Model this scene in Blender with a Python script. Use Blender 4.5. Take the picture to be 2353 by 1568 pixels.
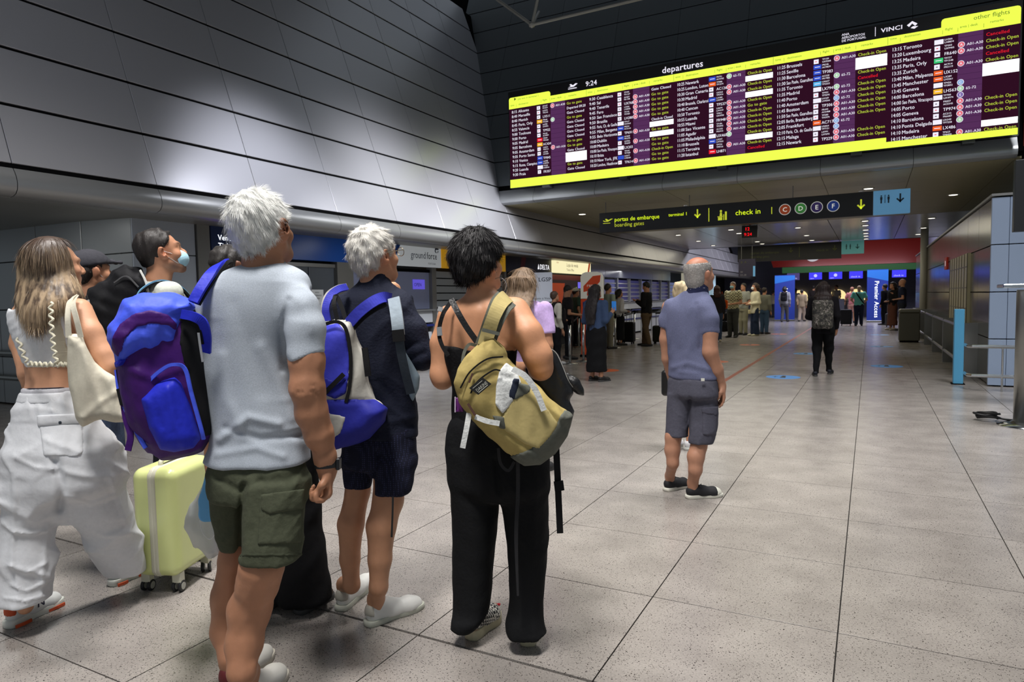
import bpy, math, random
import numpy as np
from mathutils import Vector, Matrix
random.seed(7); RNG=np.random.RandomState(7)
scene=bpy.context.scene
for o in list(bpy.data.objects): bpy.data.objects.remove(o)
COL=scene.collection
# ------------------------------------------------------------------ camera
IW,IH=2353.0,1568.0
YAW,PITCH,ROLL,FPX=0.49000,-0.0624,-0.0184,1541.7
CAM=np.array([0.0,0.0,1.44])
def _axes():
    cy,sy,cp,sp,cr,sr=math.cos(YAW),math.sin(YAW),math.cos(PITCH),math.sin(PITCH),math.cos(ROLL),math.sin(ROLL)
    f=np.array([-sy*cp,cy*cp,sp]); r=np.array([cy,sy,0.0]); u=np.cross(r,f)
    return cr*r+sr*u,-sr*r+cr*u,f
AR,AU,AF=_axes()
def ray(px,py): return (px-IW/2)/FPX*AR-(py-IH/2)/FPX*AU+AF
def P(px,py,z): return CAM+ray(px,py)*z                      # point of a pixel at view depth z
def floor_at(px,py,h=0.0):
    d=ray(px,py); return CAM+d*((h-CAM[2])/d[2])
def at_y(px,py,Y): d=ray(px,py); return CAM+d*(Y/d[1])
def at_x(px,py,X): d=ray(px,py); return CAM+d*(X/d[0])
def depth(p): return float((np.asarray(p)-CAM)@AF)
cam=bpy.data.cameras.new('camera'); camo=bpy.data.objects.new('camera',cam); COL.objects.link(camo)
cam.sensor_width=36.0; cam.lens=FPX/IW*36.0; cam.clip_start=.05; cam.clip_end=300
M=Matrix.Identity(4)
for i in range(3):
    M[i][0]=AR[i]; M[i][1]=AU[i]; M[i][2]=-AF[i]; M[i][3]=CAM[i]
camo.matrix_world=M; scene.camera=camo
cam.dof.use_dof=True; cam.dof.focus_distance=3.2; cam.dof.aperture_fstop=7.0
# ------------------------------------------------------------------ exposure, world, lights
vs=scene.view_settings; vs.view_transform='Standard'; vs.look='None'; vs.exposure=0.0; vs.gamma=1.0
try: vs.use_curve_mapping=False
except Exception: pass
world=bpy.data.worlds.new('world'); scene.world=world; world.use_nodes=True
bg=world.node_tree.nodes['Background']; bg.inputs[0].default_value=(.80,.90,1.0,1); bg.inputs[1].default_value=0.27
def area(name,loc,target,sx,sy,power,col=(1,1,1),spread=180):
    l=bpy.data.lights.new(name,'AREA'); l.shape='RECTANGLE'; l.size=sx; l.size_y=sy; l.energy=power; l.color=col; l.spread=math.radians(spread)
    o=bpy.data.objects.new(name,l); COL.objects.link(o); o.location=loc
    d=Vector(target)-Vector(loc); o.rotation_euler=d.to_track_quat('-Z','Y').to_euler(); return o
def spot(name,loc,target,power,angle,blend=.6,col=(1,1,1),size=.3):
    l=bpy.data.lights.new(name,'SPOT'); l.energy=power; l.spot_size=math.radians(angle); l.spot_blend=blend; l.color=col; l.shadow_soft_size=size
    o=bpy.data.objects.new(name,l); COL.objects.link(o); o.location=loc
    d=Vector(target)-Vector(loc); o.rotation_euler=d.to_track_quat('-Z','Y').to_euler(); return o
# lamps of the tall hall, high under the roof
area('hall_lamp_front',(-1.2,-0.6,9.0),(-1.6,3.0,0),1.6,1.6,165,(1,.965,.93),78)
area('hall_lamp_left',(-2.6,3.2,9.5),(-3.2,2.8,0),1.2,1.2,105,(1,.97,.94),62)
area('hall_lamp_middle',(-.3,6.5,9.5),(-.3,6.9,0),1.6,1.6,165,(1,.975,.95),80)
area('hall_lamp_right',(2.6,8.2,9.0),(1.6,9.6,0),1.6,1.6,160,(.98,.98,1),80)
spot('hull_fill_spot',(-4.6,8.6,4.0),(-6.7,8.9,2.6),560,105,1.0,(.95,.96,1),.4)  # hull spots are added to shape its brightness, not fixtures of the hall
spot('hull_fill_spot_far',(-4.6,11.4,4.0),(-6.7,11.6,2.6),520,105,1.0,(.95,.96,1),.4)
spot('hull_fill_spot_near',(-5.0,6.0,4.1),(-6.65,6.15,2.9),300,84,1.0,(.90,.92,1),.2)
spot('hull_fill_spot_left',(-3.4,1.5,5.6),(-7.0,2.2,3.0),110,100,1.0,(.95,.96,1),.5)
# ------------------------------------------------------------------ materials
def lin(c):
    c=[x/255.0 for x in c] if max(c)>1.0 else list(c)
    return tuple((x/12.92 if x<=.04045 else ((x+.055)/1.055)**2.4) for x in c)+(1.0,)
MATS={}
def mat(name,rgb,rough=.6,metal=0.0,emit=0.0,spec=.5,bump=0.0,bscale=60.0,var=0.0,vscale=8.0,alpha=1.0,trans=0.0,coat=0.0,stretch=None,attr=None,objvar=0.0,sheen=0.0):
    if name in MATS: return MATS[name]
    m=bpy.data.materials.new(name); m.use_nodes=True; nt=m.node_tree; b=nt.nodes['Principled BSDF']
    c=lin(rgb)
    b.inputs['Base Color'].default_value=c; b.inputs['Roughness'].default_value=rough; b.inputs['Metallic'].default_value=metal
    b.inputs['Specular IOR Level'].default_value=spec
    if coat: b.inputs['Coat Weight'].default_value=coat; b.inputs['Coat Roughness'].default_value=.1
    if trans: b.inputs['Transmission Weight'].default_value=trans
    if sheen: b.inputs['Sheen Weight'].default_value=sheen
    b.inputs['Alpha'].default_value=alpha
    if emit:
        b.inputs['Emission Color'].default_value=c; b.inputs['Emission Strength'].default_value=emit
    src=None
    if attr:
        a=nt.nodes.new('ShaderNodeAttribute'); a.attribute_name=attr; src=a.outputs['Color']
    if var or bump:
        tc=nt.nodes.new('ShaderNodeTexCoord'); mp=nt.nodes.new('ShaderNodeMapping'); nt.links.new(tc.outputs['Object'],mp.inputs[0])
        if stretch: mp.inputs['Scale'].default_value=stretch
    if var:
        n=nt.nodes.new('ShaderNodeTexNoise'); n.inputs['Scale'].default_value=vscale; n.inputs['Detail'].default_value=4
        nt.links.new(mp.outputs[0],n.inputs['Vector'])
        r=nt.nodes.new('ShaderNodeMapRange'); r.inputs[1].default_value=.3; r.inputs[2].default_value=.7; r.inputs[3].default_value=1-var; r.inputs[4].default_value=1+var
        nt.links.new(n.outputs[0],r.inputs[0])
        mx=nt.nodes.new('ShaderNodeVectorMath'); mx.operation='SCALE'
        if src: nt.links.new(src,mx.inputs[0])
        else: mx.inputs[0].default_value=c[:3]
        nt.links.new(r.outputs[0],mx.inputs['Scale']); src=mx.outputs[0]
    if objvar:
        oi=nt.nodes.new('ShaderNodeObjectInfo'); r=nt.nodes.new('ShaderNodeMapRange'); r.inputs[3].default_value=1-objvar; r.inputs[4].default_value=1+objvar
        nt.links.new(oi.outputs['Random'],r.inputs[0]); mx=nt.nodes.new('ShaderNodeVectorMath'); mx.operation='SCALE'
        if src: nt.links.new(src,mx.inputs[0])
        else: mx.inputs[0].default_value=c[:3]
        nt.links.new(r.outputs[0],mx.inputs['Scale']); src=mx.outputs[0]
    if src:
        nt.links.new(src,b.inputs['Base Color'])
    if bump:
        n=nt.nodes.new('ShaderNodeTexNoise'); n.inputs['Scale'].default_value=bscale; n.inputs['Detail'].default_value=3
        nt.links.new(mp.outputs[0],n.inputs['Vector'])
        bp=nt.nodes.new('ShaderNodeBump'); bp.inputs['Strength'].default_value=bump; bp.inputs['Distance'].default_value=.01
        nt.links.new(n.outputs[0],bp.inputs['Height']); nt.links.new(bp.outputs[0],b.inputs['Normal'])
    MATS[name]=m; return m
def cloth(name,rgb,var=.08,vscale=180,bump=.25,bscale=28,rough=.9,stretch=None,sheen=0.0):
    return mat(name,rgb,rough,0,0,.2,bump,bscale,var,vscale,stretch=stretch,sheen=sheen)
def glow(name,rgb,s=1.0):
    if name in MATS: return MATS[name]
    m=bpy.data.materials.new(name); m.use_nodes=True; nt=m.node_tree
    for n in list(nt.nodes): nt.nodes.remove(n)
    o=nt.nodes.new('ShaderNodeOutputMaterial'); e=nt.nodes.new('ShaderNodeEmission'); e.inputs[0].default_value=lin(rgb); e.inputs[1].default_value=s
    nt.links.new(e.outputs[0],o.inputs[0]); MATS[name]=m; return m
# ------------------------------------------------------------------ mesh helpers
def link_mesh(name,v,f,m=None,parent=None,smooth=False,loc=None,rot=None):
    me=bpy.data.meshes.new(name)
    v=np.asarray(v,np.float32).reshape(-1,3)
    if isinstance(f,np.ndarray) and f.ndim==2:
        n=f.shape[1]; nf=len(f)
        me.vertices.add(len(v)); me.vertices.foreach_set('co',v.ravel())
        me.loops.add(nf*n); me.loops.foreach_set('vertex_index',f.astype(np.int32).ravel())
        me.polygons.add(nf); me.polygons.foreach_set('loop_start',np.arange(nf,dtype=np.int32)*n)
        me.update(calc_edges=True)
    else:
        me.from_pydata([tuple(map(float,p)) for p in v],[],[tuple(map(int,q)) for q in f]); me.update()
    if smooth and len(me.polygons): me.polygons.foreach_set('use_smooth',np.ones(len(me.polygons),bool))
    if m: me.materials.append(m)
    o=bpy.data.objects.new(name,me); COL.objects.link(o)
    if parent is not None: o.parent=parent
    if loc is not None: o.location=loc
    if rot is not None: o.rotation_euler=rot
    return o
def tag(o,label=None,cat=None,group=None,kind=None):
    if label: o['label']=label
    if cat: o['category']=cat
    if group: o['group']=group
    if kind: o['kind']=kind
    return o
def thing(name,loc,label,cat,group=None,rz=0.0):
    o=bpy.data.objects.new(name,None); COL.objects.link(o); o.location=tuple(float(c) for c in loc); o.rotation_euler=(0,0,rz); o.empty_display_size=.1
    return tag(o,label,cat,group)
class MB:
    "collects boxes, tubes and prisms into one mesh"
    def __init__(s): s.v=[];s.f=[]
    def _add(s,v,f):
        b=len(s.v); s.v+= [tuple(map(float,p)) for p in v]; s.f+=[tuple(i+b for i in q) for q in f]
    def box(s,x0,x1,y0,y1,z0,z1,R=None,c=(0,0,0)):
        v=np.array([(x,y,z) for z in (z0,z1) for y in (y0,y1) for x in (x0,x1)],float)
        if R is not None: v=v@np.asarray(R).T
        v=v+np.asarray(c)
        s._add(v,[(0,2,3,1),(4,5,7,6),(0,1,5,4),(2,6,7,3),(0,4,6,2),(1,3,7,5)]); return s
    def bevel_box(s,x0,x1,y0,y1,z0,z1,b,R=None,c=(0,0,0)):
        pts=[];
        for z,i in ((z0,b),(z0+b,0),(z1-b,0),(z1,b)):
            xa,xb,ya,yb=x0+i,x1-i,y0+i,y1-i
            pts.append([(xa+b,ya,z),(xb-b,ya,z),(xb,ya+b,z),(xb,yb-b,z),(xb-b,yb,z),(xa+b,yb,z),(xa,yb-b,z),(xa,ya+b,z)])
        v=np.array([p for r in pts for p in r],float)
        if R is not None: v=v@np.asarray(R).T
        v=v+np.asarray(c); f=[]
        for k in range(3):
            for i in range(8): f.append((k*8+i,k*8+(i+1)%8,k*8+8+(i+1)%8,k*8+8+i))
        f.append(tuple(range(7,-1,-1))); f.append(tuple(range(24,32)))
        s._add(v,f); return s
    def tube(s,pts,r,n=8,caps=True):
        pts=[np.asarray(p,float) for p in pts]; rs=r if hasattr(r,'__len__') else [r]*len(pts)
        v=[];up=None
        for i,p in enumerate(pts):
            t=pts[min(i+1,len(pts)-1)]-pts[max(i-1,0)]; t=t/(np.linalg.norm(t)+1e-9)
            if up is None:
                up=np.array([0,0,1.]) if abs(t[2])<.9 else np.array([1.,0,0])
            a=np.cross(up,t); a/=np.linalg.norm(a)+1e-9; b=np.cross(t,a); up=b
            for k in range(n):
                q=2*math.pi*k/n; v.append(p+rs[i]*(math.cos(q)*a+math.sin(q)*b))
        f=[]
        for i in range(len(pts)-1):
            for k in range(n): f.append((i*n+k,i*n+(k+1)%n,(i+1)*n+(k+1)%n,(i+1)*n+k))
        if caps: f.append(tuple(range(n-1,-1,-1))); f.append(tuple((len(pts)-1)*n+k for k in range(n)))
        s._add(v,f); return s
    def lathe(s,prof,c=(0,0,0),n=16,R=None):
        v=[]
        for (r,z) in prof:
            for k in range(n):
                q=2*math.pi*k/n; v.append((r*math.cos(q),r*math.sin(q),z))
        v=np.array(v,float)
        if R is not None: v=v@np.asarray(R).T
        v=v+np.asarray(c); f=[]
        for i in range(len(prof)-1):
            for k in range(n): f.append((i*n+k,i*n+(k+1)%n,(i+1)*n+(k+1)%n,(i+1)*n+k))
        f.append(tuple(range(n-1,-1,-1))); f.append(tuple((len(prof)-1)*n+k for k in range(n)))
        s._add(v,f); return s
    def prism(s,poly,fn):
        "poly: 2-d outline, fn(u,v,t) -> 3-d for t=0,1"
        n=len(poly); v=[fn(a,b,0) for a,b in poly]+[fn(a,b,1) for a,b in poly]
        f=[tuple(range(n-1,-1,-1)),tuple(range(n,2*n))]+[(i,(i+1)%n,n+(i+1)%n,n+i) for i in range(n)]
        s._add(v,f); return s
    def ribbon(s,pts,w,t,side):
        "flat strap along pts, width w (scalar or list), thickness t, side: width direction (vector or list)"
        pts=[np.asarray(p,float) for p in pts]; n=len(pts); v=[]
        for i,p in enumerate(pts):
            d=pts[min(i+1,n-1)]-pts[max(i-1,0)]; d/=np.linalg.norm(d)+1e-9
            sd=np.asarray(side[i] if isinstance(side,list) else side,float); sd=sd-d*(sd@d); sd/=np.linalg.norm(sd)+1e-9
            nn=np.cross(d,sd); ww=(w[i] if hasattr(w,'__len__') else w)/2
            v+=[p-sd*ww-nn*t/2,p+sd*ww-nn*t/2,p+sd*ww+nn*t/2,p-sd*ww+nn*t/2]
        f=[(3,2,1,0),tuple((n-1)*4+k for k in range(4))]
        for i in range(n-1):
            for k in range(4): f.append((i*4+k,i*4+(k+1)%4,i*4+4+(k+1)%4,i*4+4+k))
        s._add(v,f); return s
    def build(s,name,m=None,parent=None,smooth=False,loc=None,rot=None):
        return link_mesh(name,s.v,s.f,m,parent,smooth,loc,rot)
def spline(pts,n=8):
    "Catmull-Rom through control points (any dimension)"
    p=[np.asarray(q,float) for q in pts]; p=[2*p[0]-p[1]]+p+[2*p[-1]-p[-2]]; out=[]
    for i in range(1,len(p)-2):
        for k in range(n):
            t=k/n; a,b,c,d=p[i-1:i+3]
            out.append(.5*((2*b)+(c-a)*t+(2*a-5*b+4*c-d)*t*t+(3*b-a-3*c+d)*t**3))
    out.append(p[-2]); return out
# ------------------------------------------------------------------ lettering (built-in font turned into flat meshes, glyph by glyph)
_G={}
def _glyph(ch):
    if ch in _G: return _G[ch]
    def ev(s):
        c=bpy.data.curves.new('t','FONT'); c.body=s; c.size=1.0; c.resolution_u=2; o=bpy.data.objects.new('t',c); COL.objects.link(o)
        dg=bpy.context.evaluated_depsgraph_get(); dg.update(); e=o.evaluated_get(dg); me=e.to_mesh()
        v=np.array([tuple(x.co) for x in me.vertices]).reshape(-1,3); f=[tuple(p.vertices) for p in me.polygons]
        e.to_mesh_clear(); bpy.data.objects.remove(o); bpy.data.curves.remove(c); return v,f
    if '|' not in _G: _G['|']=None; a,_=ev('||'); _G['w|']=a[:,0].max()-a[:,0].min(); _G['|']=(ev('|')[0],ev('|')[1],.28)
    if ch==' ': _G[ch]=(np.zeros((0,3)),[],.30); return _G[ch]
    v,f=ev(ch); a,_=ev('|'+ch+'|'); adv=(a[:,0].max()-a[:,0].min())-_G['w|']
    _G[ch]=(v,f,adv); return _G[ch]
def text_geo(s,size=1.0,bold=0.0):
    V=[];Fa=[];x=0.0
    for ch in s:
        v,f,adv=_glyph(ch); b=sum(len(q) for q in V)
        if len(v):
            V.append((v*size)+np.array([x,0,0])); Fa+=[tuple(i+b for i in q) for q in f]
            if bold:
                b=sum(len(q) for q in V); V.append((v*size)+np.array([x+bold*size,0,0])); Fa+=[tuple(i+b for i in q) for q in f]
        x+=adv*size+bold*size
    return (np.concatenate(V) if V else np.zeros((0,3))),Fa,x
class Flat:
    "flat print: shapes laid on a plane with origin o, right u, up v; each shape proud by off along n"
    def __init__(s,o,u,v): s.o=np.asarray(o,float); s.u=np.asarray(u,float)/np.linalg.norm(u); s.v=np.asarray(v,float)/np.linalg.norm(v); s.n=np.cross(s.u,s.v); s.b={}
    def _put(s,key,v2,f,off):
        mb=s.b.setdefault(key,[[],[]]); b=len(mb[0])
        for p in v2: mb[0].append(s.o+s.u*p[0]+s.v*p[1]+s.n*off)
        mb[1]+= [tuple(i+b for i in q) for q in f]
    def text(s,key,x,y,t,size,off=.004,bold=0.0,align='l',sx=1.0,maxw=None):
        v,f,w=text_geo(t,size,bold); v=v.copy(); 
        if maxw and w*sx>maxw: sx=maxw/w
        v[:,0]*=sx; w*=sx
        v[:,0]+=x-(w/2 if align=='c' else w if align=='r' else 0); v[:,1]+=y; s._put(key,v,f,off); return w
    def rect(s,key,x0,y0,x1,y1,off=.002): s._put(key,[(x0,y0),(x1,y0),(x1,y1),(x0,y1)],[(0,1,2,3)],off)
    def poly(s,key,pts,off=.003): s._put(key,pts,[tuple(range(len(pts)))],off)
    def disc(s,key,x,y,r,off=.003,n=20,r0=0.0):
        if r0: 
            a=[(x+r*math.cos(2*math.pi*k/n),y+r*math.sin(2*math.pi*k/n)) for k in range(n)]+[(x+r0*math.cos(2*math.pi*k/n),y+r0*math.sin(2*math.pi*k/n)) for k in range(n)]
            s._put(key,a,[(k,(k+1)%n,n+(k+1)%n,n+k) for k in range(n)],off)
        else: s.poly(key,[(x+r*math.cos(2*math.pi*k/n),y+r*math.sin(2*math.pi*k/n)) for k in range(n)],off)
    def arrow(s,key,x,y,h,w,off=.004,t=.16,up=False):
        sg=1 if up else -1; t=t*h
        s.rect(key,x-t/2,y-h/2,x+t/2,y+h/2,off); tip=y+sg*h/2
        for q in (-1,1):
            s.poly(key,[(x,tip),(x+q*w/2,tip-sg*w/2),(x+q*(w/2-t*.7),tip-sg*(w/2+t*.7)),(x,tip-sg*t*1.4)][::(1 if q*sg>0 else -1)],off)
    def build(s,names,parent):
        for key,(v,f) in s.b.items():
            nm,m=names[key]; link_mesh(nm,v,f,m,parent)
# ================================================================== THE SETTING
def terrazzo():
    m=bpy.data.materials.new('terrazzo'); m.use_nodes=True; nt=m.node_tree; b=nt.nodes['Principled BSDF']; L=nt.links
    g=nt.nodes.new('ShaderNodeNewGeometry')
    def node(t,**k):
        n=nt.nodes.new(t)
        for a,v in k.items(): setattr(n,a,v)
        return n
    v1=node('ShaderNodeTexVoronoi'); v1.inputs['Scale'].default_value=185; L.new(g.outputs['Position'],v1.inputs['Vector'])
    sx=node('ShaderNodeSeparateColor'); L.new(v1.outputs['Color'],sx.inputs[0])
    c1=node('ShaderNodeMath',operation='GREATER_THAN'); c1.inputs[1].default_value=.80; L.new(sx.outputs[0],c1.inputs[0])
    c2=node('ShaderNodeMath',operation='LESS_THAN'); c2.inputs[1].default_value=.36; L.new(v1.outputs['Distance'],c2.inputs[0])
    sp=node('ShaderNodeMath',operation='MULTIPLY'); L.new(c1.outputs[0],sp.inputs[0]); L.new(c2.outputs[0],sp.inputs[1])
    v3=node('ShaderNodeTexVoronoi'); v3.inputs['Scale'].default_value=75; L.new(g.outputs['Position'],v3.inputs['Vector'])
    s3=node('ShaderNodeSeparateColor'); L.new(v3.outputs['Color'],s3.inputs[0])
    c3=node('ShaderNodeMath',operation='GREATER_THAN'); c3.inputs[1].default_value=.93; L.new(s3.outputs[0],c3.inputs[0])
    c4=node('ShaderNodeMath',operation='LESS_THAN'); c4.inputs[1].default_value=.24; L.new(v3.outputs['Distance'],c4.inputs[0])
    sp3=node('ShaderNodeMath',operation='MULTIPLY'); L.new(c3.outputs[0],sp3.inputs[0]); L.new(c4.outputs[0],sp3.inputs[1])
    mxs=node('ShaderNodeMath',operation='MAXIMUM'); L.new(sp.outputs[0],mxs.inputs[0]); L.new(sp3.outputs[0],mxs.inputs[1])
    n1=node('ShaderNodeTexNoise'); n1.inputs['Scale'].default_value=3.5; n1.inputs['Detail'].default_value=5; L.new(g.outputs['Position'],n1.inputs['Vector'])
    n2=node('ShaderNodeTexNoise'); n2.inputs['Scale'].default_value=120; L.new(g.outputs['Position'],n2.inputs['Vector'])
    r=node('ShaderNodeValToRGB'); L.new(n1.outputs[0],r.inputs[0])
    r.color_ramp.elements[0].position=.3; r.color_ramp.elements[0].color=lin((134,128,123)); r.color_ramp.elements[1].position=.7; r.color_ramp.elements[1].color=lin((153,147,141))
    mr=node('ShaderNodeMapRange'); mr.inputs[1].default_value=.35; mr.inputs[2].default_value=.65; mr.inputs[3].default_value=.86; mr.inputs[4].default_value=1.08; L.new(n2.outputs[0],mr.inputs[0])
    s=node('ShaderNodeVectorMath',operation='SCALE'); L.new(r.outputs[0],s.inputs[0]); L.new(mr.outputs[0],s.inputs['Scale'])
    oi=node('ShaderNodeObjectInfo'); mo=node('ShaderNodeMapRange'); mo.inputs[3].default_value=.93; mo.inputs[4].default_value=1.05; L.new(oi.outputs['Random'],mo.inputs[0])
    s2=node('ShaderNodeVectorMath',operation='SCALE'); L.new(s.outputs[0],s2.inputs[0]); L.new(mo.outputs[0],s2.inputs['Scale'])
    mx=node('ShaderNodeMix',data_type='RGBA'); L.new(mxs.outputs[0],mx.inputs[0]); L.new(s2.outputs[0],mx.inputs[6]); mx.inputs[7].default_value=lin((46,40,38))
    L.new(mx.outputs[2],b.inputs['Base Color'])
    rr=node('ShaderNodeMapRange'); rr.inputs[3].default_value=.22; rr.inputs[4].default_value=.28; L.new(n1.outputs[0],rr.inputs[0]); L.new(rr.outputs[0],b.inputs['Roughness'])
    b.inputs['Specular IOR Level'].default_value=.5
    return m
TER=terrazzo(); GROUT=mat('grout',(58,54,50),.8)
floor=MB().box(-16,10,-3,62,-.16,-.022).build('floor',GROUT); tag(floor,kind='structure')
TS=.8
def tile_xy(i,j): return TS*(i-2.126),TS*(j+2.8468)
def inview(x,y,m=60):
    d=np.array([x,y,0])-CAM; z=d@AF
    if z<.3: return False,z
    px=IW/2+FPX*(d@AR)/z; py=IH/2-FPX*(d@AU)/z
    return (-m-500/z<px<IW+m+500/z and py<IH+m+700/z),z
g_=.0028
tile_mesh=None; cells=[]
for i in range(-17,15):
    for j in range(-6,73):
        x,y=tile_xy(i,j)
        v,z=inview(x+.4,y+.4); cells.append((0 if v else 1,z,i,j,x,y))
cells.sort(); parts=[c for c in cells if c[0]==0][:300]; rest=[c for c in cells if c not in set(parts)]
def tile_geo(mb,x,y,j,off=0):
    y0=y+g_+(.006 if j==0 else 0); y1=y+TS-g_-(.004 if j==-1 else 0)
    b=.0003; x0=x+g_; x1=x+TS-g_
    v=[(x0,y0,-.03),(x1,y0,-.03),(x1,y1,-.03),(x0,y1,-.03),(x0,y0,-b),(x1,y0,-b),(x1,y1,-b),(x0,y1,-b),(x0+b,y0+b,0),(x1-b,y0+b,0),(x1-b,y1-b,0),(x0+b,y1-b,0)]
    mb._add(v,[(0,1,5,4),(1,2,6,5),(2,3,7,6),(3,0,4,7),(4,5,9,8),(5,6,10,9),(6,7,11,10),(7,4,8,11),(8,9,10,11)])
tms={}
for c in parts:
    k=0 if c[3]==0 else 1 if c[3]==-1 else 2
    if k not in tms:
        mb=MB(); tile_geo(mb,0,0,(0,-1,5)[k]); o=mb.build('tile',TER,floor); tms[k]=o.data
    else:
        o=bpy.data.objects.new('tile',tms[k]); COL.objects.link(o); o.parent=floor
    o.location=(c[4],c[5],0)
mb=MB()
for c in rest: tile_geo(mb,c[4],c[5],c[3])
tag(mb.build('tile',TER,floor),kind='stuff')
# ---------------- hull-shaped left wall
def metal_panel(name,rgb,rough,met,objvar=.04,spec=.5):
    return mat(name,rgb,rough,met,spec=spec,bump=.02,bscale=4,objvar=objvar)
HULL=metal_panel('hull_lacquer',(178,178,184),.33,.42); DARKGAP=mat('joint_shadow',(9,9,10),.95,spec=.05)
BULK=metal_panel('bulkhead_lacquer',(112,118,122),.42,.4,.03); CORN=metal_panel('cornice_lacquer',(150,151,152),.34,.6,.02)
def hx(z): return -6.58-.36*(z-2.67)
RH=.5667; JY=1.347; Y0=4.54-4*JY-JY
wall_left=MB().prism([(hx(2.66)-.012,2.66),(hx(8.3)-.012,8.3),(hx(8.3)-.5,8.3),(hx(2.66)-.5,2.66)],lambda a,b,t:(a,Y0 if t==0 else 40.5,b)).build('wall_left',DARKGAP); tag(wall_left,kind='structure')
def panel_mesh(name,L,Hh,T,m,bev=.0025):
    mb=MB(); mb.bevel_box(0,T,0,L,0,Hh,bev); o=mb.build(name,m); return o
rot=math.atan(.36); sl=RH*math.sqrt(1+.36**2)
pm=None
for r_ in range(10):
    ymax=14.0 if r_>=2 else 41
    k=0
    while True:
        y=Y0+k*JY; k+=1
        if y>ymax: break
        if r_<3 and y>41: break
        if r_>=2 and y>13.9: break
        z=2.67+r_*RH
        if pm is None:
            o=panel_mesh('panel',JY-.007,sl-.034,.04,HULL); o.parent=wall_left; pm=o.data
        else:
            o=bpy.data.objects.new('panel',pm); COL.objects.link(o); o.parent=wall_left
        o.location=(hx(z+.018)-.04,y,z+.018); o.rotation_euler=(0,-rot,0)
for r_ in (2,3):
    for k in range(24,34):
        o=bpy.data.objects.new('panel',pm); COL.objects.link(o); o.parent=wall_left; z=2.67+r_*RH; y=Y0+k*JY
        if 28<y<39.5: o.location=(hx(z+.018)-.04,y,z+.018); o.rotation_euler=(0,-rot,0)
        else: bpy.data.objects.remove(o)
cp=[(-6.585,2.655),(-6.56,2.62),(-6.535,2.57),(-6.525,2.52),(-6.532,2.47),(-6.56,2.435),(-6.61,2.415),(-6.70,2.408)]
inner=[(-6.70,2.45),(-6.63,2.47),(-6.60,2.52),(-6.64,2.655)]
trim=MB().box(-6.8,-6.66,Y0,40.5,2.47,2.64).build('trim_1',DARKGAP); tag(trim,kind='structure'); cm=None
for k in range(0,36):
    y=Y0+k*JY
    if cm is None:
        o=MB().prism(cp+inner,lambda a,b,t:(a,.003 if t==0 else JY-.004,b)).build('cornice_segment',CORN,trim); cm=o.data
    else: o=bpy.data.objects.new('cornice_segment',cm); COL.objects.link(o); o.parent=trim
    o.location=(0,y,0)
for o in list(bpy.data.objects):
    if o.name.startswith('cornice_segment'):
        o.data.polygons.foreach_set('use_smooth',[True]*len(o.data.polygons))
try:
    bm_=cm; 
    for e in bm_.edges: pass
    bm_.set_sharp_from_angle(angle=math.radians(40))
except Exception as ex: print(ex)
# low soffit over the shop fronts
SOF=metal_panel('soffit_grey',(128,126,118),.4,.4,.02)
soff=MB().prism([(-6.66,2.408),(-6.66,2.50),(-14,2.72),(-14,2.60),(-8.1,2.575)],lambda a,b,t:(a,Y0 if t==0 else 60,b)).build('ceiling',SOF); tag(soff,kind='structure')
# ---------------- bulkhead over the corridor mouth
def by(z): return 12.6+.39*(z-3.82)
wall_front=MB().prism([(by(3.5)+.012,3.5),(by(9)+.012,9.0),(by(9)+.6,9.0),(by(3.5)+.6,3.5)],lambda a,b,t:(-9.5 if t==0 else 1.98,a,b)).build('wall_front',DARKGAP); tag(wall_front,kind='structure')
JX=1.338; bmh=None; rot2=math.atan(.39); sl2=RH*math.sqrt(1+.39**2)
for r_ in range(0,9):
    for k in range(-3,5):
        x=-4.77+JX*k; z=3.82+RH*r_
        if bmh is None: o=MB().bevel_box(0,JX-.007,0,.04,0,sl2-.026,.0025).build('panel',BULK,wall_front); bmh=o.data
        else: o=bpy.data.objects.new('panel',bmh); COL.objects.link(o); o.parent=wall_front
        o.location=(x,by(z+.012),z+.012); o.rotation_euler=(-rot2,0,0)
cp2=[(12.61,3.80),(12.545,3.66),(12.50,3.59),(12.475,3.54),(12.47,3.50),(12.485,3.455),(12.53,3.43),(12.62,3.42),(12.66,3.46),(12.66,3.80)]
tr2=MB().box(-8.6,1.97,12.62,12.9,3.46,3.80).build('trim_2',DARKGAP); tag(tr2,kind='structure'); cm2=None
for k in range(-3,5):
    x=-4.77+JX*k
    if cm2 is None:
        o=MB().prism(cp2,lambda a,b,t:(.003 if t==0 else JX-.004,a,b)).build('cornice_segment',metal_panel('bulk_cornice',(165,168,170),.3,.5,.02),tr2,smooth=True); cm2=o.data
        try: cm2.set_sharp_from_angle(angle=math.radians(40))
        except Exception: pass
    else: o=bpy.data.objects.new('cornice_segment',cm2); COL.objects.link(o); o.parent=tr2
    o.location=(x,0,0)
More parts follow.
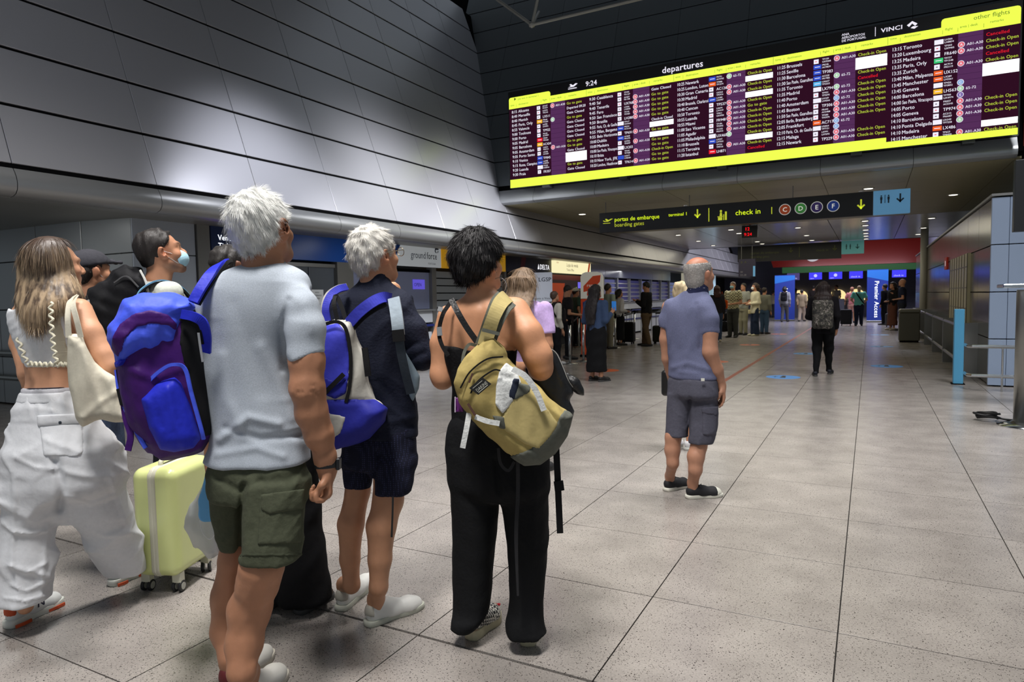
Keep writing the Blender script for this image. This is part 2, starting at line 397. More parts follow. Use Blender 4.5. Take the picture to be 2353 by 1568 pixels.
# corridor ceiling: matt olive panels, then polished metal panels
OLV=metal_panel('ceiling_olive',(165,157,122),.42,.25,.03); MIR=metal_panel('ceiling_polished',(205,205,203),.22,.65,.06)
ceil=MB().box(-8.6,9,12.7,28.95,3.45,3.6).build('ceiling_corridor',DARKGAP); ceil.name='ceiling'; tag(ceil,kind='structure')
mo=mm=None
for k in range(-3,8):
    x=-4.77+JX*k
    for q in range(5):
        if mo is None: o=MB().box(.004,JX-.004,.004,1.496,0,.03).build('ceiling_panel',OLV,ceil); mo=o.data
        else: o=bpy.data.objects.new('ceiling_panel',mo); COL.objects.link(o); o.parent=ceil
        o.location=(x,12.66+q*1.5,3.42)
for k in range(-3,4):
    for q in range(6):
        if mm is None: o=MB().box(.006,1.79,.006,1.435,0,.03).build('ceiling_panel',MIR,ceil); mm=o.data
        else: o=bpy.data.objects.new('ceiling_panel',mm); COL.objects.link(o); o.parent=ceil
        o.location=(-2.83+1.8*k,20.2+q*1.44,3.42)
# high dark roof of both halls, kept out of sight
roof=MB().box(-16,10,-3,13.5,11.6,11.8).build('ceiling',mat('roof_dark',(40,41,43),.9)); tag(roof,kind='structure')
roof2=MB().box(-16,10,28.9,60,6.0,6.2).build('ceiling',mat('roof_dark',(40,41,43),.9)); tag(roof2,kind='structure')
tag(MB().box(-16,10,28.9,29.1,3.42,6.1).build('wall_beam',mat('roof_dark',(40,41,43),.9)),kind='structure')
# ---------------- shop wall on the left: frame, panels, counters
WP=metal_panel('wall_panel_grey',(140,144,146),.38,.35,.05); WL=metal_panel('wall_panel_pale',(172,180,192),.36,.35,.03); FR=metal_panel('frame_grey',(128,128,126),.4,.5,.0)
XS=-8.2
wshop=MB().box(XS-.35,XS-.30,5.3,60,0,2.62).build('wall_shops',mat('shop_dark',(22,23,28),.7)); tag(wshop,kind='structure')
wret=MB().box(-14,XS-.05,5.36,5.6,0,2.62).build('wall_return',DARKGAP); tag(wret,kind='structure')
for zz in range(4):
    z0=.02+zz*.7; z1=min(z0+.69,2.60)
    for (xa,xb) in ((-9.29,XS-.01),(-10.4,-9.3),(-11.5,-10.41),(-12.6,-11.51),(-13.7,-12.61)):
        MB().bevel_box(xa+.004,xb-.004,5.27,5.36,z0,z1,.006).build('panel',WP,wret)
    MB().bevel_box(XS-.06,XS,5.275,6.17,z0,z1,.006).build('panel',WL,wret)
MB().box(XS-.1,XS+.03,6.18,6.38,0,2.58).build('frame',FR,wshop)
for (a,b) in ((7.0,7.12),(8.93,9.34),(11.79,11.95),(15.0,15.1),(17.75,17.88),(20.75,20.9)):
    MB().box(XS-.12,XS+.02,a,b,0,2.14).build('frame',FR,wshop)
for o_ in range(7):
    y=22.2+o_*1.45
    MB().box(XS-.1,XS+.02,y,y+.09,0,2.14).build('frame',metal_panel('frame_pale',(176,180,182),.4,.4,.0),wshop)
for k in range(7):
    MB().bevel_box(XS-.08,XS+.02,20.95+k*1.45,22.39+k*1.45,2.15,2.60,.005).build('panel',mat('shop_header_metal',(172,176,182),.25,.55),wshop)
# counters
WC=mat('counter_white',(196,200,206),.4); BL=mat('counter_blue_rail',(32,44,110),.4)
for (a,b) in ((6.4,8.93),(9.34,11.79),(11.95,15.0),(21.0,31.4)):
    c=thing('ticket_counter',(XS,a,0),{6.4:'pale ticket counter below the window with the spiral emblem',9.34:'white ticket counter with dark blue rails under the window numbered 6',11.95:'white ticket counter under the shuttered window and yellow sign',21.0:'long pale counter under the far slatted windows'}[a],'counter')
    n=max(1,int((b-a)/1.2)); w=(b-a)/n
    for k in range(n):
        MB().bevel_box(-.05,.02,k*w+.006,(k+1)*w-.006,.98,1.22,.006).build('panel',WC,c)
        MB().bevel_box(-.06,-.01,k*w+.006,(k+1)*w-.006,.06,.78,.006).build('panel',WC,c)
    MB().box(-.25,.10,0,b-a,1.225,1.26).build('worktop',mat('worktop_grey',(150,152,154),.3,.4),c)
    MB().box(.0,.05,0,b-a,.90,.95).build('rail',BL,c); MB().box(.0,.05,0,b-a,.56,.61).build('rail',BL,c)
    MB().box(-.08,-.02,0,b-a,0,.06).build('kickboard',DARKGAP,c)
t=thing('wall_rail',(-11.6,5.16,0),'low grey double rail along the return wall at the far left edge','rail')
for z_ in (.42,.78): MB().tube([(-2.2,0,z_),(1.6,0,z_)],.035,8).build('bar',mat('rail_grey',(120,122,120),.35,.6),t)
for x_ in (-2,-.4,1.2): MB().box(x_,x_+.05,0,.10,0,.80).build('bracket',mat('rail_grey',(120,122,120),.35,.6),t)
# ================================================================== SHOP SIGNS AND WINDOWS
def sign_box(name,y0,y1,label,m,z0=2.14,z1=2.57,th=.06,x=XS+.03):
    t=thing(name,(x,y0,z0),label,'sign'); MB().bevel_box(-th,0,0,y1-y0,0,z1-z0,.005).build('panel',m,t); return t
def flat_on(t,y0,z0): return Flat((.0,0,0),(0,1,0),(0,0,1))
NAVY=mat('sign_navy',(16,38,84),.35); BLU=mat('sign_blue',(22,74,156),.35); LBLU=mat('sign_light_blue',(52,120,214),.35,emit=.25); WHT=mat('sign_white',(214,220,224),.35,emit=.22); YEL=mat('sign_yellow',(226,168,34),.35,emit=.25)
INKW=mat('ink_white',(240,242,245),.5,emit=.5); INKN=mat('ink_navy',(24,38,72),.5); INKG=mat('ink_grey',(90,94,104),.6)
t=sign_box('fascia_sign',6.40,6.98,'dark blue fascia sign with white Tickets lettering at the left end of the shops',NAVY)
F=flat_on(t,0,0); F.text('w',.11,.215,'Venda',.11,bold=.01); F.text('w',.11,.10,'Tickets',.11,bold=.01); F.build({'w':('lettering',INKW)},t)
t=sign_box('fascia_sign',7.0,10.42,'long mid blue fascia sign behind the two white haired men',BLU)
F=flat_on(t,0,0); F.poly('l',[(-.06,0),(.55,0),(.40,.43),(.12,.43)]); F.build({'l':('blue_wedge',LBLU)},t)
t=sign_box('fascia_sign',10.43,12.14,'white fascia sign with dark groundforce lettering and blue wedge',WHT)
F=flat_on(t,0,0); F.poly('b',[(0,.0),(.02,.0),(.30,.43),(0,.43)]); F.text('n',.62,.17,'ground',.20,sx=.9); F.text('n',1.17,.17,'force',.20,bold=.02,sx=.85); F.text('g',1.22,.055,'PORTUGAL',.055)
for k,(a0,a1,rr) in enumerate(((20,150,.085),(160,260,.075),(280,350,.07))):
    pts=[(1.545+rr*math.cos(math.radians(a)),.36+rr*.75*math.sin(math.radians(a))) for a in range(a0,a1+1,13)]
    pts+=[(1.545+.035*math.cos(math.radians(a+35)),.35+.03*math.sin(math.radians(a+35))) for a in range(a1,a0-1,-13)]
    F.poly('n',pts)
F.build({'b':('blue_wedge',BLU),'n':('lettering',INKN),'g':('small_lettering',INKG)},t)
t=sign_box('fascia_sign',12.16,15.05,'yellow fascia sign with dark blue circular bird emblem',YEL)
F=flat_on(t,0,0); F.disc('n',.30,.24,.13,r0=.115,n=24); F.poly('n',[(.20,.20),(.27,.28),(.40,.33),(.33,.25),(.29,.19)],.004); F.text('n',.52,.15,'Lu',.27,bold=.03); F.text('n',.52,.07,'Lufthansa',.05); F.build({'n':('lettering',INKN)},t)
t=sign_box('fascia_sign',15.07,17.84,'dark navy fascia sign with red ribbon and white lettering',mat('sign_dark_navy',(14,16,34),.3))
F=flat_on(t,0,0); F.poly('r',[(.75,.0),(.98,.0),(1.15,.43),(.88,.43)]); F.text('w',1.98,.12,'DELTA',.20,bold=.03); F.poly('w',[(1.84,.12),(1.95,.12),(1.90,.27)]); F.build({'r':('red_ribbon',mat('ribbon_red',(110,22,30),.4)),'w':('lettering',glow('letter_white_glow',(250,250,255),1.1))},t)
t=sign_box('light_box_sign',17.88,20.72,'glowing cream light box sign with orange end mark',glow('lightbox_cream',(250,240,190),1.0),2.19,2.60,.14,XS+.12)
MB().box(-.15,.02,-1.2,2.9,.415,.45).build('glowing_strip',glow('strip_cream',(255,240,150),1.3),t)
F=flat_on(t,0,0); F.text('o',.85,.2,'Lojas de venda',.15); F.text('o',.85,.07,'Tickets Office',.10); F.text('r',.1,.28,'Lojas',.08); F.poly('r',[(2.52,.0),(2.66,.0),(2.82,.41),(2.68,.41)]); F.build({'o':('lettering',mat('ink_ochre',(190,140,60),.5)),'r':('orange_mark',mat('ink_orange',(236,84,30),.5,emit=.3))},t)
# windows
GL=mat('window_glass_frosted',(86,92,100),.25,0,spec=.6); GLV=mat('window_glass_violet',(118,124,150),.2,emit=.10)
w1=MB().box(XS-.1,XS-.06,7.12,8.93,1.27,2.06).build('window_1',GL); tag(w1,kind='structure')
for y in (7.72,8.32): MB().box(XS-.062,XS-.045,y,y+.02,1.27,2.06).build('frame',INKG,w1)
MB().box(XS-.10,XS-.03,7.12,8.93,2.04,2.10).build('frame',FR,w1)
F=Flat((XS-.05,0,0),(0,1,0),(0,0,1))
cx,cz=8.18,1.80
F.poly('n',[(cx+.17*math.cos(math.radians(a)),cz+.15*math.sin(math.radians(a))) for a in range(-30,161,15)]+[(cx-.02+.09*math.cos(math.radians(a)),cz-.01+.07*math.sin(math.radians(a))) for a in range(160,-31,-15)])
F.poly('n',[(cx-.17,cz+.02),(cx-.09,cz+.0),(cx-.02,cz-.12),(cx+.05,cz-.24),(cx-.08,cz-.22),(cx-.15,cz-.1)]); F.poly('n',[(cx+.06,cz-.02),(cx+.14,cz-.1),(cx+.08,cz-.2),(cx+.0,cz-.1)])
F.build({'n':('window_emblem',INKN)},w1)
t=thing('paper_notice',(XS-.035,8.33,1.30),'white paper notice taped to the frosted window right of the tall man','notice'); MB().box(-.004,0,0,.30,0,.36).build('sheet',mat('paper',(225,228,230),.6),t)
F=flat_on(t,0,0)
for k,(l,w) in enumerate((('AVISO',.2),('ENCERRADO',.24),('CLOSED',.2),('',0),('TICKETS',.12),('OFFICE',.12))):
    if l: F.text('g',.15,.30-k*.05,l,.035,align='c')
F.build({'g':('lettering',INKG)},t)
w2=MB().box(XS-.1,XS-.06,9.34,11.79,1.27,2.06).build('window_2',GLV); tag(w2,kind='structure')
MB().box(XS-.062,XS-.04,10.55,10.6,1.27,2.06).build('frame',FR,w2); MB().box(XS-.062,XS-.03,9.34,11.79,2.03,2.09).build('frame',DARKGAP,w2)
F=Flat((XS-.05,0,0),(0,1,0),(0,0,1)); F.text('w',10.98,1.36,'6',.32,bold=.01); F.rect('v',11.2,1.68,11.62,1.88); F.rect('y',10.4,1.36,10.56,1.56); F.text('w2',11.24,1.74,'OPEN',.1)
F.rect('v2',9.9,1.45,10.1,2.0); F.build({'w':('window_number',INKW),'v':('violet_screen',glow('screen_violet',(104,92,220),.8)),'v2':('violet_glow_panel',glow('screen_violet2',(120,110,220),.55)),'y':('yellow_sticker',mat('sticker_yellow',(190,180,50),.5)),'w2':('lettering',INKN)},w2)
t=thing('violet_screen',(XS-.02,6.42,1.60),'small glowing violet screen under the dark blue Tickets sign','screen'); MB().box(-.05,0,0,.52,0,.36).build('bezel',DARKGAP,t); MB().box(0,.004,.02,.5,.02,.34).build('display',glow('screen_purple',(132,70,250),1.0),t)
def shutter(n,y0,y1,m,parent_name,z0=1.28,z1=2.08,k=5,dark=None,lab=None):
    w=MB().box(XS-.12,XS-.08,y0,y1,z0,z1).build(parent_name,dark or DARKGAP); tag(w,kind='structure'); h=(z1-z0)/k
    for i in range(k): MB().box(XS-.07,XS-.04,y0+.01,y1-.01,z0+i*h+.012,z0+(i+1)*h-.012 if n else z0+i*h+.045).build('slat',m,w)
    return w
shutter(1,11.95,15.0,mat('slat_pale',(150,156,160),.5),'window_3')
for i in range(7):
    y=22.3+i*1.45
    w=shutter(0,y,y+1.34,mat('slat_white',(196,198,206),.5),'window_%d'%(4+i),dark=mat('window_indigo',(58,56,110),.3,emit=.30) if i%3 else mat('window_indigo2',(96,100,150),.25,emit=.40))
# ================================================================== DEPARTURES BOARD
BX0,BX1,BY,BZ0=-6.5,1.87,12.25,3.70
board=thing('departures_board',((BX0+BX1)/2,12.3,BZ0),'huge glowing departures board with lime bands and maroon flight columns','display board')
bo=-np.array([(BX0+BX1)/2,12.3,BZ0])
MB().box(BX0-.02,BX1+.02,BY+.005,BY+.13,BZ0,5.62,c=bo).build('housing',mat('board_black',(14,12,14),.5,emit=.02),board)
for x in (-5.8,-4.2,-2.4,-.3,1.2): MB().box(x,x+.16,BY+.02,12.46,BZ0-.05,BZ0+.0,c=bo).build('bracket',mat('bracket_grey',(60,62,64),.5,.5),board)
SW=(BX1-BX0)/5; F=Flat((BX0+bo[0],BY+bo[1],BZ0+bo[2]),(1,0,0),(0,0,1)); W_=BX1-BX0
F.rect('maroon',0,.05,W_,1.62,.001)
for s_ in range(5):
    x=s_*SW; F.rect('band',x+.55*SW,.10,x+.735*SW,1.60,.003)
    for k in range(17): F.rect('row_line',x+.55*SW,.16+k*.09,x+.735*SW,.165+k*.09,.004)
# lime bands
F.rect('lime',0,0,4*SW,.165,.006); F.rect('lime',4*SW,0,W_,.095,.006)
F.rect('lime',0,1.575,W_,1.705,.006)
def tab(x0,x1,z0,z1,r=.04): F.poly('lime',[(x0,z0),(x1,z0),(x1,z1-r),(x1-.3*r,z1-.3*r),(x1-r,z1),(x0+r,z1),(x0+.3*r,z1-.3*r),(x0,z1-r)],.006)
tab(0,.92,1.70,1.80); tab(4*SW+.42*SW,W_,1.70,1.83)
F.rect('lime',4*SW+.42*SW,1.575,W_,1.75,.006)
LK='lime_ink'
F.text(LK,.20,1.735,'you are in terminal 1',.055,.009); F.poly(LK,[(.12,1.73),(.17,1.76),(.12,1.79)],.009); F.text(LK,4*SW+.66*SW,1.735,'other flights',.09,.009)
for s_ in range(5):
    x=s_*SW
    for fx,t in ((.02,'time'),(.13,'destination'),(.45,'flight'),(.56,'area | desk'),(.78,'remarks')): F.text(LK,x+fx*SW,1.60+(.03 if s_<4 else .05),t,.05,.009)
    for fx in (.10,.43,.545,.735): F.rect(LK,x+fx*SW,1.60,x+fx*SW+.004,1.66,.009)
    if s_: F.rect(LK,x,1.58,x+.005,1.70,.009)
F.text('white',W_/2-1.05,1.755,'departures',.16,.008,bold=.02); F.text('white',1.66,1.765,'9:24',.13,.008,bold=.02)
F.poly('white',[(1.30,1.80),(1.42,1.80),(1.50,1.85),(1.46,1.86),(1.40,1.83),(1.36,1.86),(1.33,1.85),(1.36,1.82)],.008); F.rect('white',1.30,1.765,1.48,1.78,.008)
F.text('white',6.22,1.83,'LISBOA',.045,.008,bold=.03) if False else None
for k,t in enumerate(('ANA','AEROPORTOS','DE PORTUGAL')): F.text('white',6.05,1.845-k*.048,t,.05,.008,bold=.02)
F.rect('white',6.52,1.75,6.528,1.89,.008); F.text('white',6.60,1.79,'VINCI',.09,.008,bold=.03,sx=1.2)
F.poly('white',[(6.95,1.83),(7.02,1.88),(7.09,1.83),(7.06,1.80),(7.02,1.845),(6.98,1.80)],.008); F.poly('white',[(7.0,1.78),(7.03,1.80),(7.10,1.79),(7.05,1.76)],.008)
G='Go to gate';C='Gate Closed';O='Check-in Open';X='Cancelled';B_='*';N=''
S=[[('8:15','Alicante','w',1,G),('8:40','Marseille','w',0,'Departed 09:20'),('8:40','Munich','w',0,C),('8:45','Paris, Orly','y',2,G),('8:55','Valencia','w',0,C),('9:00','Toulouse','w',0,C),('9:00','Porto','w',0,C),('9:05','Madrid','r',0,C),('9:05','Barcelona','y',0,G),('9:05','Amsterdam','w',1,G),('9:05','Porto Santo','w',0,C),('9:10','Venice','b',0,B_),('9:15','Roma, Ciampino','b',0,B_),('9:20','Luanda','j',0,G),('9:30','Praia','w',0,C),('9:30','Marrakech','w',0,N)],
[('9:30','Casablanca','w',0,C),('9:40','Sal','w',1,G),('9:40','Tenerife','w',1,G),('9:45','Faro','w',1,G),('9:50','San Francisco','w',1,G),('9:50','Brasilia','w',1,G),('9:55','Paris, Ch. de Gaulle','W',0,'Check-in Closed'),('9:55','Milan, Bergamo','b',0,B_),('9:55','Belo Horizonte','w',1,G),('10:00','Dublin','b',0,B_),('10:00','Madeira','w',1,G),('10:00','Sao Paulo, Viracopos','W',0,G),('10:10','Ibiza','w',1,O),('10:10','New York, JFK','q',0,G),('10:20','London, Heathrow','w',1,G),('10:25','Porto','w',1,G)],
[('10:25','Newark','b',2,O),('10:25','London, Luton','o',0,B_),('10:30','Gran Canaria','w',1,O),('10:30','Madrid','w',1,O),('10:40','Brussels, Charleroi','b',0,B_),('10:40','Cancun','w',1,O),('10:50','Toronto','w',1,G),('10:55','Luanda','w',1,O),('10:55','Miami','w',1,O),('11:00','Sao Vicente','w',1,O),('11:05','Agadir','w',1,O),('11:05','Philadelphia','W',2,O),('11:10','Brussels','b',0,B_),('11:15','Terceira','w',1,O),('11:20','Istanbul','r',0,X),('11:20','Porto','w',1,N)],
[('11:25','Brussels','w',1,O),('11:25','Seville','b',0,B_),('11:30','Barcelona','b',0,B_),('11:30','Sao Paulo, Guarulhos','b',2,O),('11:35','Toronto','c',0,X),('11:35','Madrid','W',2,O),('11:40','Porto','w',1,O),('11:40','Amsterdam','W',3,O),('11:45','Boston','w',1,O),('11:50','Sao Paulo, Guarulhos','w',1,O),('12:05','Berlin, Brandenburg','w',1,O),('12:05','Frankfurt','o',3,N),('12:10','Paris, Ch. de Gaulle','W',3,N),('12:15','Malaga','w',1,O),('12:15','Newark','w',1,O),('12:20','Washington, Dulles','b',2,N)],
[('13:15','Toronto','W',0,X),('13:20','Luxembourg','w',1,O),('13:25','Madeira','w',1,O),('13:35','Paris, Orly','g',0,X),('13:35','Zurich','w',1,O),('13:40','Milan, Malpensa','o',0,B_),('13:45','Manchester','o',0,B_),('13:45','Geneva','W',3,N),('14:00','Barcelona','y',2,N),('14:00','Sao Paulo, Viracopos','W',4,N),('14:05','Porto','w',1,O),('14:05','Geneva','w',1,O),('14:10','Barcelona','w',1,O),('14:10','Ponta Delgada','W',2,N),('14:10','Madeira','o',0,B_),('14:15','Manchester','w',1,O)]]
lc={'w':'white','W':'white','y':'amber','r':'red','b':'blue','o':'orange','c':'cyan','g':'green','q':'blue','j':'white'}
pre=['TP','LH','UX','FR','TP','AC','TP','LX']
fl=0
for s_,rows in enumerate(S):
    x=s_*SW; top=1.555 if s_<4 else 1.545; dz=.0893 if s_<4 else .0915
    for k,(tm,city,lg,ar,rem) in enumerate(rows):
        y=top-(k+1)*dz+.018
        if y<(.15 if s_<4 else .08): continue
        F.text('white',x+.035*SW,y,tm,.078,.005,bold=.012,sx=.9,maxw=.082*SW); F.text('white',x+.125*SW,y,city,.078,.005,bold=.015,sx=.9,maxw=.24*SW)
        F.rect(lc[lg],x+(.372 if lg=='w' else .37)*SW,y-.008,x+(.415 if lg=='w' else .44)*SW,y+.062,.004)
        if lg=='w': F.rect('red' if fl%2 else 'dark',x+.385*SW,y+.02,x+.40*SW,y+.032,.007)
        elif lg in 'boycgr': F.rect('white',x+.382*SW,y+.022,x+.428*SW,y+.032,.007)
        fl+=1; num='%s%d'%(pre[(fl*5)%8],100+(fl*137)%899)
        if fl%3: F.text('white',x+.447*SW,y+.036,num,.036,.005,bold=.02); F.text('white',x+.447*SW,y-.004,'%s%d'%(pre[(fl*3)%8],1000+(fl*571)%8999),.036,.005,bold=.02)
        else: F.text('white',x+.447*SW,y,num,.066,.005,bold=.015,sx=.9)
        if ar:
            cc=x+.575*SW; cz=y+.028
            F.disc('white',cc,cz,.044,.005,r0=.037,n=18); F.disc({1:'area_red',2:'area_green',3:'area_blue',4:'area_violet'}[ar],cc,cz,.036,.005,n=18)
            F.text('white',cc,cz-.018,{1:'A',2:'B',3:'C',4:'E'}[ar],.05,.008,align='c',bold=.03)
            if ar<2 or fl%2: F.text('white',x+.615*SW,y+.003,'A01-A30' if ar==1 else '65-72',.056,.006,bold=.02,sx=.95)
        if rem==B_: F.rect('panel_white',x+.735*SW,y-.024,x+.998*SW,y+.068,.006)
        elif rem: F.text('red' if rem==X else 'lime_text' if rem in (G,O) else 'white',x+.755*SW,y,rem,.068,.005,bold=.02,maxw=.235*SW)
F.build({'maroon':('flight_panel',glow('b_maroon',(52,18,38),.8)),'band':('area_band',glow('b_band',(94,52,98),.8)),'row_line':('row_line',glow('b_line',(72,38,78),.7)),'lime':('lime_band',glow('b_lime',(226,250,78),1.18)),
 LK:('header_lettering',mat('b_ink',(96,110,40),.8,emit=.5)),'white':('white_lettering',glow('b_white',(240,236,250),1.05)),'lime_text':('lime_lettering',glow('b_ltext',(196,214,70),.95)),'red':('red_lettering',glow('b_red',(236,30,46),1.0)),
 'amber':('amber_mark',glow('b_amber',(248,186,50),1)),'blue':('blue_mark',glow('b_blue',(50,80,200),1)),'orange':('orange_mark',glow('b_orange',(240,100,44),1)),'cyan':('cyan_mark',glow('b_cyan',(90,180,235),1)),'green':('green_mark',glow('b_green',(60,200,120),1)),
 'dark':('dark_mark',glow('b_dark',(70,60,70),1)),'area_red':('red_area_disc',glow('b_ared',(232,110,124),1)),'area_green':('green_area_disc',glow('b_agreen',(170,214,170),1)),'area_blue':('blue_area_disc',glow('b_ablue',(140,178,224),1)),'area_violet':('violet_area_disc',glow('b_aviol',(120,100,170),1)),
 'panel_white':('white_panel',glow('b_pwhite',(252,252,255),1.25))},board)
for o in board.children:
    if 'lettering' in o.name or 'mark' in o.name or o.name.startswith(('row_line','area_band','lime_band','white_panel')) or 'disc' in o.name: o['kind']='stuff'
# ================================================================== HANGING SIGNS
SB=mat('sign_black',(24,25,27),.45); SK=mat('sign_sky',(112,176,222),.5,emit=.22); YG=mat('sign_lime_ink',(206,216,52),.5,emit=.55); DKI=mat('sign_dark_ink',(24,44,62),.6)
def person_icon(F,key,x,y,h,off=.004):
    F.disc(key,x,y+h*.42,h*.09,off,n=12); F.rect(key,x-h*.12,y-h*.05,x+h*.12,y+h*.3,off); F.rect(key,x-h*.08,y-h*.48,x+h*.08,y-h*.05,off)
t=thing('hanging_sign',(-5.02,13.4,2.79),'long black hanging sign with lime boarding gates and check in lettering and sky blue end','sign')
Ls=5.61; xe=5.05
MB().bevel_box(0,xe,0,.12,0,.41,.004).build('black_panel',SB,t); MB().bevel_box(xe+.004,Ls,-.004,.124,0,.41,.004).build('sky_blue_panel',SK,t)
for x in (.12,1.86,3.75): MB().tube([(x,.06,.41),(x,.06,.66)],.008,6).build('cable',mat('cable_grey',(120,120,118),.5,.5),t)
for x in (1.79,4.86): MB().lathe([(.04,0),(.04,.02)],c=(x,.03,.415),n=12).build('cable_cap',mat('cap_white',(225,225,225),.5),t)
F=Flat((0,0,0),(1,0,0),(0,0,1))
F.poly('l',[(.10,.225),(.19,.222),(.30,.275),(.26,.28),(.20,.255),(.155,.285),(.125,.28),(.16,.24),(.12,.24),(.095,.255),(.08,.25)]); F.rect('l',.08,.185,.24,.197)
F.text('l',.33,.215,'portas de embarque',.118,bold=.008,sx=.96,maxw=1.02); F.text('l',.33,.105,'boarding gates',.112,sx=.96,maxw=.70); F.text('l',1.46,.235,'terminal 1',.09,bold=.005,maxw=.40)
F.arrow('l',2.03,.25,.17,.13); F.rect('l',2.24,.08,2.256,.34)
F.disc('l',2.475,.265,.022,n=12); F.poly('l',[(2.45,.17),(2.50,.17),(2.49,.24),(2.46,.24)]); F.rect('l',2.41,.155,2.51,.168); F.rect('l',2.42,.09,2.50,.15); F.rect('l',2.52,.09,2.535,.20); F.rect('l',2.55,.09,2.585,.25)
F.text('l',2.74,.165,'check in',.135,bold=.008,sx=1.0,maxw=.50); F.rect('l',3.385,.14,3.4,.27)
for k,(ch,key) in enumerate((('C','c'),('D','d'),('E','e'),('F','f'))):
    x=3.62+k*.268; F.disc('w',x,.205,.102,r0=.09,n=28); F.disc(key,x,.205,.09,n=28); F.text('w',x,.165,ch,.115,.007,align='c',bold=.04)
F.arrow('l',4.865,.20,.17,.13)
F.text('k',5.2,.19,'',.1)
person_icon(F,'k',5.175,.255,.14,.01); F.rect('k',5.222,.19,5.228,.33,.01); F.rect('k',5.236,.19,5.242,.33,.01); person_icon(F,'k',5.285,.255,.14,.01); F.arrow('k',5.46,.26,.15,.12,.01)
F.build({'l':('lime_lettering',YG),'w':('white_ring',mat('ring_white',(220,220,215),.5,emit=.3)),'c':('orange_disc',mat('disc_c',(176,74,34),.5,emit=.2)),'d':('green_disc',mat('disc_d',(70,150,70),.5,emit=.2)),'e':('purple_disc',mat('disc_e',(60,44,104),.5,emit=.2)),'f':('blue_disc',mat('disc_f',(34,66,150),.5,emit=.2)),'k':('restroom_symbols',DKI)},t)
for o in t.children:
    if o.name.startswith(('lime_lettering','white_ring','restroom')): o['kind']='stuff'
t=thing('hanging_sign',(-4.75,28.5,2.86),'second dark hanging sign farther down the corridor with a teal end panel','sign')
MB().bevel_box(0,3.78,0,.12,-.10,.52,.004).build('black_panel',SB,t); MB().bevel_box(3.78,4.54,-.004,.124,.05,.55,.004).build('teal_panel',mat('sign_teal',(110,186,186),.5,emit=.12),t)
F=Flat((0,0,0),(1,0,0),(0,0,1)); L2=mat('sign_dim_ink',(80,84,40),.6,emit=.1)
F.text('l',.5,.2,'portas de embarque',.13); F.text('l',.5,.05,'boarding gates',.12); F.arrow('l',2.0,.3,.2,.16); F.text('l',2.9,.2,'check in',.13); F.arrow('l',3.55,.3,.2,.16); F.rect('l',2.3,0,2.32,.4); person_icon(F,'k',3.95,.32,.2,.01); person_icon(F,'k',4.08,.32,.2,.01); F.arrow('k',4.32,.32,.18,.14,.01)
F.build({'l':('dim_lettering',L2),'k':('restroom_symbols',mat('ink_teal_dark',(60,110,110),.6))},t)
p_=at_y(1697,640,27.5)
t=thing('hanging_sign',(p_[0],27.5,2.15),'small dark purple sign panel hanging below the second dark sign','sign')
MB().bevel_box(0,.62,0,.1,0,.68,.004).build('panel',mat('sign_plum',(52,48,72),.5),t); MB().box(.54,.62,-.004,0,0,.4).build('blue_strip',SK,t)
MB().tube([(.1,.05,.68),(.1,.05,1.27)],.01,6).build('cable',mat('cable_grey',(120,120,118),.5,.5),t); MB().tube([(.5,.05,.68),(.5,.05,1.27)],.01,6).build('cable',mat('cable_grey',(120,120,118),.5,.5),t)
F=Flat((0,0,0),(1,0,0),(0,0,1)); F.text('l',.08,.52,'B  A',.12); F.text('w',.06,.15,'30',.10); F.text('w',.06,.03,'33-38',.1); F.build({'l':('lime_lettering',L2),'w':('white_lettering',mat('ink_dimwhite',(150,150,160),.6))},t)
# red digit display under the polished ceiling
p_=at_y(1706,532,19.9)
t=thing('digit_display',(p_[0]-.05,20.1,3.06),'small black digital display with red digits below the ceiling','display'); MB().bevel_box(0,.42,0,.1,0,.34,.006).build('housing',SB,t)
F=Flat((0,0,0),(1,0,0),(0,0,1)); F.text('r',.08,.2,'12',.13,bold=.03); F.text('r',.06,.05,'9:24',.12,bold=.02); F.build({'r':('red_digits',glow('digit_red',(250,20,30),1.2))},t); MB().tube([(.21,.05,.34),(.21,.05,.37)],.02,6).build('stem',SB,t)
t=thing('hanging_sign',(1.50,9.9,2.13),'black sign panel cut by the right edge of the frame under the board','sign'); MB().bevel_box(0,1.6,0,.12,0,.84,.004).build('panel',SB,t)
F=Flat((0,0,0),(1,0,0),(0,0,1)); F.arrow('l',.17,.70,.14,.13); F.build({'l':('lime_arrow',YG)},t); 
for x in (.4,1.3): MB().tube([(x,.06,.84),(x,.06,4.2)],.01,6).build('cable',mat('cable_grey',(120,120,118),.5,.5),t)
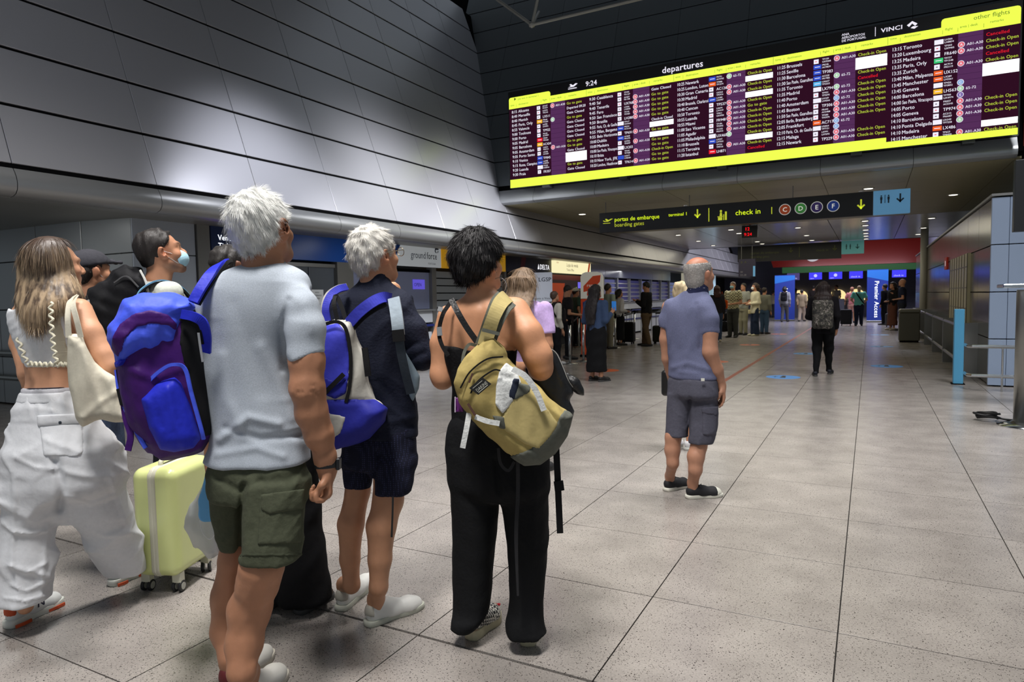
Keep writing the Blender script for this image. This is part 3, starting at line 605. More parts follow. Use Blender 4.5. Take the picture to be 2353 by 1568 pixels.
# ceiling downlights
LB=glow('downlight_glow',(255,247,228),3.2); RIM=mat('downlight_rim',(170,170,165),.4,.5)
dl=None
spots=[(-6.03,14.95,3.42),(1.49,16.6,3.42),(-4.27,17.0,3.42),(-.05,14.61,3.42),(-2.2,17.0,3.42)]
for X_,Ys in ((-7.35,(21.2,22.64,24.2,25.74,27.0,28.2)),(-5.5,(21.9,24.8,27.4)),(-3.73,(21.2,22.6,24.1,26.6,27.9)),(-1.92,(21.9,25.0,27.4)),(-.14,(21.1,22.5,24.1,25.5,26.7,28.1)),(1.45,(21.5,24.6,27.2)),(3.2,(22,25,28))): spots+=[(X_,y,3.42) for y in Ys]
spots+=[(-8.83,4.37,2.585)]
for i,(x,y,z) in enumerate(spots):
    if dl is None:
        dl=thing('downlight',(x,y,z),'','lamp'); MB().lathe([(.075,-.004),(.105,-.014),(.11,-.004),(.11,.0)],n=20).build('rim',RIM,dl); o=MB().lathe([(.0,-.012),(.076,-.012),(.076,-.002)],n=20).build('lens',LB,dl)
        kids=list(dl.children); d=dl
    else:
        d=dl.copy(); COL.objects.link(d); d.location=(x,y,z)
        for k in kids: c=k.copy(); COL.objects.link(c); c.parent=d
    if i<5: d['label']=['round downlight in the olive ceiling left of the lime lettered sign','round downlight at the right, above the metal clad wing wall','round downlight hidden behind the middle of the hanging sign','round downlight just above the sky blue end of the hanging sign','round downlight behind the black hanging sign'][i]
    elif z<3: d['label']='single downlight in the low soffit at the far left edge'
    else:
        rows={-7.35:'the row nearest the shops',-5.5:'the second row from the shops',-3.73:'the third row from the shops',-1.92:'the middle row',-.14:'the row under the sky blue sign',1.45:'the row beside the wing wall',3.2:'the row over the wing wall'}
        same=[q for q in spots if q[0]==x]; d['label']='%s downlight of %s in the polished ceiling'%(('first','second','third','fourth','fifth','sixth')[same.index((x,y,z))],rows[x]); d['group']='downlights in the polished ceiling'
    if i<5 or z<3: 
        if 'group' in d: del d['group']
area('corridor_lamp_one',(-2.5,16.5,3.35),(-2.5,16.5,0),5,4,60,(1,.94,.76)); area('corridor_lamp_two',(-3,24.5,3.35),(-3,24.5,0),7,6,120,(1,.93,.70))
area('far_hall_lamp',(-1,36,5.8),(-1,36.5,0),6,6,850,(.86,.86,1)); area('far_hull_lamp',(-3.0,33,5.0),(-7,33,3.2),2,5,55,(.95,.96,1)); area('shop_soffit_lamp',(-7.0,9,2.37),(-7.6,9,0),.3,11,50,(.97,.98,1)); area('shop_soffit_lamp_left',(-8.8,4.2,2.5),(-8.8,4.6,0),1.2,1.2,14,(1,.98,.95)); area('shop_soffit_lamp_far',(-7.4,24,2.37),(-7.5,24,0),.3,8,45,(1,.97,.93))
# roof truss
t=thing('roof_truss',(-5.35,11,6.29),'thin grey metal roof truss rods meeting at a node above the hall','truss'); TM=mat('truss_grey',(150,148,140),.5,.3)
for q in ((-1.3,0,1.1),(.27,0,.95),(3.5,0,.02),(-.9,2.2,1.2)): MB().tube([(0,0,0),q],.028,8).build('rod',TM,t)
MB().lathe([(.0,-.06),(.05,-.03),(.06,0),(.05,.03),(0,.06)],n=12).build('node',TM,t)
# ================================================================== RIGHT-HAND WING WALL
MD=mat('clad_dark',(130,124,114),.2,.7,objvar=.06); PB=mat('panel_pale_blue',(150,166,190),.4,.1,objvar=.02)
wr=MB().box(1.66,3.6,12.26,31,0,2.80).build('wall_right',DARKGAP); tag(wr,kind='structure')
for r_ in range(4):
    z0=.02+.7*r_; z1=z0+.685
    for k in range(13):
        y=12.24+k*1.44
        MB().bevel_box(1.60,1.66,y+.004,y+1.432,z0,z1,.004).build('panel',MD,wr)
    for (xa,xb) in ((1.58,1.795),(1.80,2.6),(2.605,3.4)):
        MB().bevel_box(xa,xb,12.19,12.26,z0,z1,.004).build('panel',PB,wr)
MB().box(1.57,3.6,12.17,31,2.825,2.86).build('coping',mat('coping',(150,150,148),.4,.4),wr)
tag(MB().box(1.98,9,12.2,12.6,3.30,3.5).build('trim_3',DARKGAP),kind='structure')
wred=MB().box(2.02,9,12.9,13.1,3.3,9).build('wall_red',DARKGAP); tag(wred,kind='structure'); RD=mat('red_panel',(112,34,24),.4,.2)
for r_ in range(9):
    for k in range(4): MB().bevel_box(2.03+k*1.34,3.36+k*1.34,12.82,12.9,3.42+r_*.567,3.42+r_*.567+.555,.004).build('panel',RD,wred)
# translucent display door, kick rails, fire sign on the wing wall
dp=at_x(2235,700,1.59); d0=at_x(2182,700,1.59)
dd=MB().box(1.55,1.60,14.6,17.6,.35,2.12).build('door_1',mat('door_cream_glass',(176,166,128),.35,trans=.2,var=.12,vscale=4,emit=.06)); tag(dd,kind='structure')
for q in range(8): MB().box(1.54,1.552,14.6+q*.42,14.62+q*.42,.35,2.12).build('mullion',mat('mullion',(120,112,90),.4,.5),dd)
for q in range(1,5): MB().box(1.54,1.552,14.6,17.6,.35+q*.38,.365+q*.38).build('mullion',mat('mullion',(120,112,90),.4,.5),dd)
CH=mat('chrome',(205,208,210),.16,1.0); ST=mat('brushed_steel',(150,150,146),.3,.9)
t=thing('kick_rail',(1.3,13.2,0),'low double kick rail running along the dark clad wing wall','rail')
for z in (.25,.85): MB().tube([(.05,.0,z),(.05,14,z)],.03,8).build('bar',ST,t)
for k in range(6): MB().box(.02,.3,.3+k*2.6,.36+k*2.6,.0,.9).build('bracket',ST,t)
t=thing('kick_rail',(1.25,11.6,0),'bright chrome double rail in front of the pale blue wall end','rail')
for z in (.22,.64): MB().tube([(.02,.35,z),(.02,.06,z),(.06,.0,z),(.75,-.05,z)],.026,10).build('bar',CH,t)
for x in (.42,.72): MB().tube([(x,-.02,0),(x,-.02,.64)],.014,8).build('upright',CH,t)
t=thing('marker_post',(1.22,12.35,0),'sky blue square marker post beside the wing wall','post'); MB().bevel_box(-.065,.065,-.065,.065,0,1.16,.006).build('shaft',mat('post_blue',(84,160,200),.45),t); MB().bevel_box(-.09,.09,-.09,.09,0,.015,.004).build('base_plate',DARKGAP,t)
t=thing('steel_post',(1.52,8.75,0),'thick brushed steel post with flat chrome base at the right edge','post')
MB().lathe([(.30,0),(.30,.01),(.19,.03),(.16,.05)],n=32).build('base',CH,t,smooth=True); MB().lathe([(.155,.03),(.155,1.42),(.15,1.44)],n=28).build('shaft',ST,t,smooth=True); MB().bevel_box(-.30,.30,-.2,.2,1.46,1.50,.006).build('top_plate',CH,t)
t=thing('cable_coil',(1.16,8.95,0),'black rubber cable loops lying by the steel post base','cable')
pts=[]
for k in range(60): a=k*.42; pts.append((.10*math.cos(a)+.02*math.sin(a*.31),.07*math.sin(a),.03+.0011*k+.01*math.sin(a*1.7)))
MB().tube(pts,.013,6).build('loops',mat('rubber_black',(20,20,21),.5),t,smooth=True); MB().tube(spline([(.1,0,.04),(.17,-.03,.03),(.24,-.08,.035)]),.011,6).build('tail',mat('rubber_black',(20,20,21),.5),t,smooth=True)
t=thing('fire_sign',(1.595,18.6,1.95),'small red fire equipment sign on the dark wing wall','sign'); MB().box(-.03,0,0,.5,0,.28).build('plate',mat('fire_red',(160,40,24),.5,emit=.15),t); 
F=Flat((-.03,.5,0),(0,-1,0),(0,0,1)); F.rect('w',.2,.08,.3,.2); F.build({'w':('symbol',INKW)},t)
bp_=floor_at(2088,786)
t=thing('litter_bin',(bp_[0],bp_[1],0),'square grey metal litter bin against the wing wall','bin'); MB().bevel_box(-.26,.26,-.24,.24,.04,.84,.02).build('body',mat('bin_grey',(98,96,84),.4,.4),t); MB().bevel_box(-.27,.27,-.25,.25,.84,.95,.03).build('lid',mat('bin_lid',(120,118,104),.35,.5),t); MB().box(-.23,.23,-.2,.2,0,.04).build('plinth',DARKGAP,t)
t=thing('wall_column',(1.52,25.2,0),'slim pale column standing before the wing wall','column'); MB().lathe([(.11,0),(.11,3.42)],n=16).build('shaft',mat('column_pale',(150,148,138),.4),t,smooth=True); MB().lathe([(.13,0),(.13,.06),(.11,.08)],n=16).build('base',ST,t)
# ================================================================== FAR CHECK-IN HALL
wf=MB().box(-9,4.5,46,46.2,0,6).build('wall_back',mat('far_wall',(84,84,100),.6)); tag(wf,kind='structure')
def ry(z): return 42+.34*(z-3.05)
wrb=MB().prism([(ry(2.95),3.0),(ry(6),6.0),(ry(6)+.4,6.0),(ry(2.95)+.4,3.0)],lambda a,b,t:(-5.0+ (0 if t==0 else 9.0)-(.35*(b-3) if t==0 else 0),a,b)).build('wall_red_bulkhead',mat('red_lacquer',(112,22,14),.25,.2,coat=.5)); tag(wrb,kind='structure')
F=Flat((-4.75,ry(3.05)-.03,3.05),(1,0,0),(0,.32,.947)); F.disc('w',1.85,.62,.40,n=28,r0=0); F.poly('r',[(1.6,.5),(2.1,.5),(2.05,.9),(1.65,.9)],.006); F.build({'w':('white_emblem',mat('emblem_white',(220,215,210),.5)),'r':('emblem_inner',mat('red_lacquer',(112,22,14),.25))},wrb)
gt=MB().box(-4.5,3.5,41.9,42.1,2.64,2.98).build('trim_4',mat('green_band',(34,88,38),.4,emit=.05)); tag(gt,kind='structure')
for k in range(6): 
    px=[1823,1874,1920,1967,2014,2066][k]; q=at_y(px,630,42.3)
    t=thing('check_in_monitor',(q[0],42.3,2.22),['dim violet check in monitor, leftmost under the green band','blue check in monitor with white emblem, second from the left','blue check in monitor with white emblem straight above the camouflage backpack','blue check in monitor, fourth from the left','blue check in monitor above the tall blue banner','blue check in monitor at the right end of the green band'][k],'monitor')
    MB().box(-.36,.36,-.02,.06,0,.44).build('bezel',DARKGAP,t); MB().box(-.34,.34,-.03,-.02,.02,.42).build('screen',glow('mon_dim',(100,88,150),.6) if k==0 else glow('mon_blue',(70,66,240),1.1),t); MB().tube([(0,.02,.44),(0,.02,.78)],.03,6).build('stem',DARKGAP,t)
    F=Flat((0,-.03,0),(1,0,0),(0,0,1)); 
    if k in (1,2): F.disc('w',0,.24,.09,n=14); F.text('w',-.28,.06,'open',.1)
    else: F.text('w',-.26,.08,'check in',.14)
    F.build({'w':('lettering',glow('mon_ink',(200,200,255),1.1))},t)
for k,px in enumerate((1837,1880,1925,1968)):
    q=at_y(px,665,45.6); t=thing('glowing_niche',(q[0],45.9,0.9),['warm glowing arched niche, leftmost behind the check in desks','warm glowing arched niche, second from the left','warm glowing arched niche above the camouflage backpack','dim arched niche, rightmost behind the desks'][k],'niche')
    MB().prism([(.46*math.cos(a),.35+.42*abs(math.sin(a))) for a in np.linspace(0,math.pi,14)]+[(-.46,.1),(.46,.1)],lambda a,b,t_:(a,-.06*t_,b)).build('light_panel',glow('niche_glow',(255,226,160),1.1 if k<3 else .35),t)
    MB().box(-.42,.42,-2.2,-1.6,-.9,.2).build('desk',mat('desk_grey',(70,70,84),.5),t)
wr2=MB().box(2.6,2.8,31,46,0,6).build('wall_side_far',mat('far_wall',(84,84,100),.6)); tag(wr2,kind='structure')
# far end shops on the left: lit column and dark openings
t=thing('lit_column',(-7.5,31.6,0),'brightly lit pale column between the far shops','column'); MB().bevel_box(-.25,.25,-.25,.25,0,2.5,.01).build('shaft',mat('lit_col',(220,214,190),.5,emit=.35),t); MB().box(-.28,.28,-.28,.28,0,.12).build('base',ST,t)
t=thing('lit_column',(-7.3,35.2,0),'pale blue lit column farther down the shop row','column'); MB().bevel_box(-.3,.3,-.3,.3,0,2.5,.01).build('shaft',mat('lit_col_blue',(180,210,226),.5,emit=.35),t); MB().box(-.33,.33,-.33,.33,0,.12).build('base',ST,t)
# banners
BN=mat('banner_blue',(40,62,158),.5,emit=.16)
def banner(x,y,w,h,label,rz=0,m=BN):
    t=thing('roll_up_banner',(x,y,0),label,'banner',rz=rz); MB().box(-w/2,w/2,-.01,.01,.08,h).build('sheet',m,t); MB().bevel_box(-w/2,w/2,-.1,.1,0,.08,.01).build('base',ST,t); MB().tube([(0,.03,.08),(0,.03,h)],.012,6).build('pole',ST,t); return t
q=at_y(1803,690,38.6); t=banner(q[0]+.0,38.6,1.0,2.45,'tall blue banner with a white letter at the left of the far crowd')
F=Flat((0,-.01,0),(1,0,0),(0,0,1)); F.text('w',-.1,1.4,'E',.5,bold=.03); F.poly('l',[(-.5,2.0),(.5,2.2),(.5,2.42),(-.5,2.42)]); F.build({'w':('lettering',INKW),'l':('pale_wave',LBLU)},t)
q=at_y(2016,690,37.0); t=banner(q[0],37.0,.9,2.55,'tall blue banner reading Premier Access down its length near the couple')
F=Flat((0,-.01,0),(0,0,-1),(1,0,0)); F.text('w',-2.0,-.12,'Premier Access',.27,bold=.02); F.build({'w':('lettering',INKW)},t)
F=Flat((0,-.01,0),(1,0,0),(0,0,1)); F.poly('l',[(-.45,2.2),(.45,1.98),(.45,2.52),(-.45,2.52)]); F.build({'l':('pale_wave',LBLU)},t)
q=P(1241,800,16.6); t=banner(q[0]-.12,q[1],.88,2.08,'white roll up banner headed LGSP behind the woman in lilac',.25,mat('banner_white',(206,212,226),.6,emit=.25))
F=Flat((0,-.011,0),(1,0,0),(0,0,1)); F.text('n',.42,1.86,'Linha LGSP',.14,bold=.03,align='r')
for k,l in enumerate(('Para apoio a Voos','Linha Aeroporto','ligue para','','Passenger support','Lines Airport')): 
    if l: F.text('n',.40,1.42-k*.10,l,.075,bold=.01,align='r')
F.rect('n',-.44,.3,-.1,.9); F.build({'n':('lettering',INKN)},t)
for o in t.children:
    if o.name.startswith('lettering'): o['kind']='stuff'
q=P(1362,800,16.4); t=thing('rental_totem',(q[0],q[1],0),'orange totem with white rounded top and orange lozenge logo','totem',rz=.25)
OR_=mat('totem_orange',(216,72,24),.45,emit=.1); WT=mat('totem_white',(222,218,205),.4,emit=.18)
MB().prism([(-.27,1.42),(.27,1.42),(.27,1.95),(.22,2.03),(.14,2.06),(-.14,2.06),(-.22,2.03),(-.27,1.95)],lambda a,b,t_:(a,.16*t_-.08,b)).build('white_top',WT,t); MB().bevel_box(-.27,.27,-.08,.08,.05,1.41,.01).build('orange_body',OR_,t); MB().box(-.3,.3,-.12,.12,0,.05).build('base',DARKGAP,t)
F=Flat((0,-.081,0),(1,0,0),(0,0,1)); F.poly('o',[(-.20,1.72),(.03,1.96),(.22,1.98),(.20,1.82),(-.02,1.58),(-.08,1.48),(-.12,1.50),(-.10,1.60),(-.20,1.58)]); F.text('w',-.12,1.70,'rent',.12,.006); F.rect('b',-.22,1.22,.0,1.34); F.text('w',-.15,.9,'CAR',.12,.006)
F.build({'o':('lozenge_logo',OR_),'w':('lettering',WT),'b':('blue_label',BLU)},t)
# shop interior behind the totem
t=thing('orange_wall_poster',(-8.35,18.0,0),'orange and dark poster wall inside the open shop behind the totem','poster'); MB().box(-.04,0,0,2.6,.3,2.02).build('board',mat('shop_brown',(60,32,24),.5,emit=.03),t); F=Flat((0,0,0),(0,1,0),(0,0,1)); F.poly('o',[(.0,1.1),(.9,1.1),(1.2,1.9),(.0,1.9)]); F.poly('g',[(1.95,1.3),(2.02,1.3),(2.2,1.75),(2.12,1.8)]); F.rect('v',2.25,1.75,2.5,1.95); F.rect('r',0,2.0,2.6,2.15); F.build({'o':('orange_shape',mat('poster_orange',(210,80,24),.5,emit=.2)),'g':('green_streak',glow('streak_green',(170,230,60),.8)),'v':('violet_panel',glow('screen_v3',(120,110,230),.9)),'r':('red_strip',mat('strip_red',(110,28,16),.5,emit=.1))},t)
# stanchions with belts
def stanchion(px,py,z,label,belt_to=None,h=.98):
    q=P(px,py,z); x,y=q[0],q[1]
    t=thing('queue_post',(x,y,0),label,'post','queue posts by the shops' if False else None)
    MB().lathe([(.17,0),(.17,.012),(.05,.03),(.03,.05)],n=20).build('base',ST,t,smooth=True); MB().lathe([(.03,.03),(.03,h-.1)],n=12).build('pole',CH,t,smooth=True); MB().lathe([(.038,h-.12),(.038,h)],n=12).build('belt_head',DARKGAP,t)
    return t,np.array([x,y,0])
T_=[]
for a in ((1310,835,14.7,'chrome queue post beside the woman with the dark backpack'),(1341,826,15.2,'chrome queue post just left of the long denim jacket'),(1330,793,19.5,'thinner chrome queue post behind the other two'),(1414,797,19.0,'chrome queue post right of the long haired woman'),(1458,775,23.0,'dark queue post in front of the man in the black shirt'),(1640,760,25.0,'queue post hidden beside the bald man')):
    T_.append(stanchion(*a))
def belt(i,j,label):
    a,b=T_[i][1],T_[j][1]; t=thing('queue_belt',(a[0],a[1],.9),label,'belt'); d=b-a; L=np.linalg.norm(d); u=d/L
    MB().ribbon([u*.03,u*(L/2)+np.array([0,0,-.03]),u*(L-.03)],.05,.004,(0,0,1)).build('webbing',mat('belt_black',(20,22,30),.7),t)
belt(0,2,'black queue belt between the left queue posts'); belt(3,4,'black queue belt across the man in brown trousers'); belt(4,5,'black queue belt running on behind the bald man')
# floor stickers and line
def sticker(x,y,r,rgb,label,k):
    t=thing('floor_sticker',(x,y,0),label,'floor sticker'); m=mat('sticker_%s'%k,rgb,.5); MB().lathe([(r,.0002),(r,.0014)],n=36).build('disc',m,t)
    F=Flat((0,0,.0016),(1,0,0),(0,1,0)); F.poly('k',[(-.05*r/.28,-.1*r/.28),(.05*r/.28,-.1*r/.28),(.03,.12),(-.03,.12)],.0004); F.disc('k',0,.16*r/.28,.035,.0004,n=10)
    F.text('k',-.16,-.19,'2 m',.09,.0004) if False else None
    F.arrow('k2',-.13,0,.16,.1,.0004,up=True); F.build({'k':('figure_print',mat('sticker_ink',(30,34,48),.6)),'k2':('arrow_print',mat('sticker_ink_b_%s'%k,tuple(int(c*.6) for c in rgb),.6))},t)
B1=(72,150,226);O1=(206,92,36)
for (x,y,c,l) in ((-1.31,12.44,B1,'bright blue round floor sticker nearest, left of the walking woman'),(.31,14.91,B1,'blue round floor sticker right of the walking woman'),(-1.34,17.5,B1,'blue round floor sticker behind the walking woman'),(.30,20.3,B1,'blue round floor sticker, third along the right row'),(.32,25.9,B1,'faint blue round floor sticker near the brown skirt'),(-1.3,23,B1,'small blue round floor sticker behind the walking woman legs'),
    (-4.6,12.5,O1,'orange round floor sticker at the feet of the long haired woman'),(-3.03,20.2,O1,'orange round floor sticker left of the red floor line'),(-2.88,25.9,O1,'faint orange round floor sticker far along the red line'),(-2.95,14.9,O1,'orange round floor sticker right behind the bald man')):
    sticker(x,y,.28,c,l,'b' if c==B1 else 'o')
t=thing('floor_line',(-2.14,11.5,0),'thin brick red line taped along the floor beyond the bald man','floor tape'); MB().box(-.04,.04,0,27,.0002,.0012).build('tape',mat('line_red',(150,80,60),.6),t)
# ================================================================== SCULPTING: smooth solids on a grid, turned into one continuous mesh
def seg_d(X,Y,Z,a,b,ra,rb):
    ab=b-a; L=float(ab@ab)+1e-12
    t=((X-a[0])*ab[0]+(Y-a[1])*ab[1]+(Z-a[2])*ab[2])/L; t=np.clip(t,0,1)
    return np.sqrt((X-a[0]-t*ab[0])**2+(Y-a[1]-t*ab[1])**2+(Z-a[2]-t*ab[2])**2)-(ra+t*(rb-ra))
def smin(a,b,k):
    if k<=0: return np.minimum(a,b)
    h=np.maximum(k-np.abs(a-b),0)/k
    return np.minimum(a,b)-h*h*k*.25
def poly_sd(px,py,poly):
    d=np.full(px.shape,1e9,np.float32); ins=np.zeros(px.shape,bool); n=len(poly)
    for i in range(n):
        x0,y0=poly[i]; x1,y1=poly[(i+1)%n]; ex,ey=x1-x0,y1-y0; wx,wy=px-x0,py-y0
        t=np.clip((wx*ex+wy*ey)/(ex*ex+ey*ey+1e-12),0,1); d=np.minimum(d,(wx-ex*t)**2+(wy-ey*t)**2)
        c=(py>=y0)!=(py>=y1)
        ins^=c&(px<(ex*(py-y0)/(ey if abs(ey)>1e-9 else 1e-9)+x0))
    d=np.sqrt(d); return np.where(ins,-d,d)
def Rz(a): c,s=math.cos(a),math.sin(a); return np.array([[c,-s,0],[s,c,0],[0,0,1.]])
def Rx(a): c,s=math.cos(a),math.sin(a); return np.array([[1,0,0],[0,c,-s],[0,s,c]])
def Ry(a): c,s=math.cos(a),math.sin(a); return np.array([[c,0,s],[0,1,0],[-s,0,c]])
class Sculpt:
    def __init__(s,h=.01,hz=None,bands=()): s.h=h*1.1; s.hz=(hz or h)*1.1; s.bands=[(a,b,c*1.1) for a,b,c in bands]; s.ops=[]; s.F=None
    def _op(s,kind,fn,lo,hi,k): s.ops.append((kind,fn,np.asarray(lo,float),np.asarray(hi,float),k)); return s
    def seg(s,a,b,ra,rb=None,k=.02,kind='+'):
        a=np.asarray(a,float); b=np.asarray(b,float); rb=ra if rb is None else rb; r=max(ra,rb)
        return s._op(kind,lambda X,Y,Z:seg_d(X,Y,Z,a,b,ra,rb),np.minimum(a,b)-r,np.maximum(a,b)+r,k)
    def chain(s,pts,k=.02,kind='+'):
        "pts: (x,y,z,r)"
        for p,q in zip(pts[:-1],pts[1:]): s.seg(p[:3],q[:3],p[3],q[3],k,kind)
        return s
    def limb(s,pts,kin=.03,cuts=(),k=.03,kind='+'):
        "chain with its own flat ends; cuts: (point, outward normal)"
        q=[(np.array(p[:3],float),float(p[3])) for p in pts]; cc=[(np.asarray(p,float),np.asarray(n,float)/np.linalg.norm(n)) for p,n in cuts]
        def fn(X,Y,Z):
            d=None
            for (a,ra),(b,rb) in zip(q[:-1],q[1:]):
                e=seg_d(X,Y,Z,a,b,ra,rb); d=e if d is None else smin(d,e,kin)
            for p,n in cc: d=-smin(-d,-((X-p[0])*n[0]+(Y-p[1])*n[1]+(Z-p[2])*n[2]),.006)
            return d
        A=np.array([p for p,_ in q]); r=max(r for _,r in q)
        return s._op(kind,fn,A.min(0)-r,A.max(0)+r,k)
    def ell(s,c,r,R=None,k=.02,kind='+',n=2.0):
        c=np.asarray(c,float); r=np.asarray(r,float); R=np.eye(3) if R is None else np.asarray(R)
        def fn(X,Y,Z):
            x=X-c[0];y=Y-c[1];z=Z-c[2]
            u=(x*R[0,0]+y*R[1,0]+z*R[2,0]);v=(x*R[0,1]+y*R[1,1]+z*R[2,1]);w=(x*R[0,2]+y*R[1,2]+z*R[2,2])
            if n==2.0:
                k0=np.sqrt((u/r[0])**2+(v/r[1])**2+(w/r[2])**2); k1=np.sqrt((u/r[0]**2)**2+(v/r[1]**2)**2+(w/r[2]**2)**2)+1e-9
                return k0*(k0-1)/k1
            k0=((np.abs(u/r[0]))**n+(np.abs(v/r[1]))**n+(np.abs(w/r[2]))**n)**(1/n); return (k0-1)*min(r)
        e=np.sqrt((R**2)@(r**2)) if n==2.0 else np.abs(R)@r
        return s._op(kind,fn,c-e,c+e,k)
    def rbox(s,c,hf,R=None,r=.01,k=.0,kind='+'):
        c=np.asarray(c,float); hf=np.asarray(hf,float); R=np.eye(3) if R is None else np.asarray(R)
        def fn(X,Y,Z):
            x=X-c[0];y=Y-c[1];z=Z-c[2]
            u=np.abs(x*R[0,0]+y*R[1,0]+z*R[2,0])-hf[0]+r;v=np.abs(x*R[0,1]+y*R[1,1]+z*R[2,1])-hf[1]+r;w=np.abs(x*R[0,2]+y*R[1,2]+z*R[2,2])-hf[2]+r
            return np.sqrt(np.maximum(u,0)**2+np.maximum(v,0)**2+np.maximum(w,0)**2)+np.minimum(np.maximum(np.maximum(u,v),w),0)-r
        e=np.abs(R)@hf
        return s._op(kind,fn,c-e,c+e,k)
    def loft(s,st,yaw,k=.02,n=2.0,kind='+',cap=.02):
        "st: rows (z,cx,cy,a,b) ellipse half axes a (across) b (front-back), turned by yaw"
        st=sorted(st,key=lambda q:q[0]); A=np.array(st,float); zs=A[:,0]; c,sn=math.cos(yaw),math.sin(yaw)
        zz=np.linspace(zs[0],zs[-1],60)
        def cr(col):
            v=[p[0] for p in spline([(q,) for q in A[:,col]],6)]; t=[p[0] for p in spline([(q,) for q in zs],6)]
            return np.interp(zz,t,v)
        C=[cr(i) for i in (1,2,3,4)]
        z0,z1=zs[0],zs[-1]
        def fn(X,Y,Z):
            cx,cy,a,b=[np.interp(Z.ravel(),zz,q).reshape(Z.shape) for q in C]
            x=X-cx;y=Y-cy; u=np.abs(x*c+y*sn)/a; v=np.abs(-x*sn+y*c)/b
            k0=np.sqrt(u*u+v*v) if n==2.0 else (u**n+v**n)**(1/n)
            d=(k0-1)*np.minimum(a,b)
            e=np.abs(Z-(z0+z1)/2)-(z1-z0)/2
            if cap<=0: return np.maximum(d,e)
            dd=np.maximum(d+cap,0);ee=np.maximum(e+cap,0)
            return np.sqrt(dd*dd+ee*ee)+np.minimum(np.maximum(d+cap,e+cap),0)-cap
        m=A[:,3:5].max(1); 
        return s._op(kind,fn,(min(A[:,1]-m),min(A[:,2]-m),z0),(max(A[:,1]+m),max(A[:,2]+m),z1),k)
    def cut(s,p,nrm,k=.0,box=None):
        "remove everything on the side nrm points to; box: (lo,hi) limits it"
        p=np.asarray(p,float); nrm=np.asarray(nrm,float)/np.linalg.norm(nrm)
        lo,hi=box if box else ((-99,-99,-99),(99,99,99))
        return s._op('c',lambda X,Y,Z:(X-p[0])*nrm[0]+(Y-p[1])*nrm[1]+(Z-p[2])*nrm[2],lo,hi,k)
    def disp(s,fn,lo=(-99,-99,-99),hi=(99,99,99)): return s._op('d',fn,lo,hi,0)
    def ripple(s,amp=.003,wl=(.05,.16),n=7,seed=1,sc=(1,1,.6),lo=(-99,-99,-99),hi=(99,99,99)):
        r=np.random.RandomState(seed); W=[]
        for i in range(n):
            d=r.normal(size=3)*np.array(sc); d/=np.linalg.norm(d); l=r.uniform(*wl); W.append((d*2*math.pi/l,r.uniform(0,6.28),amp*r.uniform(.5,1)*l/wl[1]))
        def fn(X,Y,Z):
            o=0
            for i,(q,ph,a) in enumerate(W):
                t=X*q[0]+Y*q[1]+Z*q[2]+ph
                if i: t=t+1.3*np.sin(o*90/ max(amp*1000,1) )
                o=o+a*np.sin(t)
            return o
        return s.disp(fn,lo,hi)
    def crease(s,amp=.006,wl=(.10,.20),n=3,seed=1,sc=(1,1,1.2),p=4,lo=(-99,-99,-99),hi=(99,99,99)):
        "patchy sharp fabric ridges"
        r=np.random.RandomState(seed); W=[]
        for i in range(n):
            d=r.normal(size=3)*np.array(sc); d/=np.linalg.norm(d); e=r.normal(size=3); e/=np.linalg.norm(e); g=r.normal(size=3); g/=np.linalg.norm(g); l=r.uniform(*wl)
            W.append((d*math.pi/l,e*2*math.pi/(l*2.6),g*2*math.pi/(l*2.2),r.uniform(0,6.28),r.uniform(0,6.28),amp*r.uniform(.6,1)*l/wl[1]))
        def fn(X,Y,Z):
            o=0
            for q,e,g,a,b,am in W:
                t=X*q[0]+Y*q[1]+Z*q[2]+a+1.1*np.sin(X*e[0]+Y*e[1]+Z*e[2]+b)
                m=.5+.5*np.sin(X*g[0]+Y*g[1]+Z*g[2]+a*2)
                o=o-am*((1.07-np.sqrt(np.sin(t)**2+.02))**p-.18)*m*m*1.6
            return o
        return s.disp(fn,lo,hi)
    def fold(s,pts,amp=.008,w=.014):
        "raised (amp>0) or sunken crease along 3-d points"
        pts=[np.asarray(p,float) for p in pts]; A=np.array(pts)
        def fn(X,Y,Z):
            d=None
            for a,b in zip(pts[:-1],pts[1:]):
                q=seg_d(X,Y,Z,a,b,0,0); d=q if d is None else np.minimum(d,q)
            return -amp*np.exp(-(d/w)**2)
        return s.disp(fn,A.min(0)-3*w,A.max(0)+3*w)
    def pfold(s,pts,z,amp=.008,w=.014):
        "crease along a line drawn as seen, cut straight through in depth"
        pl=[(float(a),float(b)) for a,b in pts]; Q=np.array([P(a,b,z) for a,b in pl]); lo=Q.min(0)-.3-3*w; hi=Q.max(0)+.3+3*w
        def fn(X,Y,Z):
            dx,dy,dz=X-CAM[0],Y-CAM[1],Z-CAM[2]
            zz=np.maximum(dx*AF[0]+dy*AF[1]+dz*AF[2],.1); px=(IW/2+FPX*(dx*AR[0]+dy*AR[1]+dz*AR[2])/zz).astype(np.float32); py=(IH/2-FPX*(dx*AU[0]+dy*AU[1]+dz*AU[2])/zz).astype(np.float32)
            d=None
            for (x0,y0),(x1,y1) in zip(pl[:-1],pl[1:]):
                ex,ey=x1-x0,y1-y0; t=np.clip(((px-x0)*ex+(py-y0)*ey)/(ex*ex+ey*ey+1e-9),0,1); q=np.sqrt((px-x0-ex*t)**2+(py-y0-ey*t)**2); d=q if d is None else np.minimum(d,q)
            return -amp*np.exp(-(d*z/FPX/w)**2)
        return s.disp(fn,lo,hi)
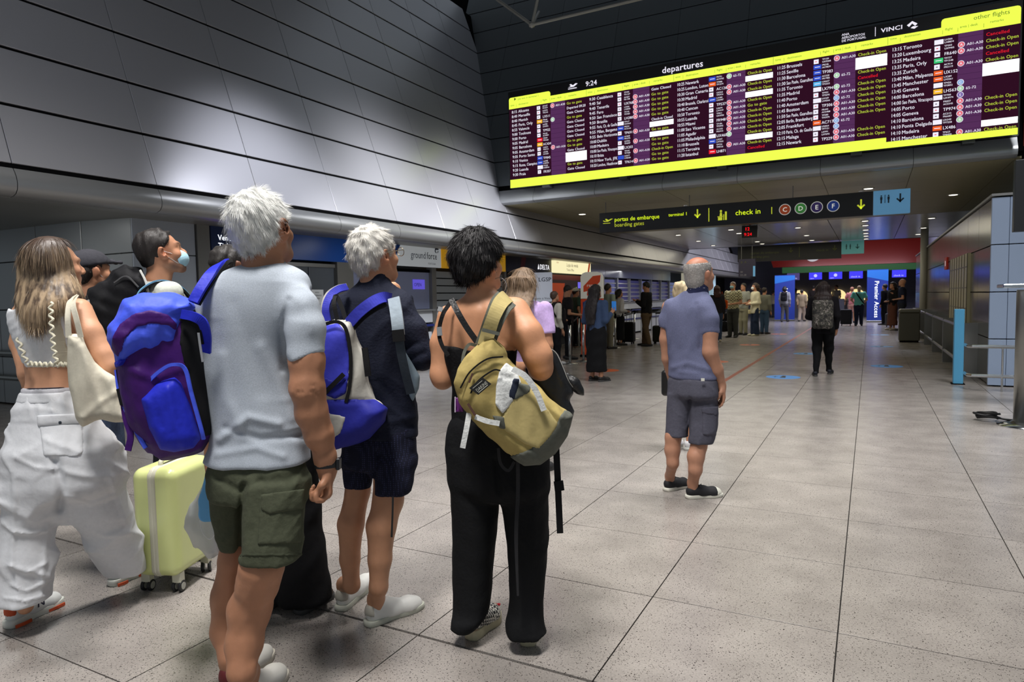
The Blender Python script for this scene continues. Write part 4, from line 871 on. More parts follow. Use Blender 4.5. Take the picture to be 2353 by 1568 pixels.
    def polyclip(s,poly,z,k=.004,keep=True,box=None):
        "keep only what lies inside an outline drawn as seen at view depth z (a straight cutter)"
        pl=[tuple(map(float,q)) for q in poly]
        def fn(X,Y,Z):
            dx,dy,dz=X-CAM[0],Y-CAM[1],Z-CAM[2]
            zz=dx*AF[0]+dy*AF[1]+dz*AF[2]; px=IW/2+FPX*(dx*AR[0]+dy*AR[1]+dz*AR[2])/zz; py=IH/2-FPX*(dx*AU[0]+dy*AU[1]+dz*AU[2])/zz
            d=poly_sd(px.astype(np.float32),py.astype(np.float32),pl)*z/FPX
            return d if keep else -d
        lo,hi=box if box else ((-99,-99,-99),(99,99,99))
        return s._op('c',fn,lo,hi,k)
    def grid(s):
        ad=[o for o in s.ops if o[0]=='+']; lo=np.min([o[2] for o in ad],0)-.03; hi=np.max([o[3] for o in ad],0)+.03
        if getattr(s,'bound',None) is not None: lo=np.maximum(lo,s.bound[0]); hi=np.minimum(hi,s.bound[1])
        xs=np.arange(lo[0],hi[0]+s.h,s.h); ys=np.arange(lo[1],hi[1]+s.h,s.h)
        z=lo[2]; zs=[]
        while z<hi[2]+s.hz:
            zs.append(z); st=s.hz
            for b in s.bands:
                if b[0]<=z<=b[1]: st=b[2]
            z+=st
        s.ax=[xs.astype(np.float32),ys.astype(np.float32),np.array(zs,np.float32)]
        return s
    def eval(s):
        s.grid(); xs,ys,zs=s.ax; s.F=np.full((len(xs),len(ys),len(zs)),.3,np.float32)
        s.apply(s.ops); return s
    def apply(s,ops):
        for kind,fn,lo,hi,k in ops:
            m=(k if kind in '+-' else 0)+.03
            sl=[]
            for i in range(3):
                a=np.searchsorted(s.ax[i],lo[i]-m); b=np.searchsorted(s.ax[i],hi[i]+m)
                sl.append(slice(a,b))
            sl=tuple(sl)
            if any(q.stop<=q.start for q in sl): continue
            X=s.ax[0][sl[0]][:,None,None];Y=s.ax[1][sl[1]][None,:,None];Z=s.ax[2][sl[2]][None,None,:]
            d=fn(X,Y,Z); f=s.F[sl]
            if kind=='+': s.F[sl]=smin(f,d,k)
            elif kind=='-': s.F[sl]=-smin(-f,d,k)
            elif kind=='c': s.F[sl]=-smin(-f,-d,k)
            else: s.F[sl]=f+d
    def derive(s,off=0.0):
        q=Sculpt(s.h/1.1,s.hz/1.1); q.ax=s.ax; q.F=s.F+np.float32(off); return q
    def surf(s):
        if s.F is None: s.eval()
        F=s.F; nx,ny,nz=F.shape; ax=s.ax; I=F<0
        # sparse active cells
        c=I[:-1,:-1,:-1].astype(np.int8)
        for (i,j,k) in ((1,0,0),(0,1,0),(0,0,1),(1,1,0),(1,0,1),(0,1,1),(1,1,1)):
            c=c+I[i:nx-1+i,j:ny-1+j,k:nz-1+k]
        act=(c>0)&(c<8); idx=np.argwhere(act)
        if len(idx)==0: return np.zeros((0,3)),np.zeros((0,4),int)
        vid=np.full(act.shape,-1,np.int32); vid[act]=np.arange(len(idx),dtype=np.int32)
        ii,jj,kk=idx.T; acc=np.zeros((len(idx),3)); cnt=np.zeros(len(idx))
        corners=[(0,0,0),(1,0,0),(0,1,0),(1,1,0),(0,0,1),(1,0,1),(0,1,1),(1,1,1)]
        val=[F[ii+a,jj+b,kk+g] for a,b,g in corners]
        for a,b in ((0,1),(2,3),(4,5),(6,7),(0,2),(1,3),(4,6),(5,7),(0,4),(1,5),(2,6),(3,7)):
            fa,fb=val[a],val[b]; m=(fa<0)!=(fb<0); t=np.where(m,fa/(fa-fb+1e-20),0)
            ca,cb=corners[a],corners[b]
            for d,arr in enumerate((ii,jj,kk)):
                pa=ax[d][arr+ca[d]]; pb=ax[d][arr+cb[d]]
                acc[:,d]+=np.where(m,pa+(pb-pa)*t,0)
            cnt+=m
        V=acc/cnt[:,None]; Q=[]
        for axis in range(3):
            if axis==0: m=I[:-1]!=I[1:]; e=np.argwhere(m[:,1:-1,1:-1])+[0,1,1]
            elif axis==1: m=I[:,:-1]!=I[:,1:]; e=np.argwhere(m[1:-1,:,1:-1])+[1,0,1]
            else: m=I[:,:,:-1]!=I[:,:,1:]; e=np.argwhere(m[1:-1,1:-1,:])+[1,1,0]
            if len(e)==0: continue
            a,b=[(1,2),(2,0),(0,1)][axis]; o=np.zeros((4,3),int)
            o[0,a]=-1;o[0,b]=-1;o[1,b]=-1;o[3,a]=-1
            q=np.stack([vid[tuple((e+o[n]).T)] for n in range(4)],1)
            flip=~I[tuple(e.T)]
            q[flip]=q[flip][:,::-1]; Q.append(q)
        Q=np.concatenate(Q); Q=Q[(Q>=0).all(1)]
        return V,Q
    def build(s,name,m,parent=None,origin=(0,0,0),relax=0):
        V,Q=s.surf(); o=link_mesh(name,V-np.asarray(origin),Q,m,parent,True); s.V=V;s.Q=Q; return o
def mesh_normals(V,Q):
    n=np.cross(V[Q[:,2]]-V[Q[:,0]],V[Q[:,3]]-V[Q[:,1]]); N=np.zeros_like(V)
    for k in range(4): np.add.at(N,Q[:,k],n)
    return N/(np.linalg.norm(N,axis=1,keepdims=True)+1e-12), n
def paint(o,fn,V):
    "per-vertex colour of the thing itself (lips, stubble, painted zones)"
    c=np.ones((len(V),4),np.float32); c[:,:3]=fn(V); a=o.data.color_attributes.new('Col','FLOAT_COLOR','POINT'); a.data.foreach_set('color',c.ravel())
def strands(name,V,Q,N,L,flow,m,parent,origin,seed=3,w=.0016,nseg=3,lift=.25,mask=None,jit=.25,curl=0.0,grav=0.0,taper=.25):
    "hair: thin flat strands growing from a surface"
    r=np.random.RandomState(seed); nv,fn=mesh_normals(V,Q); ar=np.linalg.norm(fn,axis=1); ce=V[Q].mean(1)
    pr=ar.copy()
    if mask is not None: pr=pr*mask(ce)
    if pr.sum()<=0: return None
    f=r.choice(len(Q),N,p=pr/pr.sum()); b=r.dirichlet((1,1,1,1),N); P0=(V[Q[f]]*b[...,None]).sum(1); n0=fn[f]/ar[f][:,None]
    D=flow(P0,n0); D=D-(D*n0).sum(1,keepdims=True)*n0; D/=np.linalg.norm(D,axis=1,keepdims=True)+1e-9
    D=D+n0*lift+r.normal(size=D.shape)*jit; D/=np.linalg.norm(D,axis=1,keepdims=True)
    Ls=L*r.uniform(.6,1.15,N); side=np.cross(D,n0)+r.normal(size=D.shape)*.3; side/=np.linalg.norm(side,axis=1,keepdims=True)+1e-9
    pts=[];p=P0-n0*.003; d=D.copy()
    for k in range(nseg+1):
        pts.append(p.copy()); p=p+d*(Ls/nseg)[:,None]; d=d+np.array([0,0,-grav])-n0*lift*.5*(k>0)+r.normal(size=d.shape)*curl; d/=np.linalg.norm(d,axis=1,keepdims=True)
    VV=[];
    for k,p in enumerate(pts):
        ww=w*(1-(1-taper)*k/nseg)/2; VV+= [p-side*ww,p+side*ww]
    VV=np.stack(VV,1).reshape(-1,3); m_=2*(nseg+1); base=np.arange(N)[:,None]*m_
    QQ=np.concatenate([base+np.array([2*k,2*k+1,2*k+3,2*k+2]) for k in range(nseg)]) 
    o=link_mesh(name,VV-np.asarray(origin),QQ,m,parent,True); return tag(o,kind='stuff')
SKINM={}
def skin(rgb,name=None):
    k='skin_%d_%d_%d'%tuple(rgb)
    m=mat(k,rgb,.52,0,spec=.35,bump=.05,bscale=90,var=.05,vscale=25)
    return m
def head_ops(S,c,yaw,pitch=0,roll=0,sc=1.0,fem=False,ears=True,neck=None,nr=.056,jaw=1.0,ek=1.0):
    "adds a head with face and ears to S; c: middle of the head; returns the head frame"
    R=Rz(yaw)@Rx(pitch)@Ry(roll); T=lambda p:np.asarray(c)+R@(np.asarray(p,float)*sc)
    E=lambda p,r,k=.012,kind='+',RR=None:S.ell(T(p),np.array(r)*sc,R if RR is None else R@RR,k,kind)
    G=lambda pts,k=.01,kind='+':S.chain([tuple(T(q[:3]))+(q[3]*sc,) for q in pts],k,kind)
    E((0,-.018,.035),(.077,.098,.082)); E((0,.02,-.02),(.064,.074,.088),.03); E((0,-.045,.0),(.066,.062,.07),.03)
    G([(-.05*jaw,.0,-.058,.024),(-.03*jaw,.055,-.092,.020),(0,.075,-.102,.019),(.03*jaw,.055,-.092,.020),(.05*jaw,.0,-.058,.024)],.025)
    E((0,.05,-.055),(.045,.04,.045),.02)
    if S.h<.0128:
        G([(-.045,.070,.026,.009),(-.015,.087,.024,.010),(.015,.087,.024,.010),(.045,.070,.026,.009)],.016)
        for q in (-1,1):
            E((q*.031,.099,.006),(.017,.016,.011),.012,'-'); E((q*.031,.076,.006),(.014,.0135,.013),.003)
            E((q*.043,.058,-.028),(.024,.026,.024),.02); 
        G([(0,.088,.012,.008),(0,.108,-.018,.010),(0,.113,-.030,.0125)],.012)
        for q in (-1,1): E((q*.013,.102,-.034),(.009,.011,.008),.008)
        G([(-.022,.085,-.062,.004),(-.008,.096,-.058,.0065),(.008,.096,-.058,.0065),(.022,.085,-.062,.004)],.006); G([(-.018,.086,-.068,.005),(0,.095,-.071,.0075),(.018,.086,-.068,.005)],.006)
    else: G([(0,.088,.012,.010),(0,.108,-.028,.014)],.012)
    if ears:
        for q in (-1,1):
            RR=Rz(q*-.55)@Ry(q*.15)@Rx(-.15)
            E((q*.084,-.012,-.006),(.0095*ek,.022*ek,.035*ek),.006,'+',RR)
            if S.h<.0085: E((q*.092,-.004,-.002),(.007,.013,.022),.004,'-',RR); E((q*.078,.004,-.03),(.008,.008,.010),.005)
    if neck is not None:
        nb=np.asarray(neck,float); S.chain([tuple(T((0,-.022,-.045)))+(nr*sc,),tuple(T((0,-.028,-.095))*.55+nb*.45)+(nr*.97*sc,),tuple(nb)+(nr*1.12*sc,)],.03)
    return R,T
def paint_head(o,V,T,R,base,sc=1.0,stubble=0.0,lips=(.62,.30,.27),brow=(.12,.08,.06),browa=.8,extra=None):
    inv=np.linalg.inv(R); c0=T((0,0,0)); L=((V-c0)@inv.T)/sc
    b=np.array(lin(base)[:3])
    def g(cx,cy,cz,rx,ry,rz): return np.exp(-(((np.abs(L[:,0])-cx)/rx)**2+((L[:,1]-cy)/ry)**2+((L[:,2]-cz)/rz)**2))
    C=np.tile(b,(len(V),1))
    def mixc(w,col): nonlocal C; w=np.clip(w,0,1)[:,None]; C=C*(1-w)+np.array(col)*w
    mixc(.5*g(.08,-.005,-.005,.015,.03,.04),b*np.array([1.15,.72,.66])); mixc(.25*g(.04,.07,-.025,.02,.03,.02)+.25*g(0,.11,-.03,.015,.02,.015),b*np.array([1.1,.75,.7]))
    mixc(.8*g(0,.095,-.065,.022,.02,.008),lips)
    mixc(browa*np.clip(g(.033,.085,.030,.020,.03,.005)*1.6,0,1),brow)
    mixc(.8*np.clip(1.5*g(.031,.09,.006,.009,.012,.0055),0,1),(.05,.035,.03))
    if stubble: mixc(stubble*np.clip(1.4*(g(0,.07,-.095,.055,.05,.03)+g(.05,.03,-.07,.02,.03,.03)+g(0,.1,-.05,.03,.02,.008)),0,1),(.08,.06,.055))
    if extra: C=extra(L,C,mixc) if False else C
    if extra: 
        for (w,col) in extra(L): mixc(w,col)
    paint(o,lambda v:C,V)
def skinp(name='skin_painted',rough=.5): return mat(name,(200,150,120),rough,0,spec=.35,bump=.06,bscale=110,var=.06,vscale=22,attr='Col')
def hair_cap(S,T,R,sc=1.0,thick=.012,plane=((0,.075,.075),(0,-.055,-.10)),back=.0,k=.012,vol=(1,1,1),nape=True):
    S.ell(T((0,-.020,.040)),np.array((.077+thick,.098+thick,.082+thick))*sc*np.array(vol),R,k)
    if nape: S.ell(T((0,-.05,.0-back)),np.array((.068+thick,.060+thick,.078+back+thick*.6))*sc,R,.02)
    a=np.array(plane[0],float);b=np.array(plane[1],float); d=b-a; n=np.array([0,-d[2],d[1]]); n/=np.linalg.norm(n)
    if n[1]<0: n=-n
    S.cut(T(a),R@n,.012)
    if S.h<.0128:
        for q in (-1,1): S.ell(T((q*.092,.002,-.012)),np.array((.034,.026,.040))*sc,R,.008,'-')
    return S
def shoe(parent,toe,heel,name='shoe',h=.07,w=.048,style='sneaker',upper=None,sole=None,lace=None,tab=None,origin=(0,0,0),hs=.006,sole_h=.026,label=None,toecap=None,heeltab=None):
    "one shoe from heel point to toe point on the floor"
    toe=np.asarray(toe,float); heel=np.asarray(heel,float); d=toe-heel; L=np.linalg.norm(d[:2]); f=d/np.linalg.norm(d); sd=np.cross(f,(0,0,1)); sd/=np.linalg.norm(sd); up=np.cross(sd,f)
    Rm=np.stack([sd,f,up],1); Q=lambda x,y,z:heel+sd*x+f*y+up*z
    Lx=np.linalg.norm(d)
    U=Sculpt(hs); sh=sole_h
    U.chain([tuple(Q(0,.045,sh+.02))+(.034,),tuple(Q(0,Lx*.45,sh+.012))+(.036,),tuple(Q(.004,Lx*.72,sh+.004))+(.040,),tuple(Q(.002,Lx-.045,sh+.0))+(.034,)],.03)
    U.chain([tuple(Q(0,.042,sh+.045*h/.07))+(.032,),tuple(Q(0,Lx*.30,sh+.050*h/.07))+(.033,),tuple(Q(0,Lx*.48,sh+.030))+(.030,)],.02)
    U.ell(Q(0,.06,sh+h+.018),(.027,.042,.05),Rm,.008,'-')
    U.cut(Q(0,0,sh*.7),-up); U.eval(); uo=U.build(name,upper,parent,origin)
    if label: uo['label']=label
    S_=Sculpt(hs,min(hs,.005)); 
    ol=[(0,.0),(.030,.012),(.036,.06),(.034,Lx*.45),(w,Lx*.68),(.043,Lx*.85),(.026,Lx-.008),(0,Lx),(-.026,Lx-.010),(-.040,Lx*.85),(-.041,Lx*.68),(-.032,Lx*.45),(-.036,.06),(-.030,.012)]
    ol=[tuple(p) for p in spline(ol+[ol[0]],3)][:-1]; mb=MB(); n=len(ol); rows=[(0.0,.96),(.004,1.0),(sh-.003,1.0),(sh,.97)]; v=[]
    for z,q in rows:
        for (x,y) in ol: v.append(Q(x*q,Lx/2+(y-Lx/2)*q,z)-np.asarray(origin))
    fs=[]
    for r_ in range(3): fs+=[(r_*n+i,r_*n+(i+1)%n,(r_+1)*n+(i+1)%n,(r_+1)*n+i) for i in range(n)]
    mb._add(v,fs+[tuple(range(n-1,-1,-1)),tuple(range(3*n,4*n))]); mb.build('sole',sole,uo,True)
    if lace:
        for k in range(4):
            y=Lx*(.42+k*.075); z=sh+.068-k*.010; m2=MB(); m2.tube([Q(-.022,y,z-.014)-origin,Q(-.008,y+.004,z)-origin,Q(.008,y-.004,z)-origin,Q(.022,y,z-.014)-origin],.0036,5); m2.build('lace',lace,uo,True)
    if heeltab:
        H=U.derive(-.002); H.apply([('c',lambda X,Y,Z:((X-Q(0,.035,0)[0])*f[0]+(Y-Q(0,.035,0)[1])*f[1]+(Z-Q(0,.035,0)[2])*f[2]),np.full(3,-99.),np.full(3,99.),.002)]); H.apply([('c',lambda X,Y,Z:-((X-Q(0,0,sh+.022)[0])*up[0]+(Y-Q(0,0,sh+.022)[1])*up[1]+(Z-Q(0,0,sh+.022)[2])*up[2]),np.full(3,-99.),np.full(3,99.),.002)])
        H.build('heel_tab',heeltab,uo,origin)
    if toecap:
        H=U.derive(-.002); H.apply([('c',lambda X,Y,Z:-((X-Q(0,Lx-.06,0)[0])*f[0]+(Y-Q(0,Lx-.06,0)[1])*f[1]+(Z-Q(0,Lx-.06,0)[2])*f[2]),np.full(3,-99.),np.full(3,99.),.002)]); H.build('toe_cap',toecap,uo,origin)
    return uo
def ankle(heel,toe,h=.10,fwd=.055):
    heel=np.asarray(heel,float); toe=np.asarray(toe,float); d=toe-heel; d/=np.linalg.norm(d); return heel+d*fwd+np.array([0,0,h])
def hand_ops(S,wr,d,palm_n,side=1,L=.185,curl=.35,r=.0085,spread=.0,k=.008,thumb=.6):
    "hand at wrist wr, pointing along d, palm facing palm_n, thumb on +side of cross(d,palm)"
    wr=np.asarray(wr,float); d=np.asarray(d,float)/np.linalg.norm(d); pn=np.asarray(palm_n,float); pn=pn-d*(pn@d); pn/=np.linalg.norm(pn); sd=np.cross(d,pn)*side
    sc=L/.185; Q=lambda a,b,c:wr+(d*a+sd*b+pn*c)*sc
    pl=np.stack([sd,d,pn],1)
    S.ell(Q(.052,0,0),np.array((.042,.055,.017))*sc,pl,.015); S.ell(Q(.085,0,.0),np.array((.042,.022,.0145))*sc,pl,.012)
    S.seg(wr,Q(.03,0,0),.024*sc,.026*sc,.02)
    lens=[.072,.080,.075,.058]; xs=[.030,.010,-.011,-.030]
    for i in range(4):
        b=Q(.088-.004*abs(i-1),xs[i],0); a0=0.0; p=b; rr=r*sc*(1 if i<3 else .88); segs=(.45,.32,.25); ang=0
        pts=[tuple(Q(.07,xs[i]*.9,0))+(rr*1.05,),tuple(b)+(rr*1.06,)]
        for j,sg in enumerate(segs):
            ang+=curl*(1.0 if j else .8)*(1+.06*i); l=lens[i]*sg*sc
            dirv=d*math.cos(ang)+pn*math.sin(ang)+sd*spread*(1.5-i)*.2; dirv/=np.linalg.norm(dirv); p=p+dirv*l; pts.append(tuple(p)+(rr*(1-.07*(j+1)),))
        S.chain(pts,k*.5)
    b=Q(.02,.026,.006); m1=Q(.050,.050-.012*thumb,.018+.01*thumb); m2=Q(.078,.054-.03*thumb,.028+.012*thumb); m3=Q(.098,.050-.045*thumb,.034+.012*thumb)
    S.chain([tuple(b)+(.014*sc,),tuple(m1)+(.0125*sc,),tuple(m2)+(.0105*sc,),tuple(m3)+(.0088*sc,)],.01)
def wid(xl,xr,z): return (xr-xl)/2*z/FPX
def stations(rows,z,yaw,ratio=.62,grow=0.0,dzf=None):
    "rows (py,xl,xr[,dz[,ratio]]) -> loft rows; silhouettes measured in the picture at view depth z"
    out=[]
    for r_ in rows:
        py,xl,xr=r_[:3]; dz=r_[3] if len(r_)>3 else 0; ra=r_[4] if len(r_)>4 else ratio
        zz=z+dz; c=P((xl+xr)/2,py,zz); v=c[:2]-CAM[:2]; va=math.atan2(-v[0],v[1]); th=yaw-va
        w=wid(xl,xr,zz)+grow; a=w/math.sqrt(math.cos(th)**2+(ra*math.sin(th))**2)
        out.append((c[2],c[0],c[1],a,a*ra))
    return out
def pc(px,py,z,r): "pixel point with pixel radius"; q=P(px,py,z); return (q[0],q[1],q[2],r*z/FPX)
# ================================================================== bags: puffy solids with a drawn outline
def pillow(S,poly,z0,T,r=.05,tx=0.0,ty=0.0,k=.01,kind='+'):
    pl=[tuple(map(float,q)) for q in poly]; A=np.array(pl); cx,cy=A.mean(0)
    pts=np.array([P(x,y,z0+tx*(x-cx)*z0/FPX+ty*(y-cy)*z0/FPX) for x,y in pl]); lo=pts.min(0)-T-.05; hi=pts.max(0)+T+.05
    def fn(X,Y,Z):
        dx,dy,dz=X-CAM[0],Y-CAM[1],Z-CAM[2]
        zz=np.maximum(dx*AF[0]+dy*AF[1]+dz*AF[2],.1); px=IW/2+FPX*(dx*AR[0]+dy*AR[1]+dz*AR[2])/zz; py=IH/2-FPX*(dx*AU[0]+dy*AU[1]+dz*AU[2])/zz
        zc=z0+tx*(px-cx)*z0/FPX+ty*(py-cy)*z0/FPX
        d=poly_sd(px.astype(np.float32),py.astype(np.float32),pl)*z0/FPX; w=np.abs(zz-zc)-T
        a=d+r;b=w+r
        return np.sqrt(np.maximum(a,0)**2+np.maximum(b,0)**2)+np.minimum(np.maximum(a,b),0)-r
    return S._op(kind,fn,lo,hi,k)
def patch(S,poly,z,off,name,m,parent,origin,front=None,label=None):
    q=S.derive(off); q.apply([])
    pl=[tuple(map(float,v)) for v in poly]
    A=np.array([P(x,y,z) for x,y in pl])
    def fn(X,Y,Z):
        dx,dy,dz=X-CAM[0],Y-CAM[1],Z-CAM[2]
        zz=np.maximum(dx*AF[0]+dy*AF[1]+dz*AF[2],.1); px=IW/2+FPX*(dx*AR[0]+dy*AR[1]+dz*AR[2])/zz; py=IH/2-FPX*(dx*AU[0]+dy*AU[1]+dz*AU[2])/zz
        d=poly_sd(px.astype(np.float32),py.astype(np.float32),pl)*z/FPX
        if front is not None: d=np.maximum(d,zz-front)
        return d
    # crop grid to the patch
    lo=A.min(0)-.25; hi=A.max(0)+.25; sl=[]
    for i in range(3):
        a=max(0,np.searchsorted(q.ax[i],lo[i])-1); b=min(len(q.ax[i]),np.searchsorted(q.ax[i],hi[i])+1); sl.append(slice(a,b))
    q.F=q.F[tuple(sl)].copy(); q.ax=[q.ax[i][sl[i]] for i in range(3)]
    for sgn in range(3):
        for e in (0,-1):
            ix=[slice(None)]*3; ix[sgn]=e; q.F[tuple(ix)]=np.maximum(q.F[tuple(ix)],.01)
    q.apply([('c',fn,np.full(3,-99.),np.full(3,99.),.002)])
    o=q.build(name,m,parent,origin)
    if label: o['label']=label
    return o
def px_ribbon(pts,w,t,z,side=None):
    "flat strap through (px,py,dz) points; side: width direction in the picture plane by default"
    sp=spline([np.array(p,float) for p in pts],6); q=[P(p[0],p[1],z+p[2]) for p in sp]; sds=[]
    for i in range(len(sp)):
        d=q[min(i+1,len(q)-1)]-q[max(i-1,0)]; sds.append(np.cross(d,AF) if side is None else np.asarray(side,float))
    mb=MB()
    ww=np.interp(np.linspace(0,1,len(sp)),np.linspace(0,1,len(w)),w) if hasattr(w,'__len__') else w
    return mb.ribbon(q,list(ww*z/FPX) if hasattr(ww,'__len__') else ww*z/FPX,t,sds)
def build_person(loc,label,yaw=0.0): return thing('person',(loc[0],loc[1],0),label,'person',rz=0)
SK=skinp()
FAST=.006
# ================================================================== TALL MAN in grey T-shirt
def tall_man():
    z=2.43; ty=.40; hy=.18
    base=P(560,1590,z); org=np.array([base[0],base[1],0.0])
    t=build_person(org,'tall white haired man from behind in heather grey T-shirt and olive cargo shorts')
    S=Sculpt(.0055,.009,[(P(0,1160,z)[2]-.02,P(0,1030,z)[2],.0065),(P(0,640,z)[2],P(0,430,z)[2]+.02,.006)])
    hc=P(604,528,z); nb=P(606,640,z+.02)
    R,T=head_ops(S,hc,hy,.18,-.03,1.09,neck=nb,nr=.062,ek=1.2)
    S.loft(stations([(612,580,640),(640,525,670),(690,500,675),(760,500,650),(900,510,640),(1000,520,660),(1080,520,670)],z,ty,.5),ty,.03)
    # right arm
    za=z-.09
    S.chain([pc(682,686,za+.04,26),pc(700,750,za,34),pc(705,830,za-.01,37),pc(706,892,za-.02,36)],.03)
    S.chain([pc(706,895,za-.02,36),pc(717,950,za,34),pc(733,1000,za+.02,30),pc(748,1052,za+.04,22),pc(752,1075,za+.05,23)],.03)
    S.pfold([(680,905),(707,897),(730,905)],z,-.006,.006); S.pfold([(682,892),(707,884),(730,890)],z,-.004,.006)
    wr=P(752,1075,za+.05)
    hand_ops(S,wr,AR*-.06-AU*1.0+AF*.05,AR*-.80-AF*.55,side=-1,L=.190,curl=1.02,r=.0098,thumb=1.0,k=.004,spread=.25)
    # left arm bent forward holding the bags
    S.chain([pc(502,690,z+.12,26),pc(485,780,z+.22,30),pc(488,880,z+.30,28)],.03); S.chain([pc(488,880,z+.30,27),pc(492,985,z+.42,22),pc(488,1065,z+.46,17)],.02)
    hand_ops(S,P(488,1065,z+.46),-AU,AR,side=1,L=.18,curl=1.2,thumb=.9)
    # legs
    fr=floor_at(545,1640); tr_=floor_at(655,1548); fl=floor_at(512,1606); tl=fl+(tr_-fr)*.98+np.array([-.05,.05,0])
    S.chain([pc(634,1120,z-.02,42),pc(622,1220,z-.04,44),pc(601,1305,z-.07,46),pc(592,1345,z-.05,44),pc(574,1400,z-.02,45),pc(561,1480,z-.04,38),pc(555,1545,z-.08,28),tuple(ankle(fr,tr_,.12))+(.040,),tuple(ankle(fr,tr_,.05))+(.036,)],.03)
    S.chain([pc(545,1120,z+.10,28),pc(535,1220,z+.10,25),pc(533,1290,z+.10,27),pc(525,1370,z+.13,36),pc(517,1450,z+.13,29),tuple(ankle(fl,tl,.12))+(.037,),tuple(ankle(fl,tl,.05))+(.034,)],.03)
    S.ripple(.0012,(.03,.09),5,4)
    o=S.build('body',SK,t,org); paint_head(o,S.V,T,R,(166,118,90),1.09,stubble=.25)
    # hair
    Hs=Sculpt(.006); hair_cap(Hs,T,R,1.09,.010,((0,.082,.070),(0,-.080,-.066)),.0,vol=(1.0,1.02,1.03)); Hs.ripple(.003,(.02,.05),6,9)
    HM=mat('hair_white',(214,214,210),.6,bump=.5,bscale=70,stretch=(1,1,.35),var=.06,vscale=90,spec=.3); ho=Hs.build('hair',HM,t,org)
    cr=T((-.03,-.06,.12))
    strands('hair_strands',Hs.V-org,Hs.Q,21000,.036,lambda p,n:(p-(cr-org))+np.array([0,0,-.06]),mat('hair_white_strand',(226,226,222),.55,var=.14,vscale=40,spec=.35),ho,(0,0,0),seed=1,w=.0013,lift=.09,jit=.09,nseg=2)
    # T-shirt
    C_=Sculpt(.005,.006)
    C_.loft(stations([(604,574,644,.01),(616,538,672),(634,498,698),(662,468,708),(700,458,706),(760,456,690),(830,460,672),(900,470,680),(960,482,691),(1010,486,701),(1045,478,706),(1064,474,706)],z,ty,.60),ty,.03,n=2.2,cap=.012)
    C_.limb([pc(676,664,za+.05,30),pc(692,705,za+.01,36),pc(702,760,za,42),pc(706,880,za-.02,46)],.03,[(P(704,824,za),AR*.31-AU*.95)],.035)
    C_.limb([pc(500,668,z+.10,36),pc(488,800,z+.22,42)],.03,[(P(488,775,z+.2),-AU)],.04)
    C_.cut(P(606,606,z+.02),AU*.95+AF*.25,.004,(P(606,600,z)-.1,P(606,600,z)+.12))
    C_.ell(P(607,600,z+.03),(.075,.075,.05),None,.008,'-')
    for f,a,w in (([(505,1010,-.12),(570,960,-.15),(640,975,-.15)],.010,.016),([(520,985,-.12),(600,1010,-.15),(690,1000,-.10)],-.008,.014),([(500,1045,-.12),(590,1030,-.15),(650,1050,-.14)],.006,.014),([(660,830,-.1),(672,900,-.12),(690,960,-.1)],-.008,.016),([(600,800,-.15),(640,880,-.15),(670,960,-.13)],.006,.025),([(540,700,-.15),(575,800,-.16),(600,900,-.16)],-.004,.03),([(665,690,-.10),(645,760,-.13),(650,850,-.13)],-.007,.012),([(700,700,-.2),(715,760,-.2)],.004,.02),([(510,820,-.13),(520,920,-.14),(560,1000,-.15)],.006,.022)):
        C_.pfold([(x,y) for x,y,d in f],z,a,w)
    C_.ripple(.002,(.09,.22),5,12); C_.crease(.0035,(.12,.24),3,5,(1,1,1.1))
    TS_=cloth('tshirt_heather',(172,180,190),.11,240,.10,300,.95); to=C_.build('t_shirt',TS_,t,org)
    MB().tube([P(606,606,z+.02)-org+(math.cos(a)*np.array([math.cos(ty),math.sin(ty),0])*.072+math.sin(a)*np.array([-math.sin(ty),math.cos(ty),0])*.070+AU*.018*(1 if False else 1)*(-.2+ .6*math.sin(a))) for a in np.linspace(0,2*math.pi,28)],.007,6).build('collar',cloth('tshirt_collar',(150,158,168),.1,200),to,True)
    # shorts
    H=Sculpt(.005,.006)
    H.loft(stations([(1040,496,688),(1080,486,699),(1120,483,702),(1150,486,700)],z,ty,.60),ty,.02,n=2.3)
    H.loft(stations([(1100,484,600,.06),(1180,488,585,.09),(1230,500,575,.09),(1264,508,570,.09)],z,ty,.95),ty,.03,n=2.2,cap=.008)
    H.loft(stations([(1100,552,702,-.02),(1180,550,698,-.04),(1230,553,692,-.06),(1286,555,688,-.07)],z,ty,.9),ty,.03,n=2.2,cap=.008)
    for f,a,w in (([(500,1100,-.16),(550,1128,-.18),(600,1105,-.18)],-.010,.014),([(560,1115,-.17),(553,1180,-.18),(550,1270,-.18)],-.018,.012),([(565,1125,-.18),(610,1090,-.19),(660,1085,-.18)],.006,.02),([(580,1110,-.18),(575,1200,-.2)],.005,.02)):
        H.pfold([(x,y) for x,y,d in f],z,a,w)
    H.ripple(.002,(.08,.2),4,5); H.crease(.005,(.09,.18),3,8,(1,1,.8))
    OL=cloth('shorts_olive',(74,78,62),.10,60,.25,60,.9); so=H.build('shorts',OL,t,org)
    patch(H,[(598,1137),(697,1124),(690,1252),(592,1256)],z,-.006,'cargo_pocket',OL,so,np.zeros(3)+0,front=z+.05) if False else None
    po=patch(H,[(598,1140),(698,1126),(692,1248),(592,1252)],z,-.007,'cargo_pocket',OL,so,org,front=z+.04); patch(H,[(599,1137),(700,1124),(697,1170),(618,1182),(600,1172)],z,-.012,'pocket_flap',OL,so,org,front=z+.04)
    patch(H,[(545,1272),(700,1272),(700,1280),(545,1280)],z,-.003,'hem_stitching',cloth('shorts_olive_dark',(60,64,50)),so,org,front=z+.04)
    # watch
    wv=P(750,1066,za+.045)-org; m2=MB(); ax=(AR*.05-AU); ax/=np.linalg.norm(ax); u=np.cross(ax,AF); u/=np.linalg.norm(u); v=np.cross(ax,u)
